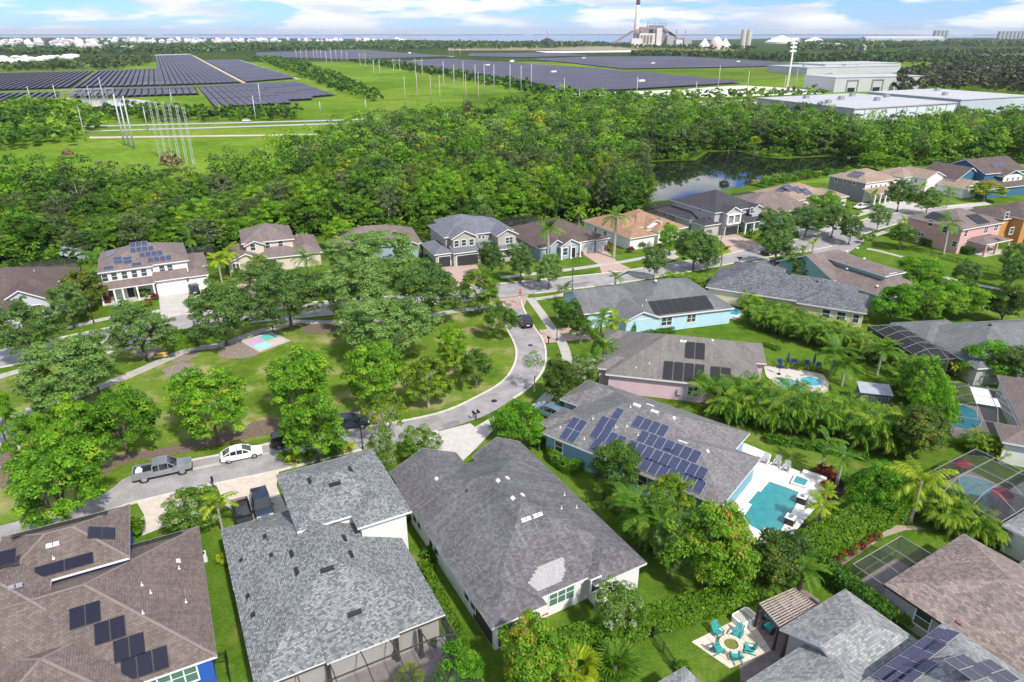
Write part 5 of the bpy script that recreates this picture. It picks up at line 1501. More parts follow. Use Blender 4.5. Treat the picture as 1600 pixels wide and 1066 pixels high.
# --- bottom right: pale roofs with purple solar
h = House('house', 'house with pale speckled roof and wide purple solar array at the bottom edge', (21.13, 40.02), 31, 'wall_greytan', R_PAL)
h.block(0, -7, 8.3, -.1, 3, .42, 'x', 'gh'); h.block(-6, -11, 3, -2.1, 3, .42, 'y', 'hh'); h.block(-2.5, -20, 10.2, -7.0, 4.4, .42, 'x'); h.done()
for r in range(3): h.solar(2, 'N', S(21, 905 - r * 40 + r * 10, 800 + r * 90 + 10), [5, 5, 4][r], 1, 1.66, 1.0, 'pv_purple', .02)
h.solar(2, 'N', S(21, 1085, 730), 2, 1, 1.66, 1.0, 'pv_purple', .02)
h.solar(2, 'E', S(21, 1250, 900), 2, 2, 1.0, 1.66, 'pv_purple', .02); h.solar(2, 'E', S(21, 1420, 930), 2, 2, 1.0, 1.66, 'pv_purple', .02)
h.posts([(.5, -2.6), (.6, -.6)], 0, 2.9, .3, 'bronze_frame')

# --- tip of a roof at the bottom edge
h = House('house', 'tip of a pale grey roof at the bottom edge below the fence', (12.87, 36.42), 31, 'wall_offwhite', R_PAL)
h.block(-9, -12, 0, 0, 3, .42, 'y'); h.done()

# ------------------------------------------------------------------ vehicles
def paint(name, c, metal=.2):
    m, nt, p, out = base_mat(name)
    p.inputs['Base Color'].default_value = (*c, 1); p.inputs['Roughness'].default_value = .28; p.inputs['Metallic'].default_value = metal
    p.inputs['Coat Weight'].default_value = .6; p.inputs['Coat Roughness'].default_value = .05
    M[name] = m; return m
paint('paint_white', (.80, .80, .80), 0); paint('paint_black', (.012, .012, .014)); paint('paint_silver', (.34, .36, .39), .5); paint('paint_navy', (.02, .03, .06)); paint('paint_steelblue', (.16, .24, .32))
pm('tyre', (.02, .02, .02), .9); pm('rim', (.5, .5, .52), .35, metal=.7); pm('lamp_red', (.45, .02, .02), .3); pm('lamp_clear', (.75, .75, .72), .2); pm('plate_white', (.7, .7, .7), .5)

def loft(mb, st, mi=0):
    """body from stations (x, z_low, z_high, half width)"""
    rings = []
    for x, z0, z1, hw in st:
        zm = z0 + (z1 - z0) * .55
        rings.append([(x, -hw * .86, z0), (x, -hw, z0 + .12), (x, -hw, zm), (x, -hw * .94, z1 - .04), (x, -hw * .82, z1), (x, hw * .82, z1), (x, hw * .94, z1 - .04), (x, hw, zm), (x, hw, z0 + .12), (x, hw * .86, z0)])
    for a, b in zip(rings[:-1], rings[1:]):
        for i in range(10): mb.poly([a[i], a[(i + 1) % 10], b[(i + 1) % 10], b[i]][::-1], mi)
    mb.poly(rings[0], mi); mb.poly(rings[-1][::-1], mi)

WHEEL = {}
def car(kind, label, p, heading, colour, group=None):
    spec = dict(
        sedan=dict(name='parked_car', cat='car', st=[(-2.32, .42, .72, .74), (-2.22, .28, .90, .84), (-1.6, .24, .99, .90), (-.8, .22, .95, .91), (.7, .22, .92, .91), (1.5, .24, .84, .89), (2.1, .28, .72, .82), (2.32, .36, .60, .70)],
                   bw=.80, bz=.90, cab=[(-1.98, .97, .70), (-1.2, 1.36, .60), (-.5, 1.46, .61), (.2, 1.43, .60), (1.15, .93, .72)], ax=(-1.42, 1.40), wr=.33, tw=.78),
        suv=dict(name='parked_suv', cat='suv', st=[(-2.3, .45, .85, .80), (-2.22, .32, 1.05, .92), (-1.4, .28, 1.12, .95), (.7, .28, 1.08, .95), (1.6, .30, 1.02, .93), (2.15, .34, .92, .88), (2.35, .42, .76, .78)],
                 bw=.86, bz=1.03, cab=[(-2.25, 1.08, .80), (-2.0, 1.60, .71), (-1.0, 1.73, .72), (.35, 1.69, .70), (1.25, 1.06, .80)], ax=(-1.4, 1.42), wr=.37, tw=.82),
        pickup=dict(name='pickup_truck', cat='pickup truck', st=[(-3.1, .58, 1.1, .94), (-3.0, .52, 1.18, 1.0), (-1.0, .50, 1.20, 1.0), (1.1, .50, 1.26, 1.0), (2.3, .52, 1.24, .98), (2.85, .54, 1.16, .95), (3.0, .62, 1.02, .88)],
                    bw=.92, bz=1.20, cab=[(-1.02, 1.24, .88), (-.95, 1.86, .79), (-.3, 1.97, .80), (.65, 1.93, .78), (1.5, 1.25, .88)], ax=(-1.95, 1.95), wr=.48, tw=.85))[kind]
    e = thing(spec['name'], label, spec['cat'], (p[0], p[1], .04), heading, group)
    pt = M[colour]
    mb = MB(); loft(mb, spec['st'])
    mb.build('body', pt, e, smooth=True)
    bw, bz, cab = spec['bw'], spec['bz'], spec['cab']; b0, b1 = cab[0][0], cab[-1][0]
    gl, rf = MB(), MB(); last = len(cab) - 2
    for i, ((xa, za, ta), (xb, zb, tb)) in enumerate(zip(cab[:-1], cab[1:])):
        for s in (-1, 1):
            q = [(xa, s * bw, bz), (xb, s * bw, bz), (xb, s * tb, zb), (xa, s * ta, za)]
            gl.poly(q if s < 0 else q[::-1])
        (gl if i in (0, last) else rf).poly([(xa, -ta, za + .01), (xb, -tb, zb + .01), (xb, tb, zb + .01), (xa, ta, za + .01)])
        for s in (-1, 1): rf.bar((xa, s * ta, za), (xb, s * tb, zb), .09)
    for x, z, t in cab[1:-1]:
        for s in (-1, 1): rf.bar((x, s * (bw - .01), bz - .02), (x, s * t, z), .07)
    gl.build('window', M['car_glass'], e); rf.build('roof', pt, e)
    if kind == 'pickup':
        MB().box(-2.85, -.82, 1.0, -1.05, .82, 1.21).build('bed_liner', M['black_metal'], e)
        bd = MB().box(-2.95, -.98, 1.1, -1.0, -.84, 1.40).box(-2.95, .84, 1.1, -1.0, .98, 1.40).box(-3.05, -.95, 1.1, -2.88, .95, 1.40); bd.build('bed_side', pt, e)
        if 'grey' in label: MB().box(-2.7, -.6, 1.21, -2.0, .1, 1.38).box(-2.6, .2, 1.21, -2.2, .6, 1.33).build('bed_load', M['aluminium_white'], e)
    wr = spec['wr']
    if wr not in WHEEL:
        a = MB(); a.tube([(0, -.12, 0), (0, .12, 0)], wr, 18); b = MB(); b.tube([(0, -.13, 0), (0, .13, 0)], wr * .62, 10)
        WHEEL[wr] = (a.mesh('tyre', M['tyre']), b.mesh('rim', M['rim']))
    for ax in spec['ax']:
        for s in (-1, 1):
            w = link('wheel', WHEEL[wr][0], e, (ax, s * spec['tw'], wr)); link('rim', WHEEL[wr][1], w)
    xf, xr = spec['st'][-1][0], spec['st'][0][0]; zf = spec['st'][-2][2]; zr = spec['st'][1][2]
    for s in (-1, 1):
        MB().box(xf - .22, s * .62 - .2, zf - .2, xf - .06, s * .62 + .2, zf - .05).build('headlight', M['lamp_clear'], e)
        MB().box(xr + .02, s * .68 - .16, zr - .28, xr + .12, s * .68 + .16, zr - .08).build('taillight', M['lamp_red'], e)
        MB().box(b1 - .35, s * (bw + .12) - .1, bz, b1 - .2, s * (bw + .12) + .1, bz + .15).build('mirror', pt, e)
    MB().box(xr - .05, -.26, zr - .42, xr + .06, .26, zr - .28).build('number_plate', M['plate_white'], e)
    MB().box(xf - .1, -.78, .36, xf + .04, .78, .5).build('bumper', M['black_metal'] if kind != 'sedan' else pt, e)
    return e
RA = math.radians
p = G(257, 742, 0); car('pickup', 'grey crew-cab pickup parked on the near street at left', p, RA(24), 'paint_silver')
p = G(378, 715, 0); car('sedan', 'white sedan parked behind the grey pickup on the near street', p, RA(23), 'paint_white')
p = G(455, 694, 0); car('suv', 'black vehicle mostly hidden by the tree right of the white sedan', p, RA(20), 'paint_black')
p = G(548, 668, 0); car('suv', 'dark SUV parked under the small yellowish trees on the near street', p, RA(17), 'paint_navy')
p = G(820, 507, 0); car('suv', 'black SUV seen from behind near the stop sign', p, RA(103), 'paint_black')
p = G(380, 808, 0); car('sedan', 'black car on the beige drive closest to the palm', p, RA(-63), 'paint_black')
p = G(411, 797, 0); car('suv', 'dark blue-black SUV on the beige drive against the silver roof', p, RA(-63), 'paint_navy')
p = G(304, 457, 0); car('suv', 'black SUV on the concrete drive of the white two-storey house', p, RA(118), 'paint_black')
p = G(1206, 397, 0); car('pickup', 'black pickup parked in the upper street before the dark-roofed house', p, RA(212), 'paint_black')
p = G(1219, 413, 0); car('sedan', 'black car on the drive beside the speckled roof', p, RA(150), 'paint_black')
p = G(1345, 326, 0); car('sedan', 'white car in front of the tan two-storey house', p, RA(205), 'paint_white')
p = G(858, 650, 0); car('suv', 'blue-grey car in the drive of the solar-array house', p, RA(140), 'paint_steelblue')
p = G(385, 190, 0); car('sedan', 'white car on the far highway', p, RA(25), 'paint_white')

# ------------------------------------------------------------------ street furniture
def lamp_post(u, v, h, label):
    p = G(u, v); e = thing('street_lamp', label, 'street lamp', (p.x, p.y, 0))
    MB().tube([(0, 0, 0), (0, 0, .5)], [.16, .11], 8).build('base', M['black_metal'], e); MB().tube([(0, 0, .5), (0, 0, h)], [.07, .05], 8).build('post', M['black_metal'], e)
    MB().bar((-.35, 0, h), (.35, 0, h), .06).build('crossbar', M['black_metal'], e)
    mb = MB(); mb.tube([(0, 0, h), (0, 0, h + .15), (0, 0, h + .5), (0, 0, h + .62)], [.1, .2, .16, .05], 8); mb.build('lantern', pm('lantern_glass', (.12, .12, .12), .3), e)
lamp_post(894, 455, 4.2, 'black lamp post by the lawn corner at the stop junction')
lamp_post(870, 533, 4.0, 'black lamp post beside the salmon drive apron')
lamp_post(567, 703, 4.6, 'black lamp post rising above the silver roof by the street')
lamp_post(1125, 387, 4.2, 'black lamp post beside the drive of the balcony house')
lamp_post(147, 505, 3.0, 'dark green lamp post on the verge left of the white house')

def mailbox(u, v, label, twin=False, rz=.5):
    p = G(u, v); e = thing('mailbox', label, 'mailbox', (p.x, p.y, 0), rz)
    MB().box(-.06, -.06, 0, .06, .06, 1.05).box(-.4 if twin else -.12, -.05, .9, .4 if twin else .12, .05, 1.0).build('post', M['black_metal'], e)
    for x in ((-.32, .32) if twin else (0,)):
        mb = MB(); pts = [(-.13, 0), (.13, 0), (.13, .16), (.09, .26), (0, .3), (-.09, .26), (-.13, .16)]
        a = [(x + q[0], -.3, 1.05 + q[1]) for q in pts]; b = [(x + q[0], .3, 1.05 + q[1]) for q in pts]
        for i in range(7): mb.poly([a[i], a[(i + 1) % 7], b[(i + 1) % 7], b[i]])
        mb.poly(a[::-1]); mb.poly(b); mb.build('box', M['black_metal'], e)
mailbox(744, 656, 'pair of black mailboxes at the paved drive of the charcoal-roofed house', True)
mailbox(857, 538, 'single black mailbox beside the salmon apron')
mailbox(334, 762, 'black mailbox between the beige drive and flowering tree')
mailbox(1155, 411, 'black mailbox pair near the black pickup', True)
mailbox(873, 620, 'dark mailbox by the magnolia and the white bare tree')
mailbox(427, 520, 'small white sign box at the end of the painted court', False)

# stop sign
p = G(813, 477)
e = thing('stop_sign', 'red octagonal stop sign on a post at the paved junction', 'sign', (p.x, p.y, 0), RA(-8))
MB().tube([(0, 0, 0), (0, 0, 3.0)], .05, 8).build('post', M['grey_metal'], e)
pm('sign_red', (.55, .02, .03), .5, .03)
mb = MB(); oct_ = [(math.cos(RA(22.5 + 45 * k)) * .42, math.sin(RA(22.5 + 45 * k)) * .42) for k in range(8)]
for k, (r, y, m) in enumerate(((1.0, -.06, 1), (.92, -.072, 0))):
    mb.poly([(x * r, y, 2.55 + z * r) for x, z in oct_], m)
mb.poly([(x, -.05, 2.55 + z) for x, z in oct_][::-1], 1)
for k in range(8):
    a, b = oct_[k], oct_[(k + 1) % 8]; mb.poly([(a[0], -.06, 2.55 + a[1]), (a[0], -.05, 2.55 + a[1]), (b[0], -.05, 2.55 + b[1]), (b[0], -.06, 2.55 + b[1])], 1)
face = mb.build('plate', [M['sign_red'], M['white_paint']], e)
tc = bpy.data.curves.new('lettering', 'FONT'); tc.body = 'STOP'; tc.size = .30; tc.align_x = 'CENTER'; tc.align_y = 'CENTER'; tc.extrude = .003
to = bpy.data.objects.new('lettering_tmp', tc); COL.objects.link(to)
dg = bpy.context.evaluated_depsgraph_get(); tm = bpy.data.meshes.new_from_object(to.evaluated_get(dg)); bpy.data.objects.remove(to)
tm.materials.clear(); tm.materials.append(M['white_paint'])
t = link('lettering', tm, face, (0, -.08, 2.55)); t.rotation_euler = (math.pi / 2, 0, 0)
MB().poly([(-.18, -.055, 2.98), (.18, -.055, 2.98), (0, -.055, 3.28)]).bar((0, -.03, 2.9), (0, -.03, 3.2), .05).build('top_plate', M['sign_red'], e)

# yellow bench
p = G(253, 561); e = thing('park_bench', 'yellow metal bench on the bare patch beside the park path', 'bench', (p.x, p.y, 0), RA(20))
pm('bench_yellow', (.62, .50, .10), .5)
for k in range(4): MB().box(-.9, -.25 + k * .13, .43, .9, -.14 + k * .13, .47).build('seat_slat', M['bench_yellow'], e)
for k in range(3): MB().box(-.9, .28, .55 + k * .15, .9, .32, .66 + k * .15).build('back_slat', M['bench_yellow'], e)
for x in (-.75, .75): MB().box(x - .04, -.22, 0, x + .04, -.14, .45).box(x - .04, .24, 0, x + .04, .31, .98).box(x - .04, -.22, .38, x + .04, .3, .43).build('leg', M['black_metal'], e)
p = G(792 - 75 + 3, 540 - 6); 

# AC units and small yard things
def ac_unit(p, label):
    e = thing('air_conditioner', label, 'air conditioner', (p[0], p[1], 0), RND.uniform(-.5, .5))
    MB().box(-.42, -.42, 0, .42, .42, .1).build('pad', M['concrete'], e); MB().box(-.38, -.38, .1, .38, .38, .85).build('casing', M['aluminium_white'], e)
    MB().tube([(0, 0, .85), (0, 0, .9)], .3, 14).build('fan_grille', M['black_metal'], e)
ac_unit(G(*S(12, 437, 788)), 'air conditioner against the pink wall')
ac_unit(G(*S(17, 178, 520)), 'air conditioner inside the clipped hedge of the blue house')
ac_unit(G(*S(14, 1105, 405)), 'air conditioner beside the brown roof at the left lawn')

# ------------------------------------------------------------------ pools and terraces
def pool_set(label, outer, inner, deck_mat, water, deck_h=.14, extra=None):
    e = thing('swimming_pool', label, 'pool')
    O = [G(*q) for q in outer]; I = [G(*q) for q in inner]
    def area(P): return sum(a.x * b.y - b.x * a.y for a, b in zip(P, P[1:] + P[:1]))
    if area(O) < 0: O.reverse()
    if area(I) > 0: I.reverse()
    k = min(range(len(O)), key=lambda i: (O[i] - I[0]).length)
    ring = O[k:] + O[:k + 1] + I + I[:1]
    mb = MB(); mb.poly([(p.x, p.y, deck_h) for p in ring])
    for L in (O, I):
        for a, b in zip(L, L[1:] + L[:1]): mb.poly([(a.x, a.y, 0), (b.x, b.y, 0), (b.x, b.y, deck_h), (a.x, a.y, deck_h)])
    mb.build('deck', M[deck_mat], e)
    wb = MB(); wb.poly([(p.x, p.y, .06) for p in I[::-1]]); wb.build('water', M[water], e)
    return e
water_mat('pool_teal', (.045, .25, .26), .06, 1.6, .12); water_mat('pool_turquoise', (.02, .30, .42), .06, 1.6, .12); water_mat('pool_pale', (.16, .36, .40), .06, 1.6, .12); water_mat('spa_teal', (.05, .26, .28), .06, 2.5, .15)
pool = pool_set('rectangular teal pool in a bright white deck behind the solar-array house', [S(18, *q) for q in ((215, 690), (330, 255), (372, 240), (555, 318), (545, 368), (700, 415), (770, 445), (940, 500), (855, 690), (770, 790), (700, 880), (545, 945), (460, 915), (370, 880), (300, 800))],
         [S(18, *q) for q in ((540, 505), (655, 545), (752, 583), (735, 650), (612, 860), (505, 826), (490, 855), (415, 815), (365, 745), (420, 665), (390, 655), (462, 570), (478, 578))], 'pool_deck_white', 'pool_teal')
e = thing('spa', 'small square spa tub at the corner of the white pool deck', 'spa')
q = [G(*S(18, *t)) for t in ((718, 470), (822, 510), (790, 560), (686, 528))]; c = sum(q, Vector()) / 4
mb = MB()
for a, b in zip(q, q[1:] + q[:1]):
    ai, bi = a.lerp(c, .22), b.lerp(c, .22)
    mb.poly([(a.x, a.y, .45), (b.x, b.y, .45), (bi.x, bi.y, .45), (ai.x, ai.y, .45)]).poly([(a.x, a.y, .1), (b.x, b.y, .1), (b.x, b.y, .45), (a.x, a.y, .45)]).poly([(bi.x, bi.y, .1), (ai.x, ai.y, .1), (ai.x, ai.y, .45), (bi.x, bi.y, .45)])
mb.build('rim', M['pool_deck_white'], e)
wb = MB(); wb.poly([(p.lerp(c, .22).x, p.lerp(c, .22).y, .38) for p in q]); me = wb.mesh('water', M['spa_teal']); link('water', me, e)
a, b = G(*S(18, 770, 448)), G(*S(18, 935, 502)); d = (b - a).normalized(); n = Vector((-d.y, d.x, 0)) * .3
tag(MB().prism([a - n, b - n, b + n, a + n], 0, .5).build('garden_wall', M['pool_deck_white']), 'low white wall closing the corner of the pool deck', 'wall')
for X, Y, lab in ((762, 650, 'dark planter cube by the spa corner of the pool'), (680, 795, 'dark planter cube at the near corner of the pool')):
    p = G(*S(18, X, Y)); e = thing('planter', lab, 'planter', (p.x, p.y, .14), RA(-38))
    MB().box(-.45, -.45, 0, .45, .45, .75).build('pot', M['black_metal'], e); MB().box(-.48, -.48, .75, .48, .48, .82).build('rim', M['white_paint'], e)
    link('foliage', SHRUB['silver'][0], e, (0, 0, .7)).scale = (.35, .35, .25)

def adirondack(p, rz, mat, label, z=.0):
    e = thing('adirondack_chair', label, 'chair', (p[0], p[1], z), rz)
    m = M[mat]
    for k in range(5): MB().bar((-.24 + k * .12, -.28, .36), (-.24 + k * .12, .30, .24), .105, .025).build('seat_slat', m, e)
    for k in range(5): MB().bar((-.24 + k * .12, .28, .24), (-.28 + k * .14, .62, .98 + .08 * (2 - abs(k - 2))), .105, .025).build('back_slat', m, e)
    for s in (-1, 1):
        MB().box(s * .36 - .06, -.36, .52, s * .36 + .06, .42, .55).build('armrest', m, e)
        MB().box(s * .34 - .03, -.32, 0, s * .34 + .03, -.24, .52).build('leg', m, e); MB().bar((s * .33, -.3, .3), (s * .33, .6, .05), .05, .1).build('leg', m, e)
pm('teal_plastic', (.04, .33, .34), .5); pm('grey_plastic', (.42, .42, .43), .5); pm('navy_fabric', (.015, .04, .16), .8); pm('wood_warm', (.30, .20, .13), .8)
for k, (X, Y, lab) in enumerate(((505, 375, 'grey adirondack chair nearest the house on the white pool deck'), (590, 395, 'middle grey adirondack chair on the white pool deck'), (655, 430, 'grey adirondack chair farthest from the house on the white deck'))): adirondack(G(*S(18, X, Y)), RA(-35), 'grey_plastic', lab, .14)

# pool of the pale blue house
pool_set('turquoise pool with white surround behind the pale blue house', [S(12, *q) for q in ((960, 215), (975, 182), (1150, 275), (1150, 300), (1100, 330), (1010, 312))], [S(12, *q) for q in ((995, 205), (1010, 195), (1135, 285), (1110, 303), (1035, 290))], 'pool_deck_white', 'pool_turquoise')
# pool terrace of the pink house
pool_set('free-form teal pool with raised round spa in pale terrace behind the pink house', [S(13, *q) for q in ((45, 540), (120, 525), (375, 590), (410, 640), (400, 690), (330, 705), (180, 700), (60, 600))], [S(13, *q) for q in ((120, 605), (180, 615), (240, 630), (262, 650), (275, 672), (300, 690), (230, 690), (150, 660))], 'paver_white', 'spa_teal')
p = G(*S(13, 306, 640)); e = thing('spa', 'round raised spa with pale rim on the lounger terrace', 'spa', (p.x, p.y, .1))
mb = MB(); n = 22
for k in range(n):
    a, b = 6.28319 * k / n, 6.28319 * (k + 1) / n
    for (r0, z0, r1, z1) in ((1.75, 0, 1.75, .35), (1.75, .35, 1.4, .35), (1.4, .35, 1.4, .1)):
        mb.poly([(r0 * math.cos(a), r0 * math.sin(a), z0), (r0 * math.cos(b), r0 * math.sin(b), z0), (r1 * math.cos(b), r1 * math.sin(b), z1), (r1 * math.cos(a), r1 * math.sin(a), z1)])
mb.build('rim', M['paver_white'], e); MB().prism([(1.4 * math.cos(6.28319 * k / n), 1.4 * math.sin(6.28319 * k / n)) for k in range(n)], .0, .27).build('water', M['pool_turquoise'], e)
for k, (X, Y, w) in enumerate(((138, 550, 'first navy sun lounger from the pink house'), (215, 553, 'second navy sun lounger from the pink house'), (283, 557, 'third navy sun lounger, between the two closed parasols'), (347, 568, 'navy sun lounger farthest from the pink house'))):
    p = G(*S(13, X, Y)); e = thing('sun_lounger', w, 'lounger', (p.x, p.y, .14), RA(80 - k * 6))
    MB().box(-.7, -.34, .25, .6, .34, .42).build('mattress', M['navy_fabric'], e); MB().poly([(.6, -.34, .42), (.6, .34, .42), (1.15, .34, .82), (1.15, -.34, .82)]).poly([(.6, -.34, .3), (1.2, -.34, .72), (1.2, .34, .72), (.6, .34, .3)]).box(1.13, -.34, .7, 1.2, .34, .83).build('backrest', M['navy_fabric'], e)
    for x in (-.6, .5):
        for y in (-.3, .3): MB().box(x - .03, y - .03, 0, x + .03, y + .03, .25).build('leg', M['wood_warm'], e)
for X, Y, lab in ((173, 555, 'closed navy parasol beside the second lounger'), (318, 560, 'closed navy parasol beside the farthest lounger'), (130, 590, 'short closed navy parasol at the pool edge')):
    p = G(*S(13, X, Y)); e = thing('parasol', lab, 'parasol', (p.x, p.y, .14))
    MB().tube([(0, 0, .0), (0, 0, 2.6)], .03, 6).build('pole', M['black_metal'], e); MB().tube([(0, 0, 1.0), (0, 0, 1.3), (0, 0, 2.2), (0, 0, 2.65)], [.10, .2, .13, .02], 8).build('canopy', M['navy_fabric'], e); MB().prism([(.3 * math.cos(k * .785), .3 * math.sin(k * .785)) for k in range(8)], 0, .1).build('base', M['black_metal'], e)
# garden shed
p = G(*S(13, 655, 770)); e = thing('garden_shed', 'grey flat-roofed garden shed among the palms', 'shed', (p.x, p.y, 0), RA(-14))
pm('shed_wall', (.09, .10, .12), .6); pm('shed_roof', (.33, .36, .40), .5)
MB().box(-1.9, 0, 0, 1.9, 2.4, 2.1).build('wall', M['shed_wall'], e); MB().poly([(-2.05, -.15, 2.12), (2.05, -.15, 2.12), (2.05, 2.55, 2.45), (-2.05, 2.55, 2.45)]).poly([(-2.05, -.15, 2.04), (-2.05, 2.55, 2.37), (2.05, 2.55, 2.37), (2.05, -.15, 2.04)]).box(-2.05, -.17, 2.03, 2.05, -.15, 2.13).build('roof', M['shed_roof'], e)
for k in range(9): MB().box(-1.8 + k * .42, -.03, .05, -1.76 + k * .42, 0, 2.05).build('rib', M['shed_roof'], e)
# pools inside the right hand cages
for lab, pts, w in (('turquoise pool under the white-panelled cage', [S(13, *q) for q in ((1105, 770), (1150, 757), (1220, 790), (1255, 850), (1235, 880), (1180, 895), (1110, 885))], 'pool_turquoise'),
                    ('pale teal pool under the big cage at right', [S(22, *q) for q in ((970, 290), (1030, 272), (1200, 310), (1310, 360), (1310, 440), (1250, 480), (1280, 600), (1240, 640), (1120, 540), (1000, 420))], 'pool_pale'),
                    ('teal pool just visible under the dark mansard cage', [S(13, *q) for q in ((880, 510), (930, 498), (985, 520), (960, 535), (890, 535))], 'pool_turquoise')):
    e = thing('swimming_pool', lab, 'pool'); P = [G(*q) for q in pts]
    c = sum(P, Vector()) / len(P); mb = MB()
    for a, b in zip(P, P[1:] + P[:1]):
        ao, bo = a + (a - c) * .08, b + (b - c) * .08
        mb.poly([(a.x, a.y, .12), (b.x, b.y, .12), (bo.x, bo.y, .12), (ao.x, ao.y, .12)]).poly([(ao.x, ao.y, 0), (bo.x, bo.y, 0), (bo.x, bo.y, .12), (ao.x, ao.y, .12)]).poly([(a.x, a.y, .05), (b.x, b.y, .05), (b.x, b.y, .12), (a.x, a.y, .12)])
    mb.build('coping', M['paver_white'], e); wb = MB(); wb.poly([(p.x, p.y, .085) for p in P]); me = wb.mesh('water', M[w])
    if me.polygons[0].normal.z < 0: me.flip_normals()
    link('water', me, e)
pm('parasol_red', (.34, .04, .06), .8)
for X, Y, lab in ((1005, 150, 'red open parasol at the back of the big right cage'), (1390, 440, 'red open parasol near the house under the big right cage')):
    p = G(*S(22, X, Y), 2.0); e = thing('parasol', lab, 'parasol', (p.x, p.y, 0))
    MB().tube([(0, 0, 0), (0, 0, 2.3)], .03, 6).build('pole', M['black_metal'], e); mb = MB(); n = 8
    for k in range(n):
        a, b = 6.28319 * k / n, 6.28319 * (k + 1) / n
        mb.poly([(0, 0, 2.4), (1.05 * math.cos(a), 1.05 * math.sin(a), 2.05), (1.05 * math.cos(b), 1.05 * math.sin(b), 2.05)])
    mb.build('canopy', M['parasol_red'], e)

# fire-pit terrace at the bottom right
pm('travertine', (.66, .58, .47), .85, .12, 1.0, fine=.12); pm('paver_brown', (.24, .19, .18), .9, .2, 1.2, fine=.25)
tr = tag(link('terrace', None), kind='structure')
def tiles(parent, quad, nx, ny, mat, z=.05, h=.05, gap=.02):
    A, B, C_, D_ = [G(*q) for q in quad]; rr = random.Random(2)
    for i in range(nx):
        for j in range(ny):
            def b(s, t): return A.lerp(B, s).lerp(D_.lerp(C_, s), t)
            P = [b(i / nx + gap / nx, j / ny + gap / ny), b((i + 1) / nx - gap / nx, j / ny + gap / ny), b((i + 1) / nx - gap / nx, (j + 1) / ny - gap / ny), b(i / nx + gap / nx, (j + 1) / ny - gap / ny)]
            mb = MB(); zz = z + rr.uniform(0, .008)
            if (P[1] - P[0]).cross(P[2] - P[1]).z < 0: P.reverse()
            mb.prism(P, 0, zz + h * .2, bottom=False); mb.build('paving_tile', M[mat], parent)
tiles(tr, [S(20, 800, 735), S(20, 1150, 560), S(20, 1300, 790), S(20, 1040, 900)], 9, 7, 'travertine')
sheet('terrace_paving', [S(20, *q) for q in ((1150, 600), (1215, 540), (1500, 400), (1600, 470), (1600, 984), (1110, 984), (1100, 880), (1290, 790), (1180, 660))], .03, M['paver_brown'])
p = G(*S(20, 1045, 770)); e = thing('fire_pit', 'round stone fire pit ringed by teal chairs', 'fire pit', (p.x, p.y, .07))
n = 16; ro, ri = .95, .58
for k in range(n):
    a, b = 6.28319 * k / n + .02, 6.28319 * (k + 1) / n - .02
    MB().prism([(ri * math.cos(a), ri * math.sin(a)), (ro * math.cos(a), ro * math.sin(a)), (ro * math.cos(b), ro * math.sin(b)), (ri * math.cos(b), ri * math.sin(b))], 0, .42).build('stone', M['travertine'], e)
MB().prism([(.6 * math.cos(k * .3927), .6 * math.sin(k * .3927)) for k in range(16)], 0, .3).build('fill', pm('moss_fill', (.16, .17, .04), .95, .3, 6), e)
c = p
for X, Y, lab in ((965, 690, 'teal adirondack chair at the back left of the fire pit'), (1085, 705, 'teal adirondack chair at the back right of the fire pit'), (965, 795, 'teal adirondack chair left of the fire pit'), (1080, 845, 'teal adirondack chair in front of the fire pit'), (1155, 795, 'teal adirondack chair right of the fire pit')):
    q = G(*S(20, X, Y)); d = q - c; adirondack(q, math.atan2(d.y, d.x) - math.pi / 2, 'teal_plastic', lab, .07)
p = G(*S(20, 1130, 600)); e = thing('hot_tub', 'white covered tub at the corner of the fire-pit terrace', 'tub', (p.x, p.y, .03), RA(30))
MB().prism([(-1.0, -.7), (.8, -.7), (1.0, -.5), (1.0, .5), (.8, .7), (-.8, .7), (-1.0, .5)], 0, .55).build('shell', M['white_paint'], e); MB().prism([(-.8, -.5), (.65, -.5), (.8, -.35), (.8, .35), (.65, .5), (-.65, .5), (-.8, .35)], .55, .6).build('cover', M['concrete_pale'], e)
for X, Y, lab in ((1290, 600, 'teal cushioned armchair under the pergola'), (1290, 660, 'larger teal cushioned armchair in front of the pergola')):
    p = G(*S(20, X, Y)); e = thing('armchair', lab, 'armchair', (p.x, p.y, .04), RA(-60))
    MB().box(-.42, -.4, .3, .42, .4, .5).build('seat', M['teal_plastic'], e); MB().box(-.42, .28, .5, .42, .42, .95).build('backrest', M['teal_plastic'], e)
    for s in (-1, 1): MB().box(s * .42 - .05, -.4, 0, s * .42 + .05, .4, .65).build('armrest', M['bronze_frame'], e)
# pergola
e_p = [G(*S(20, *q), 2.6) for q in ((1225, 495), (1440, 400), (1580, 510), (1345, 635))]
e = thing('pergola', 'wooden slatted pergola beside the pale roof', 'pergola', (0, 0, 0)); pm('pergola_wood', (.42, .35, .31), .85, .15, 2.0)
A, B, C_, D_ = e_p
for k in range(11): q0, q1 = A.lerp(D_, k / 10), B.lerp(C_, k / 10); MB().bar(q0, q1, .06, .14).build('slat', M['pergola_wood'], e)
for k in range(6): q0, q1 = A.lerp(B, k / 5), D_.lerp(C_, k / 5); MB().bar(q0 + Vector((0, 0, .1)), q1 + Vector((0, 0, .1)), .04, .05).build('batten', M['pergola_wood'], e)
for a, b in ((A, D_), (B, C_)): MB().bar(a - Vector((0, 0, .16)), b - Vector((0, 0, .16)), .12, .2).build('beam', M['bronze_frame'], e)
for q in (A, D_, B, C_): MB().box(q.x - .09, q.y - .09, 0, q.x + .09, q.y + .09, 2.45).build('post', M['bronze_frame'], e)

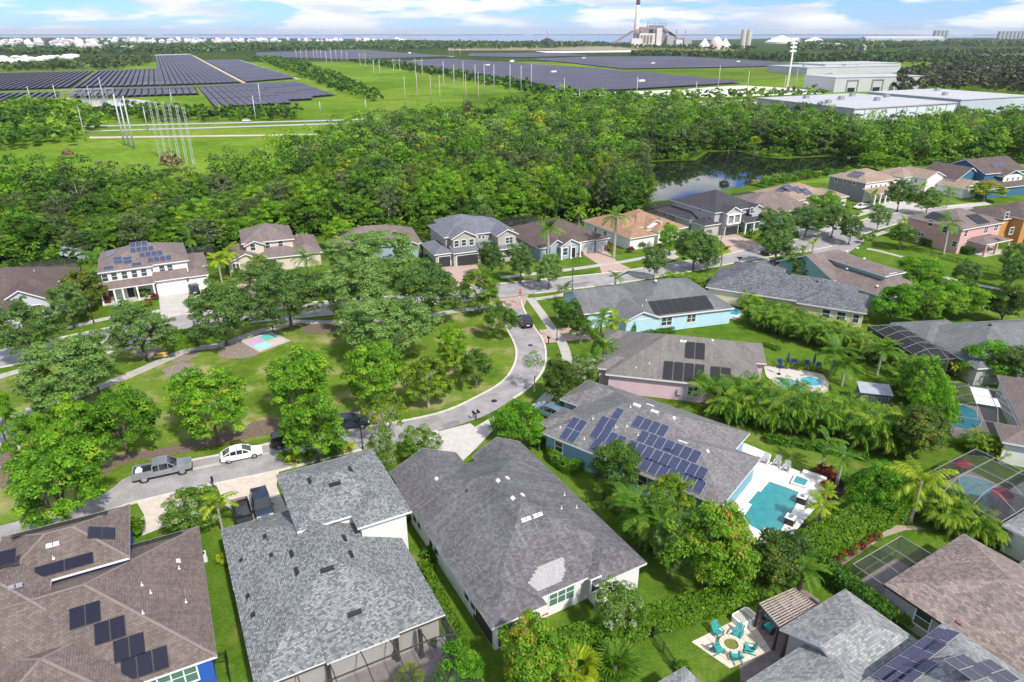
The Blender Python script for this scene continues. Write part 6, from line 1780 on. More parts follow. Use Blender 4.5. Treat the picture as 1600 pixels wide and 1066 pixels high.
# picket fences
def fence(pts, label, h=1.2, step=.16, mat='black_metal'):
    P = [G(*q) for q in pts]; e = thing('picket_fence', label, 'fence', (P[0].x, P[0].y, 0)); o = P[0]
    for a, b in zip(P[:-1], P[1:]):
        d = b - a; L = d.length
        for z in (.15, h - .15): MB().bar(a - o + Vector((0, 0, z)), b - o + Vector((0, 0, z)), .04).build('rail', M[mat], e)
        n = int(L / step); mb = MB()
        for k in range(n): q = a.lerp(b, k / n) - o; mb.box(q.x - .01, q.y - .01, .04, q.x + .01, q.y + .01, h)
        tag(mb.build('pickets', M[mat], e), kind='stuff')
        m = int(L / 2.4) + 1
        for k in range(m + 1): q = a.lerp(b, k / m) - o; MB().box(q.x - .035, q.y - .035, 0, q.x + .035, q.y + .035, h + .06).build('post', M[mat], e)
fence([S(20, 230, 800), S(20, 420, 745), S(20, 560, 700), S(20, 740, 615), S(20, 1000, 540), S(20, 1210, 480)], 'black picket fence along the foot of the long bright hedge')
fence([S(20, 560, 705), S(20, 690, 905)], 'black picket fence running from the hedge to the pale roof tip')
fence([S(14, 1140, 975), S(14, 1240, 955), S(14, 1255, 1066)], 'black picket fence corner on the lawn beside the blue-walled house')
fence([S(8, 840, 770), S(8, 1180, 870), S(8, 1551, 950)], 'low black fence across the lawn below the salmon house')
fence([S(16, 830, 330), S(16, 900, 320), S(16, 945, 380)], 'black fence stub between charcoal and solar-array houses')

# lanai furniture of the silver house
P = h2.local(*S(15, 650, 925)); P = h2.world(P.x, P.y)
e = thing('dining_table', 'cluttered table on the screened lanai of the silver-roofed house', 'table', (P.x, P.y, .08), RA(28))
MB().box(-.9, -.5, .7, .9, .5, .75).build('top', M['wood_warm'], e)
for x in (-.8, .8):
    for y in (-.4, .4): MB().box(x - .04, y - .04, 0, x + .04, y + .04, .7).build('leg', M['bronze_frame'], e)
for k, (X, Y, lab) in enumerate(((590, 935, 'blue patio chair left of the lanai table'), (665, 960, 'blue patio chair in front of the lanai table'), (715, 915, 'blue patio chair right of the lanai table'))):
    P = h2.local(*S(15, X, Y)); P = h2.world(P.x, P.y)
    e = thing('patio_chair', lab, 'chair', (P.x, P.y, .08), k * 1.6)
    MB().box(-.3, -.3, .38, .3, .3, .45).build('seat', pm('patio_blue', (.16, .26, .36), .8), e); MB().box(-.3, .24, .45, .3, .3, .95).build('backrest', M['patio_blue'], e)
    for x in (-.26, .26):
        for y in (-.26, .26): MB().box(x - .025, y - .025, 0, x + .025, y + .025, .4).build('leg', M['bronze_frame'], e)
for X, Y, lab in ((875, 880, 'pale wicker armchair by the lanai door'), (1000, 850, 'pale wicker armchair at the far end of the lanai')):
    P = h2.local(*S(15, X, Y)); P = h2.world(P.x, P.y); e = thing('wicker_armchair', lab, 'armchair', (P.x, P.y, .08), RA(200))
    MB().box(-.4, -.4, .15, .4, .4, .45).build('seat', M['travertine'], e); MB().box(-.4, .3, .45, .4, .42, .95).build('backrest', M['travertine'], e)
    for s in (-1, 1): MB().box(s * .42 - .06, -.4, 0, s * .42 + .06, .42, .65).build('armrest', M['wood_warm'], e)
for X, Y, lab in ((840, 962, 'small potted plant in the middle of the lanai'), (1015, 905, 'potted plant near the end of the lanai'), (545, 1048, 'dark pot near the bottom edge of the lanai')):
    P = h2.local(*S(15, X, Y)); P = h2.world(P.x, P.y); e = thing('potted_plant', lab, 'plant pot', (P.x, P.y, .08))
    MB().tube([(0, 0, 0), (0, 0, .4)], [.2, .28], 10).build('pot', M['brick_red'] if '545' in lab else M['bronze_frame'], e); link('foliage', SHRUB['green'][0], e, (0, 0, .3)).scale = (.4, .4, .4)
# red chair on the lawn of the charcoal house
P = G(*S(16, 655, 795)); e = thing('garden_chair', 'red chair beside the white wall of the charcoal-roofed house', 'chair', (P.x, P.y, 0), RA(30))
pm('chair_red', (.5, .03, .06), .6)
MB().box(-.3, -.3, .38, .3, .3, .44).build('seat', M['chair_red'], e); MB().box(-.3, .24, .44, .3, .3, 1.0).build('backrest', M['chair_red'], e)
for x in (-.26, .26):
    for y in (-.26, .26): MB().box(x - .025, y - .025, 0, x + .025, y + .025, .4).build('leg', M['white_paint'], e)

# ---- power line poles
def pole(u, v, vtop, label, kind='steel', r=None, group=None, arms=False):
    p = G(u, v); h = height_at(p, vtop)
    r = r or (.32 if kind == 'steel' else .26)
    mat = M['pole_metal'] if kind == 'steel' else M['pole_wood']
    e = thing('utility_pole', label, 'pole', (p.x, p.y, 0), math.radians(26), group)
    MB().tube([(0, 0, 0), (0, 0, h)], [r, r * .6], 8).build('mast', mat, e, smooth=True)
    if kind != 'bare' and arms:
        mb = MB()
        for k in range(3):
            z = h - .8 - k * h * .07
            mb.bar((-1.1, 0, z), (1.1, 0, z + .1), .12)
            mb.tube([(-1.05, 0, z), (-1.05, 0, z - .6)], .07, 5).tube([(1.05, 0, z), (1.05, 0, z - .6)], .07, 5)
        mb.build('crossarm', mat, e)
    return e
for (u, v, t) in ((195, 227.5, 147), (202, 229, 159), (210, 232.5, 150)):
    pole(u, v, t, 'tall white steel pole of the close trio in the green field', 'steel', .42, 'trio of white steel poles', False)
for (u, v, t) in ((251, 246, 156), (261, 251, 158), (272, 254, 159), (282, 258, 162.5), (292.5, 256, 164), (303, 257.5, 167)):
    p = G(u, v); h = height_at(p, t)
    e = thing('lattice_pole', 'pale lattice pole in the row of six nearest the woodland edge', 'pole', (p.x, p.y, 0), math.radians(26), 'row of six lattice poles')
    mb = MB(); w = .42
    for sx in (-1, 1):
        for sy in (-1, 1): mb.bar((sx * w, sy * w, 0), (sx * w * .7, sy * w * .7, h), .09)
    mb.build('leg', M['pole_metal'], e)
    mb = MB(); n = int(h / 1.4)
    for k in range(n):
        z0, z1 = h * k / n, h * (k + 1) / n; s = 1 if k % 2 else -1
        for (ax, ay, bx, by) in ((-1, -1, 1, -1), (1, 1, -1, 1), (-1, 1, -1, -1), (1, -1, 1, 1)):
            mb.bar((ax * w * s * .85, ay * w * .85, z0), (bx * w * s * .85, by * w * .85, z1), .07)
    mb.build('bracing', M['pole_metal'], e)
    MB().bar((-.8, 0, h - .5), (.8, 0, h - .5), .1).build('crossarm', M['pole_metal'], e)
for (u, v, t, lab) in ((52, 172, 135, 'steel pole beside the left edge solar fields'), (91, 166, 132, 'steel pole standing over the pale farm track'),
        (134.5, 221, 167, 'leaning wooden pole at the wood edge left of the white trio'), (143, 165, 134, 'steel pole rising left of the substation frames'), (164, 165, 121, 'tallest pole rising right out of the substation'),
        (231, 204, 166, 'single pole on the highway verge behind the lattice row'), (271, 172, 139, 'steel pole between lattice row and solar field'),
        (400, 189, 150, 'lamp-like pole beside the highway before the nearest solar field'), (409, 172, 130, 'pole at the front edge of the nearest solar field'),
        (501, 177, 159, 'short pole on the verge past the solar field corner'), (572, 175, 155, 'short pole alone on the grass verge'), (757, 268, 237, 'bare concrete pole standing up out of the woods')):
    pole(u, v, t, lab, 'bare' if 'bare' in lab else ('wood' if 'wooden' in lab else 'steel'))
for (u, v, t) in ((634, 170, 119), (653, 166, 114), (674, 164, 117), (688, 169, 117), (725, 162, 95), (728.5, 164, 115), (748, 167, 112)):
    pole(u, v, t, 'tall pole of the near row crossing the open meadow', 'wood', .3, 'near row of meadow poles')
for (u, v, t) in ((694, 149, 96), (710, 148, 101), (743, 148, 101), (757, 149, 100), (772, 149, 101), (797, 149, 101), (814, 145, 102), (830, 146, 100)):
    pole(u, v, t, 'steel pole of the row along the meadow edge before the solar field', 'steel', .34, 'meadow edge poles')
for (u, v, t) in ((881, 160, 122), (905, 163, 140), (994, 157, 120), (1086, 157, 127), (1122, 136, 102), (1166, 151, 111), (1305 - 80, 140, 118)):
    pole(u, v, t, 'pole beside the highway at the solar field corner', 'steel', .3, 'highway side poles')
for (u, v, t) in ((585, 122, 93.5), (594, 122, 93), (464, 96, 77), (471.5, 97, 77.5), (480, 97, 77), (491, 96, 77.5), (496.5, 96, 77), (502.5, 96.5, 78), (511, 107, 81), (519, 107, 77), (526, 97, 77.5), (535, 100, 77), (543, 100, 81), (703, 89, 74), (708, 90, 74.5), (719, 88, 75)):
    pole(u, v, t, 'distant pole of the line running back over the meadow', 'steel', .4, 'distant meadow poles', True)
for (u0, u1, v, t, lab) in ((649.5, 660, 117, 91, 'nearest two-legged power frame with cross bracing on the meadow'), (615, 625, 111, 91.5, 'second two-legged power frame further back on the meadow'), (563, 571.5, 103, 82, 'farthest two-legged power frame on the meadow')):
    a, b = G(u0, v), G(u1, v); h = height_at(a, t)
    e = thing('pylon', lab, 'pylon', (a.x, a.y, 0)); d = b - a
    for o in (Vector((0, 0, 0)), d): MB().tube([o, o + Vector((0, 0, h))], [.36, .26], 8).build('leg', M['pole_metal'], e)
    MB().bar(Vector((0, 0, h * .86)) - d * .35, Vector((0, 0, h * .86)) + d * 1.35, .35).build('crossarm', M['pole_metal'], e)
    MB().bar((0, 0, h * .8), d + Vector((0, 0, h * .5)), .2).bar(d + Vector((0, 0, h * .8)), (0, 0, h * .5), .2).build('bracing', M['pole_metal'], e)
# power lines of the trio and the six, sagging towards the substation
mb = MB()
for (u, v, t, u2, v2, t2) in ((195, 227.5, 149, 143, 165, 136), (210, 232.5, 152, 164, 165, 123), (251, 246, 158, 231, 204, 168), (303, 257.5, 169, 271, 172, 141), (282, 258, 164, 271, 172, 143)):
    a, b = G(u, v), G(u2, v2); a = Vector((a.x, a.y, height_at(a, t))); b = Vector((b.x, b.y, height_at(b, t2)))
    pts = [a.lerp(b, k / 10) - Vector((0, 0, 4 * 3.0 * (k / 10) * (1 - k / 10))) for k in range(11)]
    mb.tube(pts, .06, 4, cap=False)
tag(mb.build('power_lines', M['grey_metal']), 'thin power cables slung between the poles by the substation', 'cable', None, 'stuff')

# floodlight mast
p = G(1230, 138); h = height_at(p, 60)
e = thing('floodlight_mast', 'tall white mast with a square head of lights by the warehouses', 'mast', (p.x, p.y, 0))
MB().tube([(0, 0, 0), (0, 0, h)], [.9, .5], 10).build('mast', M['white_paint'], e, smooth=True)
mb = MB()
for k in range(4): mb.box(-2.6, -1, h - 1.6 - k * 3.2, 2.6, 1, h - k * 3.2)
mb.build('light_head', M['aluminium_white'], e)
pole(1240.5, 151, 107, 'thin companion pole right beside the floodlight mast', 'bare', .3)

# substation
p = G(120, 160)
e = thing('substation', 'grey steel substation frames on a gravel yard behind the wood', 'substation', (p.x, p.y, 0), math.radians(26))
sheet('gravel_yard', [(82, 168), (120, 158), (205, 155), (235, 158), (190, 172), (120, 173)], .14, pm('yard_gravel', (.40, .39, .38), .95, .1, .1))
for gx in range(5):
    mb = MB()
    for gy in range(2):
        x, y = gx * 7 - 8, gy * 12 - 8
        mb.bar((x, y, 0), (x, y, 9), .3).bar((x + 5, y, 0), (x + 5, y, 9), .3).bar((x - .3, y, 9), (x + 5.3, y, 9), .4)
        mb.bar((x, y, 6.5), (x + 5, y, 6.5), .25)
    mb.build('bus_frame', M['grey_metal'], e)
for gx in range(4):
    MB().box(gx * 11 - 6, -20, 0, gx * 11 - 2, -17, 2.6).tube([(gx * 11 - 5, -18, 2.6), (gx * 11 - 5, -18, 4)], .2, 6).tube([(gx * 11 - 3, -18, 2.6), (gx * 11 - 3, -18, 4)], .2, 6).build('transformer', M['grey_metal'], e)

# warehouses
pm('roof_white', (.42, .42, .435), .7, .05, .03); pm('wall_white', (.46, .47, .475), .7, .04, .05); pm('wall_bluegrey', (.42, .47, .53), .7, .06, .05); pm('wall_palegreen', (.60, .66, .66), .7, .05, .1)
def big_box(name, label, o, ang, L, D, h, wall='wall_white', bays=0, units=0, panel=None):
    e = thing(name, label, 'warehouse', (o[0], o[1], 0), math.radians(ang))
    MB().box(0, 0, 0, L, D, h).build('wall', M[wall], e)
    mb = MB(); mb.box(-.4, -.4, h, L + .4, D + .4, h + .5); mb.build('roof', M['roof_white'], e)
    for k in range(bays):
        x = (k + .5) * L / bays
        MB().box(x - L / bays * .44, -.12, h * .55, x + L / bays * .44, -.02, h * .93).build('window', M['wall_palegreen'], e)
        MB().box(x + L / bays * .46, -.3, 0, x + L / bays * .54, -.02, h * .97).build('pilaster', M['wall_bluegrey'], e)
        MB().box(x - L / bays * .3, -.1, 0, x + L / bays * .3, -.02, h * .32).build('dock_door', M['wall_bluegrey'], e)
    for k in range(units):
        x = L * (k + .6) / (units + .3); y = D * (.35 + .4 * ((k * 5) % 3) / 2)
        MB().box(x, y, h + .5, x + 3, y + 2, h + 2).box(x + .3, y + .3, h + 2, x + 2.7, y + 1.7, h + 2.3).build('roof_unit', M['grey_metal'], e)
    if panel: MB().box(-.35, -.5, 0, L * panel, -.25, h * 1.06).build('entrance_panel', M['wall_bluegrey'], e)
    return e
a = G(1335, 171, 13); big_box('warehouse', 'wide white warehouse with pale window bays behind the pond wood', (a.x, a.y), 25, 74, 64, 13, bays=10, units=6)
a = G(1338, 172, 13)
a = G(1502, 155.5, 13); big_box('warehouse', 'white-roofed warehouse with blue-grey wall at the right edge', (a.x, a.y), 25, 62, 60, 12.5, 'wall_bluegrey', units=2)
a = G(1306, 122, 11.5); w3 = big_box('warehouse', 'white block with three framed dock openings beyond the highway', (a.x, a.y), 16, 92, 40, 11.5)
for k in range(3):
    x = 12 + k * 26
    MB().box(x, -.5, 0, x + .9, -.05, 9).box(x + 11, -.5, 0, x + 11.9, -.05, 9).box(x, -.5, 9, x + 11.9, -.05, 9.8).build('dock_frame', M['grey_metal'], w3)
    MB().box(x + 2, -.4, 0, x + 9, -.05, 3.4).build('dock_door', M['black_metal'], w3)
a = G(1262, 103.5, 10); big_box('warehouse', 'long low white hall behind the dock building', (a.x, a.y), 22, 150, 70, 8, units=5)
a = G(1290, 98.5, 12); big_box('warehouse', 'farther white roof peeking above the long low hall', (a.x, a.y), 22, 130, 60, 10)

# power plant
pm('stack_pale', (.62, .55, .50), .9, .08, .02); pm('stack_red', (.30, .12, .14), .8, .1, .02); pm('plant_white', (.66, .62, .58), .8, .1, .02); pm('plant_brown', (.26, .19, .18), .9, .15, .03); pm('plant_grey', (.34, .36, .38), .8, .1, .03); pm('coal', (.03, .03, .035), .95, .2, .02); pm('dome_pink', (.62, .52, .52), .7, .05, .02); pm('cone_cream', (.72, .69, .60), .7, .05, .02); pm('silo_tan', (.55, .50, .43), .9, .06, .03)
PY = 2700.0
def plant_x(u, y=PY): return (u - 800) / FPX * (y * CP + CAM_H * SP)
def plant_z(v, y=PY): return height_at((0, y, 0), v)
e = thing('power_plant', 'power station with boiler blocks, conveyors and one tall red-topped chimney', 'power plant', (0, PY, 0))
cx = plant_x(992.5)
MB().tube([(cx, 0, 0), (cx, 0, 60), (cx, 0, plant_z(8))], [11, 9.5, 7.2], 16).build('chimney', M['stack_pale'], e, smooth=True)
MB().tube([(cx, 0, plant_z(8)), (cx, 0, 186)], [7.2, 6.6], 16).build('chimney_top', M['stack_red'], e, smooth=True)
def pbox(u0, u1, v0, v1, dy0, dy1, mat, name):
    MB().box(plant_x(u0), dy0, max(0, plant_z(v1)), plant_x(u1), dy1, plant_z(v0)).build(name, M[mat], e)
pbox(996, 1020, 52, 75, -30, 60, 'plant_white', 'turbine_hall')
pbox(1018, 1038, 46, 75, -20, 80, 'plant_brown', 'boiler_block')
pbox(1000, 1012, 43, 52, 0, 60, 'plant_brown', 'boiler_block')
pbox(1022, 1030, 44, 75, -32, -21, 'plant_white', 'boiler_block')
pbox(982, 998, 60, 75, -60, -31, 'plant_white', 'turbine_hall')
pbox(1038, 1048, 56, 75, -40, 40, 'plant_grey', 'boiler_block')
pbox(1052, 1062, 62, 75, -40, 40, 'plant_white', 'scrubber')
pbox(1064, 1076, 60, 75, -40, 40, 'plant_grey', 'scrubber')
for k in range(4): pbox(998 + k * 5, 1000.5 + k * 5, 55, 66, -33, -30.5, 'plant_brown', 'opening_shade')  # dark vertical openings of the hall, their shade painted as brown slabs
mb = MB()
x0, x1, z0, z1 = plant_x(1012), plant_x(1038), plant_z(46), plant_z(36)
for x in (x0, x0 * .67 + x1 * .33, x0 * .33 + x1 * .67, x1):
    for y in (0, 40): mb.bar((x, y, z0), (x, y, z1), 2.2)
for z in (z0 + 2, (z0 + z1) / 2, z1): mb.bar((x0, 0, z), (x1, 0, z), 2.2).bar((x0, 40, z), (x1, 40, z), 2.2).bar((x0, 0, z), (x0, 40, z), 2).bar((x1, 0, z), (x1, 40, z), 2)
mb.box(x0 + 6, 8, z0, x1 - 8, 36, z1 - 6)
mb.build('steel_frame', M['plant_grey'], e)
for (ua, va, ub, vb) in ((958, 67, 984, 50), (984, 50, 1000, 46), (1040, 50, 1064, 66), (1030, 44, 1052, 57)):
    MB().bar((plant_x(ua), -20, max(2, plant_z(va))), (plant_x(ub), -20, plant_z(vb)), 7).build('conveyor', M['plant_brown'], e)
for u, v in ((1056, 46), (1070, 46), (1048, 50)): MB().tube([(plant_x(u), 10, 0), (plant_x(u), 10, plant_z(v))], [2.6, 2], 8).build('vent_stack', M['plant_grey'], e)

def dome(u, v0, v1, rpx, mat, label, cone=False, y=2300):
    x = (u - 800) / FPX * (y * CP + 19); r = rpx / FPX * y * CP; z = height_at((0, y, 0), v0)
    e = thing('storage_dome', label, 'dome', (x, y, 0)); mb = MB(); n = 20
    prof = [(r, 0), (r, z * .25)] + ([(r * .12, z)] if cone else [(r * math.cos(t), z * .25 + z * .75 * math.sin(t)) for t in (.3, .6, .9, 1.2, 1.45)])
    for (ra, za), (rb, zb) in zip(prof[:-1], prof[1:]):
        for k in range(n):
            t0, t1 = 6.28319 * k / n, 6.28319 * (k + 1) / n
            mb.poly([(ra * math.cos(t0), ra * math.sin(t0), za), (ra * math.cos(t1), ra * math.sin(t1), za), (rb * math.cos(t1), rb * math.sin(t1), zb), (rb * math.cos(t0), rb * math.sin(t0), zb)])
    mb.build('shell', M[mat], e)
    MB().tube([(0, 0, z * .98), (0, 0, z * 1.06)], [r * .12, r * .08], 8).build('cap', M[mat], e)
dome(1118, 57.5, 76, 10.5, 'dome_pink', 'pinkish storage dome between two cream cones')
dome(1100, 61, 75, 10, 'cone_cream', 'cream conical store left of the pink dome', True, 2360)
dome(1132, 61, 75, 10, 'cone_cream', 'cream conical store right of the pink dome', True, 2360)
dome(1220, 56, 66, 24, 'cone_cream', 'long pale store with flat cone far past the twin silos', True, 3600)
dome(1272, 58.5, 66, 20, 'cone_cream', 'yellowish low store right of the long pale one', True, 3600)
e = thing('silo_pair', 'twin tall tan concrete silos right of the pink dome', 'silo', (0, 2500, 0))
for u in (1159.5, 1168): MB().tube([(plant_x(u, 2500), 0, 0), (plant_x(u, 2500), 0, plant_z(46.5, 2500))], 8.8, 14).build('silo', M['silo_tan'], e, smooth=False)
for (u, y, lab, n) in ((1471, 5200, 'far grey silo block right of the long white sheds', 4), (1580, 4200, 'grey silo cluster on the right skyline', 7)):
    e = thing('silo_block', lab, 'silo', (0, y, 0))
    for k in range(n): MB().tube([(plant_x(u - n * 3 + k * 6, y), 0, 0), (plant_x(u - n * 3 + k * 6, y), 0, plant_z(47.5 if n == 4 else 49, y))], y * .0028, 10).build('silo', M['plant_grey'], e)
e = thing('coal_pile', 'dark coal heap with a thin tower on top', 'coal heap', (plant_x(855, 2600), 2600, 0))
mb = MB(); n = 18
prof = [(46, 0), (40, 9), (24, 22), (6, 30)]
for (ra, za), (rb, zb) in zip(prof[:-1], prof[1:]):
    for k in range(n):
        t0, t1 = 6.28319 * k / n, 6.28319 * (k + 1) / n
        mb.poly([(ra * math.cos(t0), ra * math.sin(t0), za), (ra * math.cos(t1), ra * math.sin(t1), za), (rb * math.cos(t1), rb * math.sin(t1), zb), (rb * math.cos(t0), rb * math.sin(t0), zb)])
mb.poly([(6 * math.cos(6.28319 * k / n), 6 * math.sin(6.28319 * k / n), 30) for k in range(n)])
mb.build('heap', M['coal'], e)
MB().bar((-2, 0, 28), (-2, 0, 58), 2).bar((2, 0, 28), (2, 0, 50), 1.6).box(-4, -3, 30, 4, 3, 36).build('tower', M['plant_grey'], e)
MB().box(-50, -40, 0, 45, -36, 8).build('retaining_wall', M['plant_grey'], e)
# long white sheds far right
for (u0, u1, v0, y, lab) in ((1352, 1475, 57, 3400, 'long white shed on the right skyline'), (1205, 1250, 58.5, 3900, 'short pale shed behind the floodlight mast'), (1280, 1320, 67.5, 2500, 'low grey shed row below the yellowish store'), (1350, 1353.5, 69, 2200, 'narrow white tower block left of the dark pines')):
    x0, x1 = plant_x(u0, y), plant_x(u1, y); z = plant_z(v0, y)
    e = thing('industrial_shed', lab, 'shed', (x0, y, 0))
    MB().box(0, 0, 0, x1 - x0, 60, z * .72).build('wall', M['wall_white'] if 'grey' not in lab else M['plant_grey'], e)
    mb = MB(); L = x1 - x0
    mb.poly([(0, -1, z * .72), (L, -1, z * .72), (L, 30, z), (0, 30, z)]).poly([(0, 30, z), (L, 30, z), (L, 61, z * .72), (0, 61, z * .72)]).poly([(0, -1, z * .72), (0, 30, z), (0, 61, z * .72)]).poly([(L, -1, z * .72), (L, 61, z * .72), (L, 30, z)])
    mb.build('roof', M['roof_white'], e)

# the town by the bay and the mobile-home park: small far houses
def far_house_mesh(name, roof, wall, hip=True):
    mb = MB(); mb.box(-7, -5, 0, 7, 5, 3.4, 0)
    a, b, c, d = (-7.6, -5.6, 3.4), (7.6, -5.6, 3.4), (7.6, 5.6, 3.4), (-7.6, 5.6, 3.4); r0, r1 = (-2.5, 0, 6.2), (2.5, 0, 6.2)
    mb.poly([a, b, r1, r0], 1).poly([b, c, r1], 1).poly([c, d, r0, r1], 1).poly([d, a, r0], 1)
    return mb.mesh(name, [wall, roof])
ROOFS = [pm('far_roof_pink', (.62, .46, .42), .9), pm('far_roof_white', (.76, .74, .72), .9), pm('far_roof_tan', (.50, .42, .36), .9), pm('far_roof_grey', (.40, .38, .38), .9)]
FH = [far_house_mesh('far_house', r, M['wall_white']) for r in ROOFS]
rng = random.Random(11)
n = 0
while n < 210:
    u = rng.uniform(-40, 640) if rng.random() < .8 else rng.uniform(-40, 150)
    v = rng.triangular(62.5, 76 if u < 170 else (69 if u < 430 else 66.5), 64.5)
    p = G(u, v)
    o = tag(link('town_house', FH[rng.choice((0, 0, 1, 1, 1, 2, 3))], None, (p.x, p.y, 0), rng.choice((.45, 2.02)) + rng.uniform(-.1, .1)), 'small pale house of the bayside town on the horizon', 'house', 'houses of the town by the bay')
    k = rng.uniform(1.5, 2.4); o.scale = (k, k, k * rng.uniform(1.0, 1.7)); n += 1
n = 0
while n < 60:
    u = rng.uniform(-20, 118); v = rng.uniform(87.5, 101) + (0 if u > 60 else 2)
    if v > 101 - u * .06: continue
    p = G(u, v)
    o = tag(link('mobile_home', FH[1], None, (p.x, p.y, 0), math.radians(26 + 90 * (n % 2)) + rng.uniform(-.05, .05)), 'white-roofed mobile home in the park at far left', 'mobile home', 'mobile homes at far left')
    o.scale = (1.25, .9, .75); n += 1
for (u, v, L, lab) in ((147, 76.5, 60, 'long white hall among the dark trees at left'), (201, 79.5, 34, 'white metal building right of the long hall')):
    p = G(u, v); e = thing('hall', lab, 'building', (p.x, p.y, 0), math.radians(5))
    MB().box(-L / 2, -14, 0, L / 2, 14, 9).build('wall', M['wall_white'], e)
    MB().poly([(-L / 2 - 1, -15, 9), (L / 2 + 1, -15, 9), (L / 2 + 1, 0, 13), (-L / 2 - 1, 0, 13)]).poly([(-L / 2 - 1, 0, 13), (L / 2 + 1, 0, 13), (L / 2 + 1, 15, 9), (-L / 2 - 1, 15, 9)]).build('roof', M['roof_white'], e)

# woods in the distance
def far_wood(label, px, sp, hlo, hhi, nleaf, size, mat='far_leaves', wf=.5, name='distant_woodland'):
    rng = np.random.default_rng(int(px[0][0] * 3 + px[0][1] * 11) % 9973)
    P = scatter(W(px), sp, rng)
    if len(P) == 0: return
    return wood_mass(name, label, P, hlo, hhi, wf, nleaf, size, mat, len(P))
far_wood('dark belt of trees between the town and the solar farm', [(-100, 79), (0, 77), (140, 81), (240, 73), (440, 70.5), (580, 68.5), (700, 71.5), (800, 75), (640, 79), (555, 77.5), (420, 81.5), (300, 84), (240, 84), (130, 86), (0, 86), (-100, 87)], 30, 9, 16, 28, 4.4)
far_wood('trees scattered through the town by the bay', [(-60, 62.5), (150, 62), (450, 62.5), (640, 64), (560, 67.5), (200, 71), (120, 78), (-60, 77)], 150, 5, 9, 40, 3.4)
far_wood('light green scrub beside the long solar field', [(60, 106), (120, 99), (180, 94), (236, 92), (238, 100), (190, 108), (100, 111), (0, 113), (0, 106)], 12, 6, 12, 60, 1.7, 'forest_leaves_olive')
far_wood('hedgerow between the solar farm and the power line meadow', [(395, 93), (430, 92), (480, 104), (560, 133), (600, 158), (590, 162), (545, 150), (480, 124), (430, 105)], 9, 4, 9, 70, 1.2, 'forest_leaves')
far_wood('hedgerow along the right side of the meadow', [(545, 97), (600, 97), (700, 114), (800, 128), (880, 146), (850, 152), (800, 141), (700, 122), (560, 99)], 9, 4, 8, 70, 1.2, 'forest_leaves')
far_wood('green thicket between highway and widest solar field', [(845, 158), (880, 149), (930, 153), (1000, 155), (1150, 153), (1290, 147), (1290, 150), (1180, 156), (1000, 163), (900, 168), (830, 170)], 7, 5, 9, 90, .9, 'forest_leaves')
far_wood('dark tall pines in front of the bay', [(575, 69), (650, 70), (860, 71.5), (960, 72.5), (880, 76), (760, 78), (620, 74)], 24, 14, 24, 34, 3.8, wf=.28)
far_wood('belt of trees right of the power plant fields', [(985, 84.5), (1150, 86.5), (1300, 91), (1600, 93), (1700, 94), (1700, 100), (1500, 101), (1250, 99), (1100, 90), (985, 88)], 18, 7, 12, 34, 3.0)
far_wood('dark pines below the right skyline', [(1230, 72), (1330, 67), (1480, 66), (1600, 66), (1700, 66), (1700, 75), (1480, 73), (1330, 80), (1240, 82)], 30, 12, 22, 30, 4.2, wf=.32)
far_wood('trees around the power plant', [(940, 74), (1000, 73), (1180, 76), (1180, 79), (1060, 78)], 30, 8, 15, 40, 3.0)
far_wood('green belt along the foot of the right skyline', [(1300, 85), (1450, 82), (1600, 79), (1700, 79), (1700, 82), (1470, 90), (1320, 91)], 24, 6, 11, 40, 2.6)
far_wood('dense wood left of the white pole trio', [(-160, 190), (-40, 178), (60, 173), (130, 172), (166, 186), (160, 205), (110, 222), (20, 236), (-100, 244), (-160, 246)], 7.5, 7, 12, 110, 1.0, 'forest_leaves', name='woodland')
far_wood('strip of bushes between substation and highway', [(150, 178), (250, 173), (350, 178), (470, 178), (465, 188), (300, 192), (170, 190)], 6.5, 5, 8, 100, .8, 'forest_leaves', name='woodland')
far_wood('brown-green casuarina wood right of the dock building', [(1392, 140), (1420, 122), (1500, 112), (1700, 108), (1700, 160), (1600, 158), (1530, 148), (1440, 148), (1400, 150)], 11, 13, 19, 110, 1.35, 'casuarina_leaves', .3, name='woodland')
far_wood('bushes along the ditch at the meadow foot', [(760, 160), (800, 157), (845, 158), (830, 166), (790, 166)], 6, 3, 6, 90, .7, 'forest_leaves', name='woodland')
for i, (u, v, w, h, lab) in enumerate(((1296, 122, 32, 10, 'broad tree before the white dock building'), (1316, 106, 22, 10, 'small round tree in front of the long low hall'), (1338, 106, 22, 9, 'second round tree in front of the long low hall'), (1170, 78, 8, 14, 'dark tree before the twin silos'), (1138, 81, 9, 16, 'dark tree before the cream cone'))):
    tree_px('forest', u, v, w, h, lab, 'far_tree')

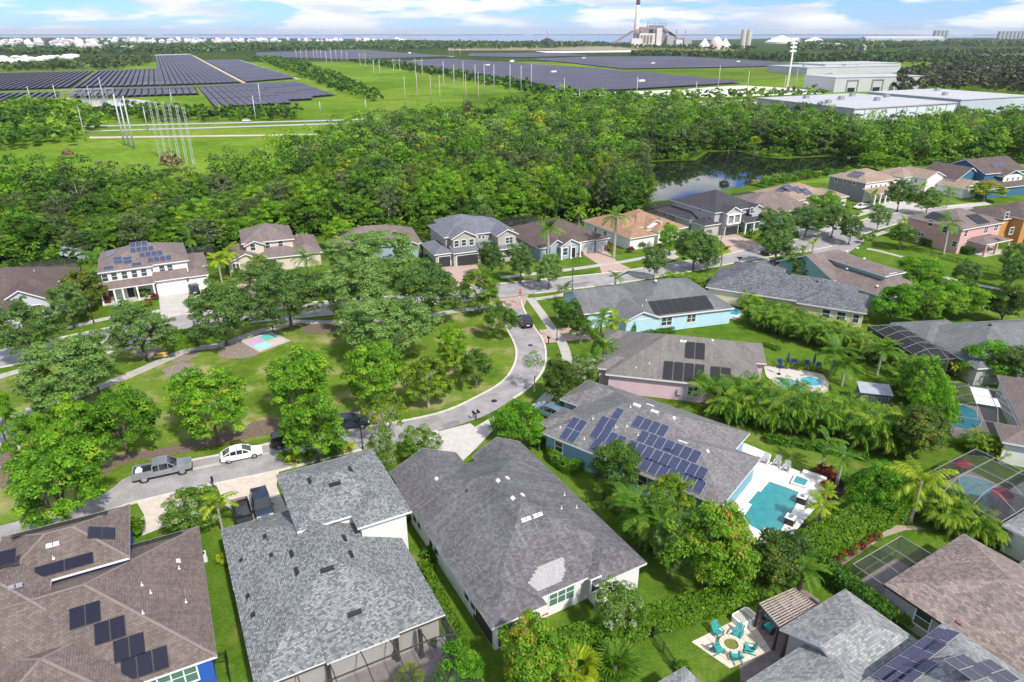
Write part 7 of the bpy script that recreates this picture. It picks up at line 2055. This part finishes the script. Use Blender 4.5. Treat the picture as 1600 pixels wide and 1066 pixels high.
# ------------------------------------------------------------------ trees of the park and streets
for k, u, v, w, h, lab, n in (
    ('oak', 40, 512, 92, 9.9, 'grey-green oak at the left edge below the lilac gable house', 'oak_tree'),
    ('oak', 92, 582, 138, 10.4, 'broad grey-green oak over the forked park path at left', 'oak_tree'),
    ('oak', 140, 560, 80, 9.3, 'smaller oak leaning right of the broad left oak', 'oak_tree'),
    ('oak', 218, 515, 100, 9.0, 'round oak standing alone beside the yellow bench', 'oak_tree'),
    ('oak', 344, 486, 112, 10.4, 'oak between square hedge and painted court', 'oak_tree'),
    ('oak', 447, 462, 104, 11.0, 'oak just behind the painted court', 'oak_tree'),
    ('oak', 415, 437, 80, 9.3, 'oak across the street before the beige house', 'oak_tree'),
    ('oak', 552, 452, 126, 11.6, 'large dark oak in the middle of the row behind the court', 'oak_tree'),
    ('oak', 582, 398, 138, 11.6, 'wide oak covering the front of the mauve-roofed house', 'oak_tree'),
    ('oak', 668, 452, 104, 11.6, 'dark oak left of the yellow-green street tree', 'oak_tree'),
    ('oak', 604, 508, 150, 11.0, 'widest pale oak in the centre of the park', 'oak_tree'),
    ('maple', 465, 598, 122, 10.5, 'full green maple left of the park centre', 'maple_tree'),
    ('maple', 328, 628, 142, 10.5, 'full green maple above the white sedan', 'maple_tree'),
    ('maple', 490, 664, 106, 8.9, 'maple with orange tips overhanging the near street', 'maple_tree'),
    ('maple', 583, 580, 98, 9.5, 'bright green maple below the widest oak', 'maple_tree'),
    ('yellow', 667, 590, 84, 8.0, 'yellow-green maple beside the bend of the near street', 'maple_tree'),
    ('maple', 710, 541, 58, 7.4, 'narrow green tree behind the flowering myrtle', 'maple_tree'),
    ('crape', 744, 573, 58, 6.0, 'flowering crape myrtle inside the bend', 'crape_myrtle'),
    ('crape', 781, 497, 56, 6.5, 'crape myrtle close to the black SUV', 'crape_myrtle'),
    ('yellow', 748, 450, 80, 8.0, 'yellow-green tree at the junction with the upper street', 'maple_tree'),
    ('sparse', 603, 652, 72, 8.0, 'sparse yellowish tree beside the dark SUV', 'maple_tree'),
    ('crape', 598, 702, 50, 7.0, 'narrow tree hugging the right edge of the silver roof', 'crape_myrtle'),
    ('crape', 653, 690, 68, 4.5, 'white-flowering bushy tree left of the paved drive', 'crape_myrtle'),
    ('bright', 811, 659, 84, 5.2, 'round bushy tree beside the paved drive', 'bushy_tree'),
    ('magnolia', 873, 588, 58, 7.0, 'dark magnolia behind the white bare tree', 'magnolia_tree'),
    ('crape', 912, 578, 50, 5.5, 'yellowish tree in front of the pink house', 'crape_myrtle'),
    ('crape', 938, 572, 34, 4.0, 'small tree tight against the pink house corner', 'crape_myrtle'),
    ('maple', 186, 655, 116, 9.5, 'maple with bare grey limbs behind the pickup', 'maple_tree'),
    ('maple', 108, 668, 104, 8.9, 'bright maple between path and pickup', 'maple_tree'),
    ('maple', 50, 690, 80, 8.4, 'bright maple by the concrete path at left edge', 'maple_tree'),
    ('maple', 84, 752, 166, 10.5, 'largest bright maple over the near street at left', 'maple_tree'),
    ('maple', -8, 640, 60, 8.4, 'tree cut by the left picture edge', 'maple_tree'),
    ('crape', 300, 793, 88, 5.0, 'white-flowering tree between the two beige drives', 'crape_myrtle'),
    ('crape', 889, 488, 54, 5.0, 'yellowish myrtle on the corner lawn', 'crape_myrtle'),
    ('crape', 908, 512, 40, 5.0, 'flowering myrtle at the end of the salmon drive', 'crape_myrtle'),
    ('crape', 963, 727, 90, 6.5, 'round myrtle in front of the solar-array house', 'crape_myrtle'),
    ('yellow', 1045, 775, 78, 6.5, 'yellow-green tree below the solar array', 'bushy_tree'),
    ('redtip', 1110, 848, 140, 9.0, 'big tree with orange flower tips behind the long hedge', 'flowering_tree'),
    ('maple', 1134, 832, 74, 6.6, 'green tree in front of the white pool deck', 'bushy_tree'),
    ('oak', 1052, 850, 62, 7.0, 'dark white-flecked tree at the foot of the orange-tipped tree', 'bushy_tree'),
    ('crape', 966, 948, 84, 5.8, 'flowering myrtle on the lawn behind the white wall', 'crape_myrtle'),
    ('redtip', 838, 1022, 122, 7.5, 'bright tree with red tips at the bottom edge', 'flowering_tree'),
    ('bright', 716, 1052, 92, 4.0, 'vivid green round bush at the bottom edge', 'bushy_tree'),
    ('magnolia', 1212, 868, 112, 6.0, 'brown-green magnolia next to the pergola', 'magnolia_tree'),
    ('magnolia', 1170, 875, 60, 5.0, 'smaller magnolia touching the orange-tipped tree', 'magnolia_tree'),
    ('oak', 858, 420, 46, 7.5, 'thin young oak on the upper street verge', 'oak_tree'),
    ('oak', 813, 407, 50, 8.1, 'dense dark tree before the brown-roofed house', 'oak_tree'),
    ('oak', 768, 402, 42, 8.1, 'dense dark tree before the blue-grey house', 'oak_tree'),
    ('oak', 1024, 408, 38, 7.0, 'young tree by the upper street left of the pickup', 'oak_tree'),
    ('oak', 1087, 385, 68, 9.3, 'dark street tree before the balcony house', 'oak_tree'),
    ('maple', 1048, 370, 46, 7.4, 'bushy tree right of the orange roof', 'bushy_tree'),
    ('oak', 1108, 402, 36, 5.8, 'low tree beside the yellow palm at the upper street', 'bushy_tree'),
    ('oak', 1213, 355, 66, 9.9, 'dense street tree right of the balcony house', 'oak_tree'),
    ('oak', 1216, 383, 50, 8.1, 'street tree directly behind the black pickup', 'oak_tree'),
    ('maple', 1288, 322, 66, 9.5, 'tall green tree with orange tips by the corner', 'maple_tree'),
    ('oak', 1262, 342, 60, 8.1, 'dark tree left of the corner tree', 'oak_tree'),
    ('oak', 1305, 340, 50, 8.7, 'street tree right of the corner tree', 'oak_tree'),
    ('oak', 1331, 356, 38, 7.0, 'small street tree on the side street corner', 'oak_tree'),
    ('oak', 1375, 338, 32, 7.0, 'small dark street tree before the white car', 'oak_tree'),
    ('oak', 1408, 302, 46, 9.3, 'street tree right of the tan two-storey', 'oak_tree'),
    ('oak', 1452, 312, 40, 7.5, 'dark street tree before the salmon house', 'oak_tree'),
    ('crape', 1411, 367, 48, 6.0, 'myrtle on the lawn left of the salmon house', 'crape_myrtle'),
    ('yellow', 1542, 296, 52, 6.0, 'round yellowish tree before the navy house', 'bushy_tree'),
    ('oak', 1590, 405, 50, 8.1, 'dark tree at the right edge below the orange house', 'oak_tree'),
    ('oak', 1585, 425, 40, 7.0, 'lower dark tree at the right edge by the path', 'oak_tree'),
    ('oak', 1512, 430, 44, 7.0, 'dark tree on the lawn below the salmon house', 'oak_tree'),
    ('maple', 1440, 425, 80, 7.4, 'broad bushy tree right of the teal house', 'bushy_tree'),
    ('maple', 1500, 462, 90, 7.4, 'broad green tree behind the dark pool cage', 'bushy_tree'),
    ('maple', 1450, 468, 84, 7.9, 'leafy tree right of the cream house', 'bushy_tree'),
    ('magnolia', 1575, 472, 60, 7.0, 'dark tree behind the slate roof at right', 'magnolia_tree'),
    ('bright', 1400, 472, 70, 7.0, 'light green tree between cream house and dark cage', 'bushy_tree'),
    ('bright', 1550, 562, 90, 5.5, 'green tree in front of the slate roof', 'bushy_tree'),
    ('oak', 1588, 570, 60, 6.4, 'darker tree at the right edge before the slate roof', 'bushy_tree'),
    ('maple', 1445, 598, 80, 8.4, 'tall light tree right of the garden shed', 'bushy_tree'),
    ('bright', 1462, 640, 70, 8.0, 'bright tree left of the white-panelled cage', 'bushy_tree'),
    ('magnolia', 1435, 670, 90, 7.5, 'brown-tinged magnolia below the garden shed', 'magnolia_tree'),
    ('bright', 1372, 762, 84, 6.0, 'feathery light green tree at the end of the tall hedge', 'bushy_tree'),
    ('maple', 528, 362, 60, 7.4, 'yellow-flowering tree between beige and mauve roofs', 'bushy_tree'),
    ('oak', 756, 342, 36, 9.3, 'dark conical tree behind the blue-grey roof', 'oak_tree'),
    ('crape', 668, 352, 36, 6.0, 'white-flecked tree left of the blue-grey roof', 'crape_myrtle'),
    ('magnolia', 125, 450, 66, 8.0, 'dark reddish magnolia left of the white house', 'magnolia_tree'),
    ('oak', 105, 472, 60, 8.1, 'bushy oak in front of the lilac gable', 'oak_tree'),
    ('maple', 990, 350 + 170, 10, 4.2, 'thin young tree on the corner lawn', 'bushy_tree'),
    ('oak', 1250, 400 + 15, 36, 5.8, 'small tree between speckled and teal roofs', 'bushy_tree')):
    tree_px(k, u, v, w, h, lab, n)

# leafless white tree at the bend
p = G(835, 612); e = thing('bare_tree', 'leafless white-barked tree at the bend of the near street', 'tree', (p.x, p.y, 0))
mb = MB(); rr = random.Random(4)
def branch(a, d, L, r, k):
    b = a + d * L; mb.tube([a, (a + b) / 2 + Vector((rr.uniform(-.06, .06), rr.uniform(-.06, .06), 0)), b], [r, r * .8, r * .6], 5, cap=False)
    if k:
        for _ in range(3 if k > 1 else 4):
            n = (d + Vector((rr.uniform(-.7, .7), rr.uniform(-.7, .7), rr.uniform(-.1, .5)))).normalized(); branch(b, n, L * rr.uniform(.6, .85), r * .55, k - 1)
branch(Vector((0, 0, 0)), Vector((0, 0, 1)), 1.9, .15, 4)
mb.build('trunk', pm('bark_white', (.62, .58, .56), .9), e)
V, t, cc = crown_leaves(np.random.default_rng(3), 1.6, 1.6, 4.6, 16, 26, .6, .14)
link('crown', quads_mesh('sparse_leaves', V, t, M['oak_leaves']), e)

# ------------------------------------------------------------------ palms
palm_px('royal', 857, 358, 8.5, 'royal palm in front of the brown-roofed house', n=14, r=.26)
palm_px('royal', 963, 338, 9.5, 'royal palm in front of the orange tile roof', n=14, r=.28)
palm_px('royal', 1487, 348, 7.5, 'leaning palm on the lawn corner of the salmon house', n=13, r=.24, lean=.5)
palm_px('coconut', 1440, 752, 5.0, 'yellowing coconut palm left of the big cage', n=15, r=.2, size=.95)
palm_px('date', 478, 405, 5.5, 'date palm with grey-green head before the mauve-roofed house', n=26, trunk='palm_trunk_dark', size=1.15)
palm_px('queen', 340, 405, 5.0, 'yellow-green palm right of the white house', n=14)
palm_px('queen', 355, 395, 5.2, 'second yellow-green palm leaning over the beige house', n=14)
palm_px('queen', 402, 406, 3.2, 'short palm in front of the beige house', n=14, size=.8)
palm_px('royal', 940, 500, 4.0, 'palm against the gable of the pale blue house', n=14, size=.75)
palm_px('queen', 962, 500, 4.2, 'yellow-stemmed palm beside the pale blue gable', n=14, size=.85)
palm_px('royal', 945, 542, 3.6, 'short palm left of the pink house', n=16, size=.7)
palm_px('royal', 928, 560, 3.0, 'lower palm at the front of the pink house', n=14, size=.6)
palm_px('royal', 882, 450, 3.0, 'small palm at the lawn corner by the lamp post', n=12, size=.6)
palm_px('royal', 962, 432, 3.0, 'small palm in front of the slate roof by the street', n=12, size=.55)
palm_px('queen', 1130, 392, 4.2, 'yellow palm beside the upper street', n=14, size=.8)
palm_px('queen', 1255, 388, 3.4, 'small palm pair left member behind the black pickup', n=12, size=.6)
palm_px('queen', 1272, 378, 3.6, 'small palm pair right member behind the black pickup', n=12, size=.6)
palm_px('royal', 1293, 690, 4.2, 'slender young palm on the lawn behind the pool', n=10, size=.6, r=.09)
palm_px('royal', 1318, 712, 4.0, 'second slender palm by the red shrubs near the spa', n=10, size=.6, r=.09)
palm_px('queen', 1284, 788, 3.0, 'palm at the near corner of the pool deck', n=14, size=.6)
palm_px('queen', 1292, 768, 2.4, 'lower palm beside the pool deck wall', n=12, size=.5)
palm_px('queen', 338, 784, 3.8, 'yellow-green palm leaning over the black car', n=11, size=.75, r=.1)
palm_px('royal', 1005, 800, 4.0, 'arching palm between charcoal and solar-array houses', n=18, size=.85)
palm_px('royal', 985, 785, 3.4, 'second arching palm left of it by the dark bed', n=16, size=.75)
palm_px('royal', 1030, 812, 3.6, 'arching palm under the yellow-green tree', n=16, size=.8)
palm_px('date', 1255, 890, 2.8, 'drooping fern-like palm beside the pergola', n=26, size=.85, trunk='palm_trunk_dark')
palm_px('queen', 1365, 302, 4.2, 'grey palm before the tan two-storey', n=14, size=.8)
palm_px('royal', 1485, 300, 4.6, 'palm in front of the white-gabled house', n=14, size=.8)
palm_px('queen', 1440, 290, 4.4, 'yellow palm right of the street tree by the tan house', n=14, size=.8)
palm_px('queen', 1415, 343, 3.6, 'yellow palm at the verge before the salmon house', n=14, size=.75)
palm_px('royal', 148, 408, 4.0, 'feathery palm between lilac and white houses', n=18, size=1.0)
palm_px('royal', 165, 382, 3.6, 'banana-like palm behind the white house left side', n=12, size=.8)
palm_px('royal', 296, 372, 4.2, 'bright palm behind the white house right side', n=12, size=.8)
palm_px('queen', 342, 352, 4.6, 'light palm at the wood edge behind the beige house', n=14, size=.8)
palm_px('queen', 905, 352 - 20, 4.4, 'light palm at the wood edge behind the brown roof', n=14, size=.8)
palm_px('royal', 1380, 425 + 120, 4.4, 'arching palm at the corner of the lawn behind the loungers', n=18, size=.85)
palm_px('royal', 1305, 550, 4.0, 'arching palm right of the lounger lawn', n=18, size=.9)
palm_px('royal', 1322, 570, 3.4, 'lower arching palm beside the lounger terrace', n=16, size=.85)
for u, v, lab in ((128, 396, 'silver palm left of the white two-storey roof'), (106, 394, 'second silver palm near the lilac house cage'), (325, 372, 'silver palm right of the white two-storey house')):
    palm_px('silver', u, v, 2.6, lab, n=22, size=1.1, trunk='palm_trunk_dark')
fan_palm(G(905, 1048, 1.5), 1.6, 1.55, 'spiky fan palm left of the pair at the bottom edge', 'yellow')
fan_palm(G(962, 1044, 1.5), 1.6, 1.65, 'spiky fan palm right of the pair at the bottom edge', 'green')
fan_palm(G(640, 1068, .8), 1.2, 1.0, 'feathery palm top by the lanai at the bottom edge', 'yellow')
for u, v, h, c, lab in ((711, 228, 11, 'green', 'tall cabbage palm standing out of the woods'), (740, 247, 9, 'dry', 'browning cabbage palm in the woods'), (784, 247, 9, 'dry', 'second browning palm right of the pole in the woods'), (731, 172, 10, 'dry', 'cabbage palm with dead fronds near the highway'), (753, 318, 7, 'green', 'cabbage palm at the wood edge above the royal palm'), (757, 262, 8, 'dry', 'short dead-fronded palm left of the pole'), (852, 318, 6, 'green', 'fan palm at the wood edge above the brown roof'), (1180, 222, 8, 'yellow', 'pale fan palm on the far pond bank'), (1140, 222, 8, 'green', 'fan palm on the far pond bank left of the pale one')):
    fan_palm(G(u, v, h), h, 1.9, lab, c, 'cabbage_palm')

def row(a, b, n, f, jit=1.0):
    A, B = G(*a), G(*b)
    for i in range(n):
        p = A.lerp(B, (i + .5) / n) + Vector((RND.uniform(-.5, .5) * jit, RND.uniform(-.5, .5) * jit, 0)); f(p, i)
A1 = 'arching areca palm clump of the long screen below the loungers'
row((1108, 645), (1415, 712), 13, lambda p, i: areca(p, RND.uniform(5.2, 6.4), A1, group='areca screen below the loungers'))
row((1125, 630), (1400, 690), 11, lambda p, i: areca(p, RND.uniform(5.2, 6.4), A1, group='areca screen below the loungers'))
A2 = 'dark green arching clump of the tall screen behind the cream house'
row((1172, 503), (1345, 562), 10, lambda p, i: areca(p, RND.uniform(4.2, 5.2), A2, 'bamboo_palm', 'dark palm screen by the cream house', ARECA_G))
row((1165, 485), (1330, 540), 10, lambda p, i: areca(p, RND.uniform(3.8, 4.6), A2, 'bamboo_palm', 'dark palm screen by the cream house', ARECA_G + ARECA[:1]))
row((1180, 510), (1330, 556), 7, lambda p, i: areca(p, RND.uniform(4.6, 5.6), A2, 'bamboo_palm', 'dark palm screen by the cream house', ARECA_G))
A3 = 'yellowing areca clump in front of the big right cage'
row((1455, 812), (1545, 850), 6, lambda p, i: areca(p, RND.uniform(3.8, 4.8), A3, group='arecas before the big right cage', pool=ARECA + ARECA_Y))
row((1440, 800), (1500, 815), 4, lambda p, i: areca(p, RND.uniform(3.8, 4.6), A3, group='arecas before the big right cage', pool=ARECA))
A4 = 'yellow-green areca clump in front of the slate-roofed house'
row((1470, 585), (1580, 600), 6, lambda p, i: areca(p, RND.uniform(3.0, 4.0), A4, group='arecas before the slate roof', pool=ARECA_Y + ARECA))
A5 = 'palm clump crowding the narrow gap left of the dark pool cage'
row((1355, 560), (1420, 590), 4, lambda p, i: areca(p, RND.uniform(4.0, 5.2), A5, group='palms by the dark cage', pool=ARECA_G))
row((1385, 600), (1450, 640), 4, lambda p, i: areca(p, RND.uniform(4.0, 5.5), A5, group='palms by the dark cage', pool=ARECA + ARECA_G))
A6 = 'areca clump between the two right hand pool cages'
row((1510, 705), (1570, 715), 4, lambda p, i: areca(p, RND.uniform(3.0, 3.6), A6, group='arecas between the cages', pool=ARECA + ARECA_Y))
A7 = 'yellow areca clump behind the slate roof by the upper street'
row((1035, 445), (1105, 455), 6, lambda p, i: areca(p, RND.uniform(3.2, 4.0), A7, group='arecas behind the slate roof', pool=ARECA_Y + ARECA))
A8 = 'bright palm clump in the narrow street bed below the maple with orange tips'
row((430, 728), (560, 705), 6, lambda p, i: areca(p, RND.uniform(2.0, 2.8), A8, group='street bed palms', pool=ARECA_G + ARECA_Y))
A9 = 'green palm clump at the dark bed beside the charcoal roof'
row((985, 835), (1060, 870), 5, lambda p, i: areca(p, RND.uniform(2.8, 3.6), A9, group='palms beside the charcoal roof', pool=ARECA_G))
A10 = 'palm clump at the pond side behind the dark two-storey house'
row((1170, 292), (1300, 272), 8, lambda p, i: areca(p, RND.uniform(3.2, 4.6), A10, group='pond side palms', pool=ARECA_G + ARECA_Y))
A11 = 'banana-like clump behind the fire-pit hedge'
row((1165, 925), (1190, 918), 2, lambda p, i: areca(p, 2.6, A11, group='clumps behind the fire-pit hedge', pool=ARECA_G))
A12 = 'leafy palm clump along the wood edge behind the north houses'
for a, b, n in (((55, 405), (150, 398), 4), ((300, 398), (365, 372), 5), ((470, 372), (530, 365), 3), ((640, 362), (680, 352), 3), ((850, 345), (920, 335), 4)):
    row(a, b, n, lambda p, i: areca(p + Vector((0, 3, 0)), RND.uniform(3.2, 4.8), A12, group='palms along the wood edge', pool=ARECA_G + ARECA_Y))

# ------------------------------------------------------------------ hedges and shrubs
hedge([G(895, 1012), G(960, 997), G(1040, 972), G(1100, 955), G(1160, 935)], 1.9, 1.5, 'long bright clipped hedge between the charcoal house and the fire-pit yard')
hedge([G(1258, 872), G(1300, 850), G(1350, 822), G(1400, 803)], 2.6, 2.3, 'tall bright hedge right of the pool deck')
hedge([G(1268, 885), G(1300, 912), G(1340, 945), G(1385, 980)], 1.3, 1.9, 'brownish hedge between pale roof and screen room', 'hedge_leaves_dark')
hedge([G(662, 888), G(680, 925), G(705, 975), G(725, 1020), G(735, 1066)], .9, .7, 'low hedge beside the lanai of the silver-roofed house')
hedge([G(668, 876), G(676, 868), G(686, 874)], .9, 1.0, 'rounded hedge arch between silver and charcoal roofs', 'hedge_leaves_dark')
hedge([G(626, 800), G(636, 818)], .8, .9, 'short hedge tight to the charcoal house wall', 'hedge_leaves_dark')
hedge([G(862, 706), G(866, 722), G(888, 738), G(912, 728), G(908, 716)], 1.1, 1.1, 'curved clipped hedge around an air conditioner by the blue house')
hedge([G(846, 690), G(836, 700)], 1.3, 1.0, 'short clipped hedge by the corner of the blue house')
hedge([G(258, 528), G(300, 520)], .9, .8, 'back side of the clipped park hedge by the street', 'hedge_leaves')
hedge([G(266, 538), G(306, 530)], .9, .8, 'front side of the clipped park hedge by the street', 'hedge_leaves')
hedge([G(274, 548), G(308, 540)], .9, .8, 'nearest row of the clipped park hedge by the path', 'hedge_leaves')
hedge([G(1440, 382), G(1470, 388), G(1515, 398)], 1.6, 1.6, 'dark hedge along the wall of the salmon house', 'hedge_leaves_dark')
hedge([G(995, 522), G(1050, 520)], .9, .7, 'low hedge below the pale blue wall', 'hedge_leaves_dark')
hedge([G(1200, 690), G(1290, 705), G(1350, 718)], 1.0, .8, 'low ground hedge at the foot of the areca screen', 'hedge_leaves_dark')
hedge([G(672, 420), G(668, 400), G(662, 382)], 1.2, 1.0, 'bright hedge along the left side of the blue-grey house')
hedge([G(1195, 540), G(1215, 548)], .8, .6, 'yellow-green edging hedge behind the loungers', 'hedge_leaves')
for X, Y, d, lab in ((775, 560, 1.5, 'round clipped shrub by the grey wall nearer the screen room'), (872, 625, 1.4, 'round clipped shrub by the window of the grey wall')): shrub('bright', G(*S(21, X, Y)), d * 1.4, lab, 'clipped_shrub')
row((1192, 572), (1285, 582), 9, lambda p, i: shrub('yellow', p, 1.2, 'yellow shrub of the row behind the loungers', group='yellow shrubs behind the loungers'), .3)
row((1305, 880), (1375, 838), 12, lambda p, i: shrub(('red', 'green', 'orange')[i % 3], p, .9, 'small mixed shrub in the gravel bed along the tall hedge', group='gravel bed shrubs'), .3)
sheet('gravel_bed', [S(21, *q) for q in ((410, 270), (440, 275), (720, 80), (860, 35), (990, 30), (930, 10), (800, 5), (640, 90), (520, 160), (380, 240))], .03, M['gravel_pale'])
sheet('planting_bed', [S(18, *q) for q in ((770, 445), (830, 415), (990, 425), (1090, 560), (1000, 640), (960, 640), (860, 690), (930, 520))], .03, M['mulch_dark'])
sheet('planting_bed', [S(18, *q) for q in ((700, 890), (770, 790), (860, 800), (850, 870), (760, 920))], .031, M['mulch_dark'])
for X, Y, k, lab in ((900, 455, 'red', 'dark red shrub left in the bed behind the spa'), (965, 470, 'red', 'dark red shrub middle in the bed behind the spa'), (940, 560, 'orange', 'orange shrub beside the spa wall'), (1060, 520, 'green', 'green shrub at the lawn end of the spa bed')): shrub(k, G(*S(18, X, Y)), 1.8, lab)
for k, u, v, d, lab in (('red', 167, 475, 2.2, 'dark red shrub at the left of the white house porch'), ('green', 193, 478, 1.8, 'green shrub before the white house door'), ('bright', 226, 465, 2.4, 'bright shrub right of the white house door'), ('orange', 232, 478, 2.0, 'orange flower bed shrub by the concrete drive'), ('red', 243, 468, 1.8, 'red shrub beside the white garage'), ('silver', 185, 480, 1.4, 'silvery shrub in the porch bed'),
                       ('red', 905, 400, 2.0, 'red shrub left of the paved drive of the brown-roofed house'), ('orange', 880, 398, 2.0, 'orange shrub at the brown-roofed porch'), ('orange', 952, 392, 2.2, 'yellow-orange shrub at the foot of the royal palm'), ('red', 985, 395, 2.0, 'red shrub before the orange tile house'), ('green', 1000, 388, 2.6, 'green shrub under the orange tile front'), ('orange', 1030, 392, 2.4, 'orange shrub right of the orange tile front'),
                       ('green', 1172, 372, 2.6, 'round dark shrub right of the balcony house drive'), ('green', 1152, 362, 2.0, 'clipped shrub by the balcony garage'), ('green', 1190, 376, 2.2, 'low shrub on the verge of the balcony house'), ('orange', 385, 428, 2.4, 'orange shrub bed before the beige house'), ('green', 372, 432, 2.4, 'green shrub bed before the beige house'),
                       ('orange', 318, 448, 2.0, 'orange shrub right of the white garage'), ('bright', 212, 836, 2.6, 'bright yellow-green shrub beside the brown upper roof'), ('yellow', 347, 880, 1.4, 'yellow shrub at the silver roof edge'), ('red', 1122, 448, 3.0, 'dark red shrub between slate and speckled roofs'), ('green', 1348, 380, 2.4, 'bright shrub bed on the side street corner'), ('bright', 1362, 376, 2.4, 'low bright shrub beside the corner street tree'),
                       ('green', 1330, 925, 1.2, 'small round shrub by the pergola pots'), ('bright', 1065, 1050, 1.4, 'upright plant at the edge of the fire-pit terrace'), ('dry', 108, 248, 5.0, 'pale brush pile on the green field'), ('green', 115, 227, 5.0, 'dark bush on the green field below the wooden pole'), ('dry', 270, 268, 9.0, 'grey thicket at the foot of the lattice poles')):
    shrub(k, G(u, v), d, lab)

# ------------------------------------------------------------------ the woods
FOREST = wpoly([(-230, 112), (-112, 140), (-92, 147), (-70, 149), (-58, 160), (-40, 171), (-5, 169), (22, 180), (40, 192)]) + W([(985, 285), (998, 252), (1045, 248), (1100, 234), (1155, 233), (1230, 244), (1320, 239), (1352, 262), (1390, 260), (1450, 257), (1520, 251), (1700, 251), (1760, 195), (1600, 202), (1500, 208), (1420, 221), (1330, 224), (1280, 206), (1180, 194), (1100, 188), (1000, 186), (830, 188), (720, 195), (640, 200), (560, 210), (520, 228), (450, 250), (400, 272), (350, 292), (280, 305), (150, 303), (0, 298), (-250, 300)])
rngf = np.random.default_rng(77)
P = scatter(FOREST, 6.3, rngf, .45)
# keep inside the view with a margin
U = 800 + FPX * P[:, 0] / (P[:, 1] * CP + CAM_H * SP)
P = P[(U > -130) & (U < 1720)]
d = np.hypot(P[:, 0], P[:, 1]); P = P[np.argsort(d)]
WK = (('forest', 'dense green tree in the woods behind the houses', .56), ('olive', 'grey-olive tree with pale bare limbs in the woods behind the houses', .24), ('maple', 'bright broad-leaved tree in the woods behind the houses', .12), ('sparse', 'thin yellowing tree in the woods behind the houses', .08))
near, far = P[:300], P[300:]
EDGE = wpoly([(-200, 112), (-112, 136), (-92, 143), (-72, 145), (-57, 156), (-40, 166), (-24, 166), (-5, 164), (8, 170), (22, 177), (40, 188), (44, 196), (22, 184), (-5, 174), (-40, 177), (-58, 166), (-70, 155), (-92, 153), (-200, 124)])
wood_mass('undergrowth', 'leafy undergrowth along the edges of the woods', np.concatenate([scatter(EDGE, 2.7, rngf), scatter(W([(1000, 254), (1045, 251.5), (1085, 250.5), (1105, 237), (1153, 236), (1202, 246.5), (1270, 245.5), (1340, 243), (1340, 240), (1270, 242), (1202, 243), (1155, 232), (1100, 233), (1082, 246), (1045, 247.5), (1000, 250)]), 2.2, rngf), scatter(W([(1345, 263), (1400, 266), (1460, 262), (1530, 256), (1660, 254), (1660, 245), (1460, 250), (1345, 252)]), 3.2, rngf)]), 2.2, 5.0, .55, 105, .28, 'forest_leaves', 9)
for i, (x, y) in enumerate(near):
    t = rngf.random(); k, lab, q = WK[0 if t < .56 else 1 if t < .80 else 2 if t < .92 else 3]
    h = rngf.uniform(7.0, 13.5) if x > -60 else rngf.uniform(5.5, 10.5)
    place_tree(k, (x, y), rngf.uniform(6.0, 12.5), h, lab, 'woodland_tree', 'trees of the woods behind the houses')
t = rngf.random(len(far)); rt = far[:, 0] >= 55
for m, a, b, nm in (('forest_leaves', 0, .55, 'green'), ('forest_leaves_olive', .55, .78, 'grey-olive'), ('maple_leaves', .78, 1, 'bright green')):
    k = (t >= a) & (t < b)
    wood_mass('woodland', nm + ' trees of the deeper woods between the houses and the highway', far[k & ~rt], 7.5, 14.5, .42, 340, .48, m, 5)
    wood_mass('woodland', nm + ' trees of the tall woods behind the pond and right hand houses', far[k & rt], 10, 17, .36, 390, .50, m, 6)
row((1010, 250), (1100, 236), 9, lambda p, i: place_tree(('forest', 'olive', 'forest')[i % 3], p, RND.uniform(8, 11), RND.uniform(10, 14), 'tree leaning over the far left bank of the pond', 'bank_tree', 'trees on the far pond bank'))
row((1105, 233), (1330, 239), 15, lambda p, i: place_tree(('forest', 'forest', 'olive')[i % 3], p, RND.uniform(8, 11), RND.uniform(10, 14), 'tall tree on the far bank of the pond behind the tan two-storey', 'bank_tree', 'trees on the far pond bank'))
row((985, 300), (1002, 262), 4, lambda p, i: place_tree('olive', p, 11, 12, 'olive tree overhanging the left end of the pond', 'bank_tree', 'trees at the left end of the pond'))
row((1345, 262), (1400, 272), 4, lambda p, i: place_tree('maple', p, 7, 6.5, 'bushy tree at the right end of the pond', 'bank_tree', 'trees at the right end of the pond'))
row((1180, 294), (1330, 268), 9, lambda p, i: shrub('green', p, RND.uniform(2.4, 3.6), 'dark shrub on the near bank of the pond', group='shrubs on the near pond bank'))

# ------------------------------------------------------------------ the hazy air
hz = MB().box(-30500, -450, -1.0, 30500, 40500, 200.0).build('haze', None)
hz.data.materials.clear()
hm = bpy.data.materials.new('haze_air'); hm.use_nodes = True; hm.node_tree.nodes.clear()
ho = hm.node_tree.nodes.new('ShaderNodeOutputMaterial'); hv = hm.node_tree.nodes.new('ShaderNodeVolumePrincipled')
hv.inputs['Color'].default_value = (.82, .90, 1.0, 1); hv.inputs['Density'].default_value = 4.2e-5; hv.inputs['Anisotropy'].default_value = .1
hm.node_tree.links.new(hv.outputs[0], ho.inputs['Volume']); hm.cycles.homogeneous_volume = True
hz.data.materials.append(hm)
tag(hz, 'thin pale haze over the whole landscape', 'haze', None, 'stuff')
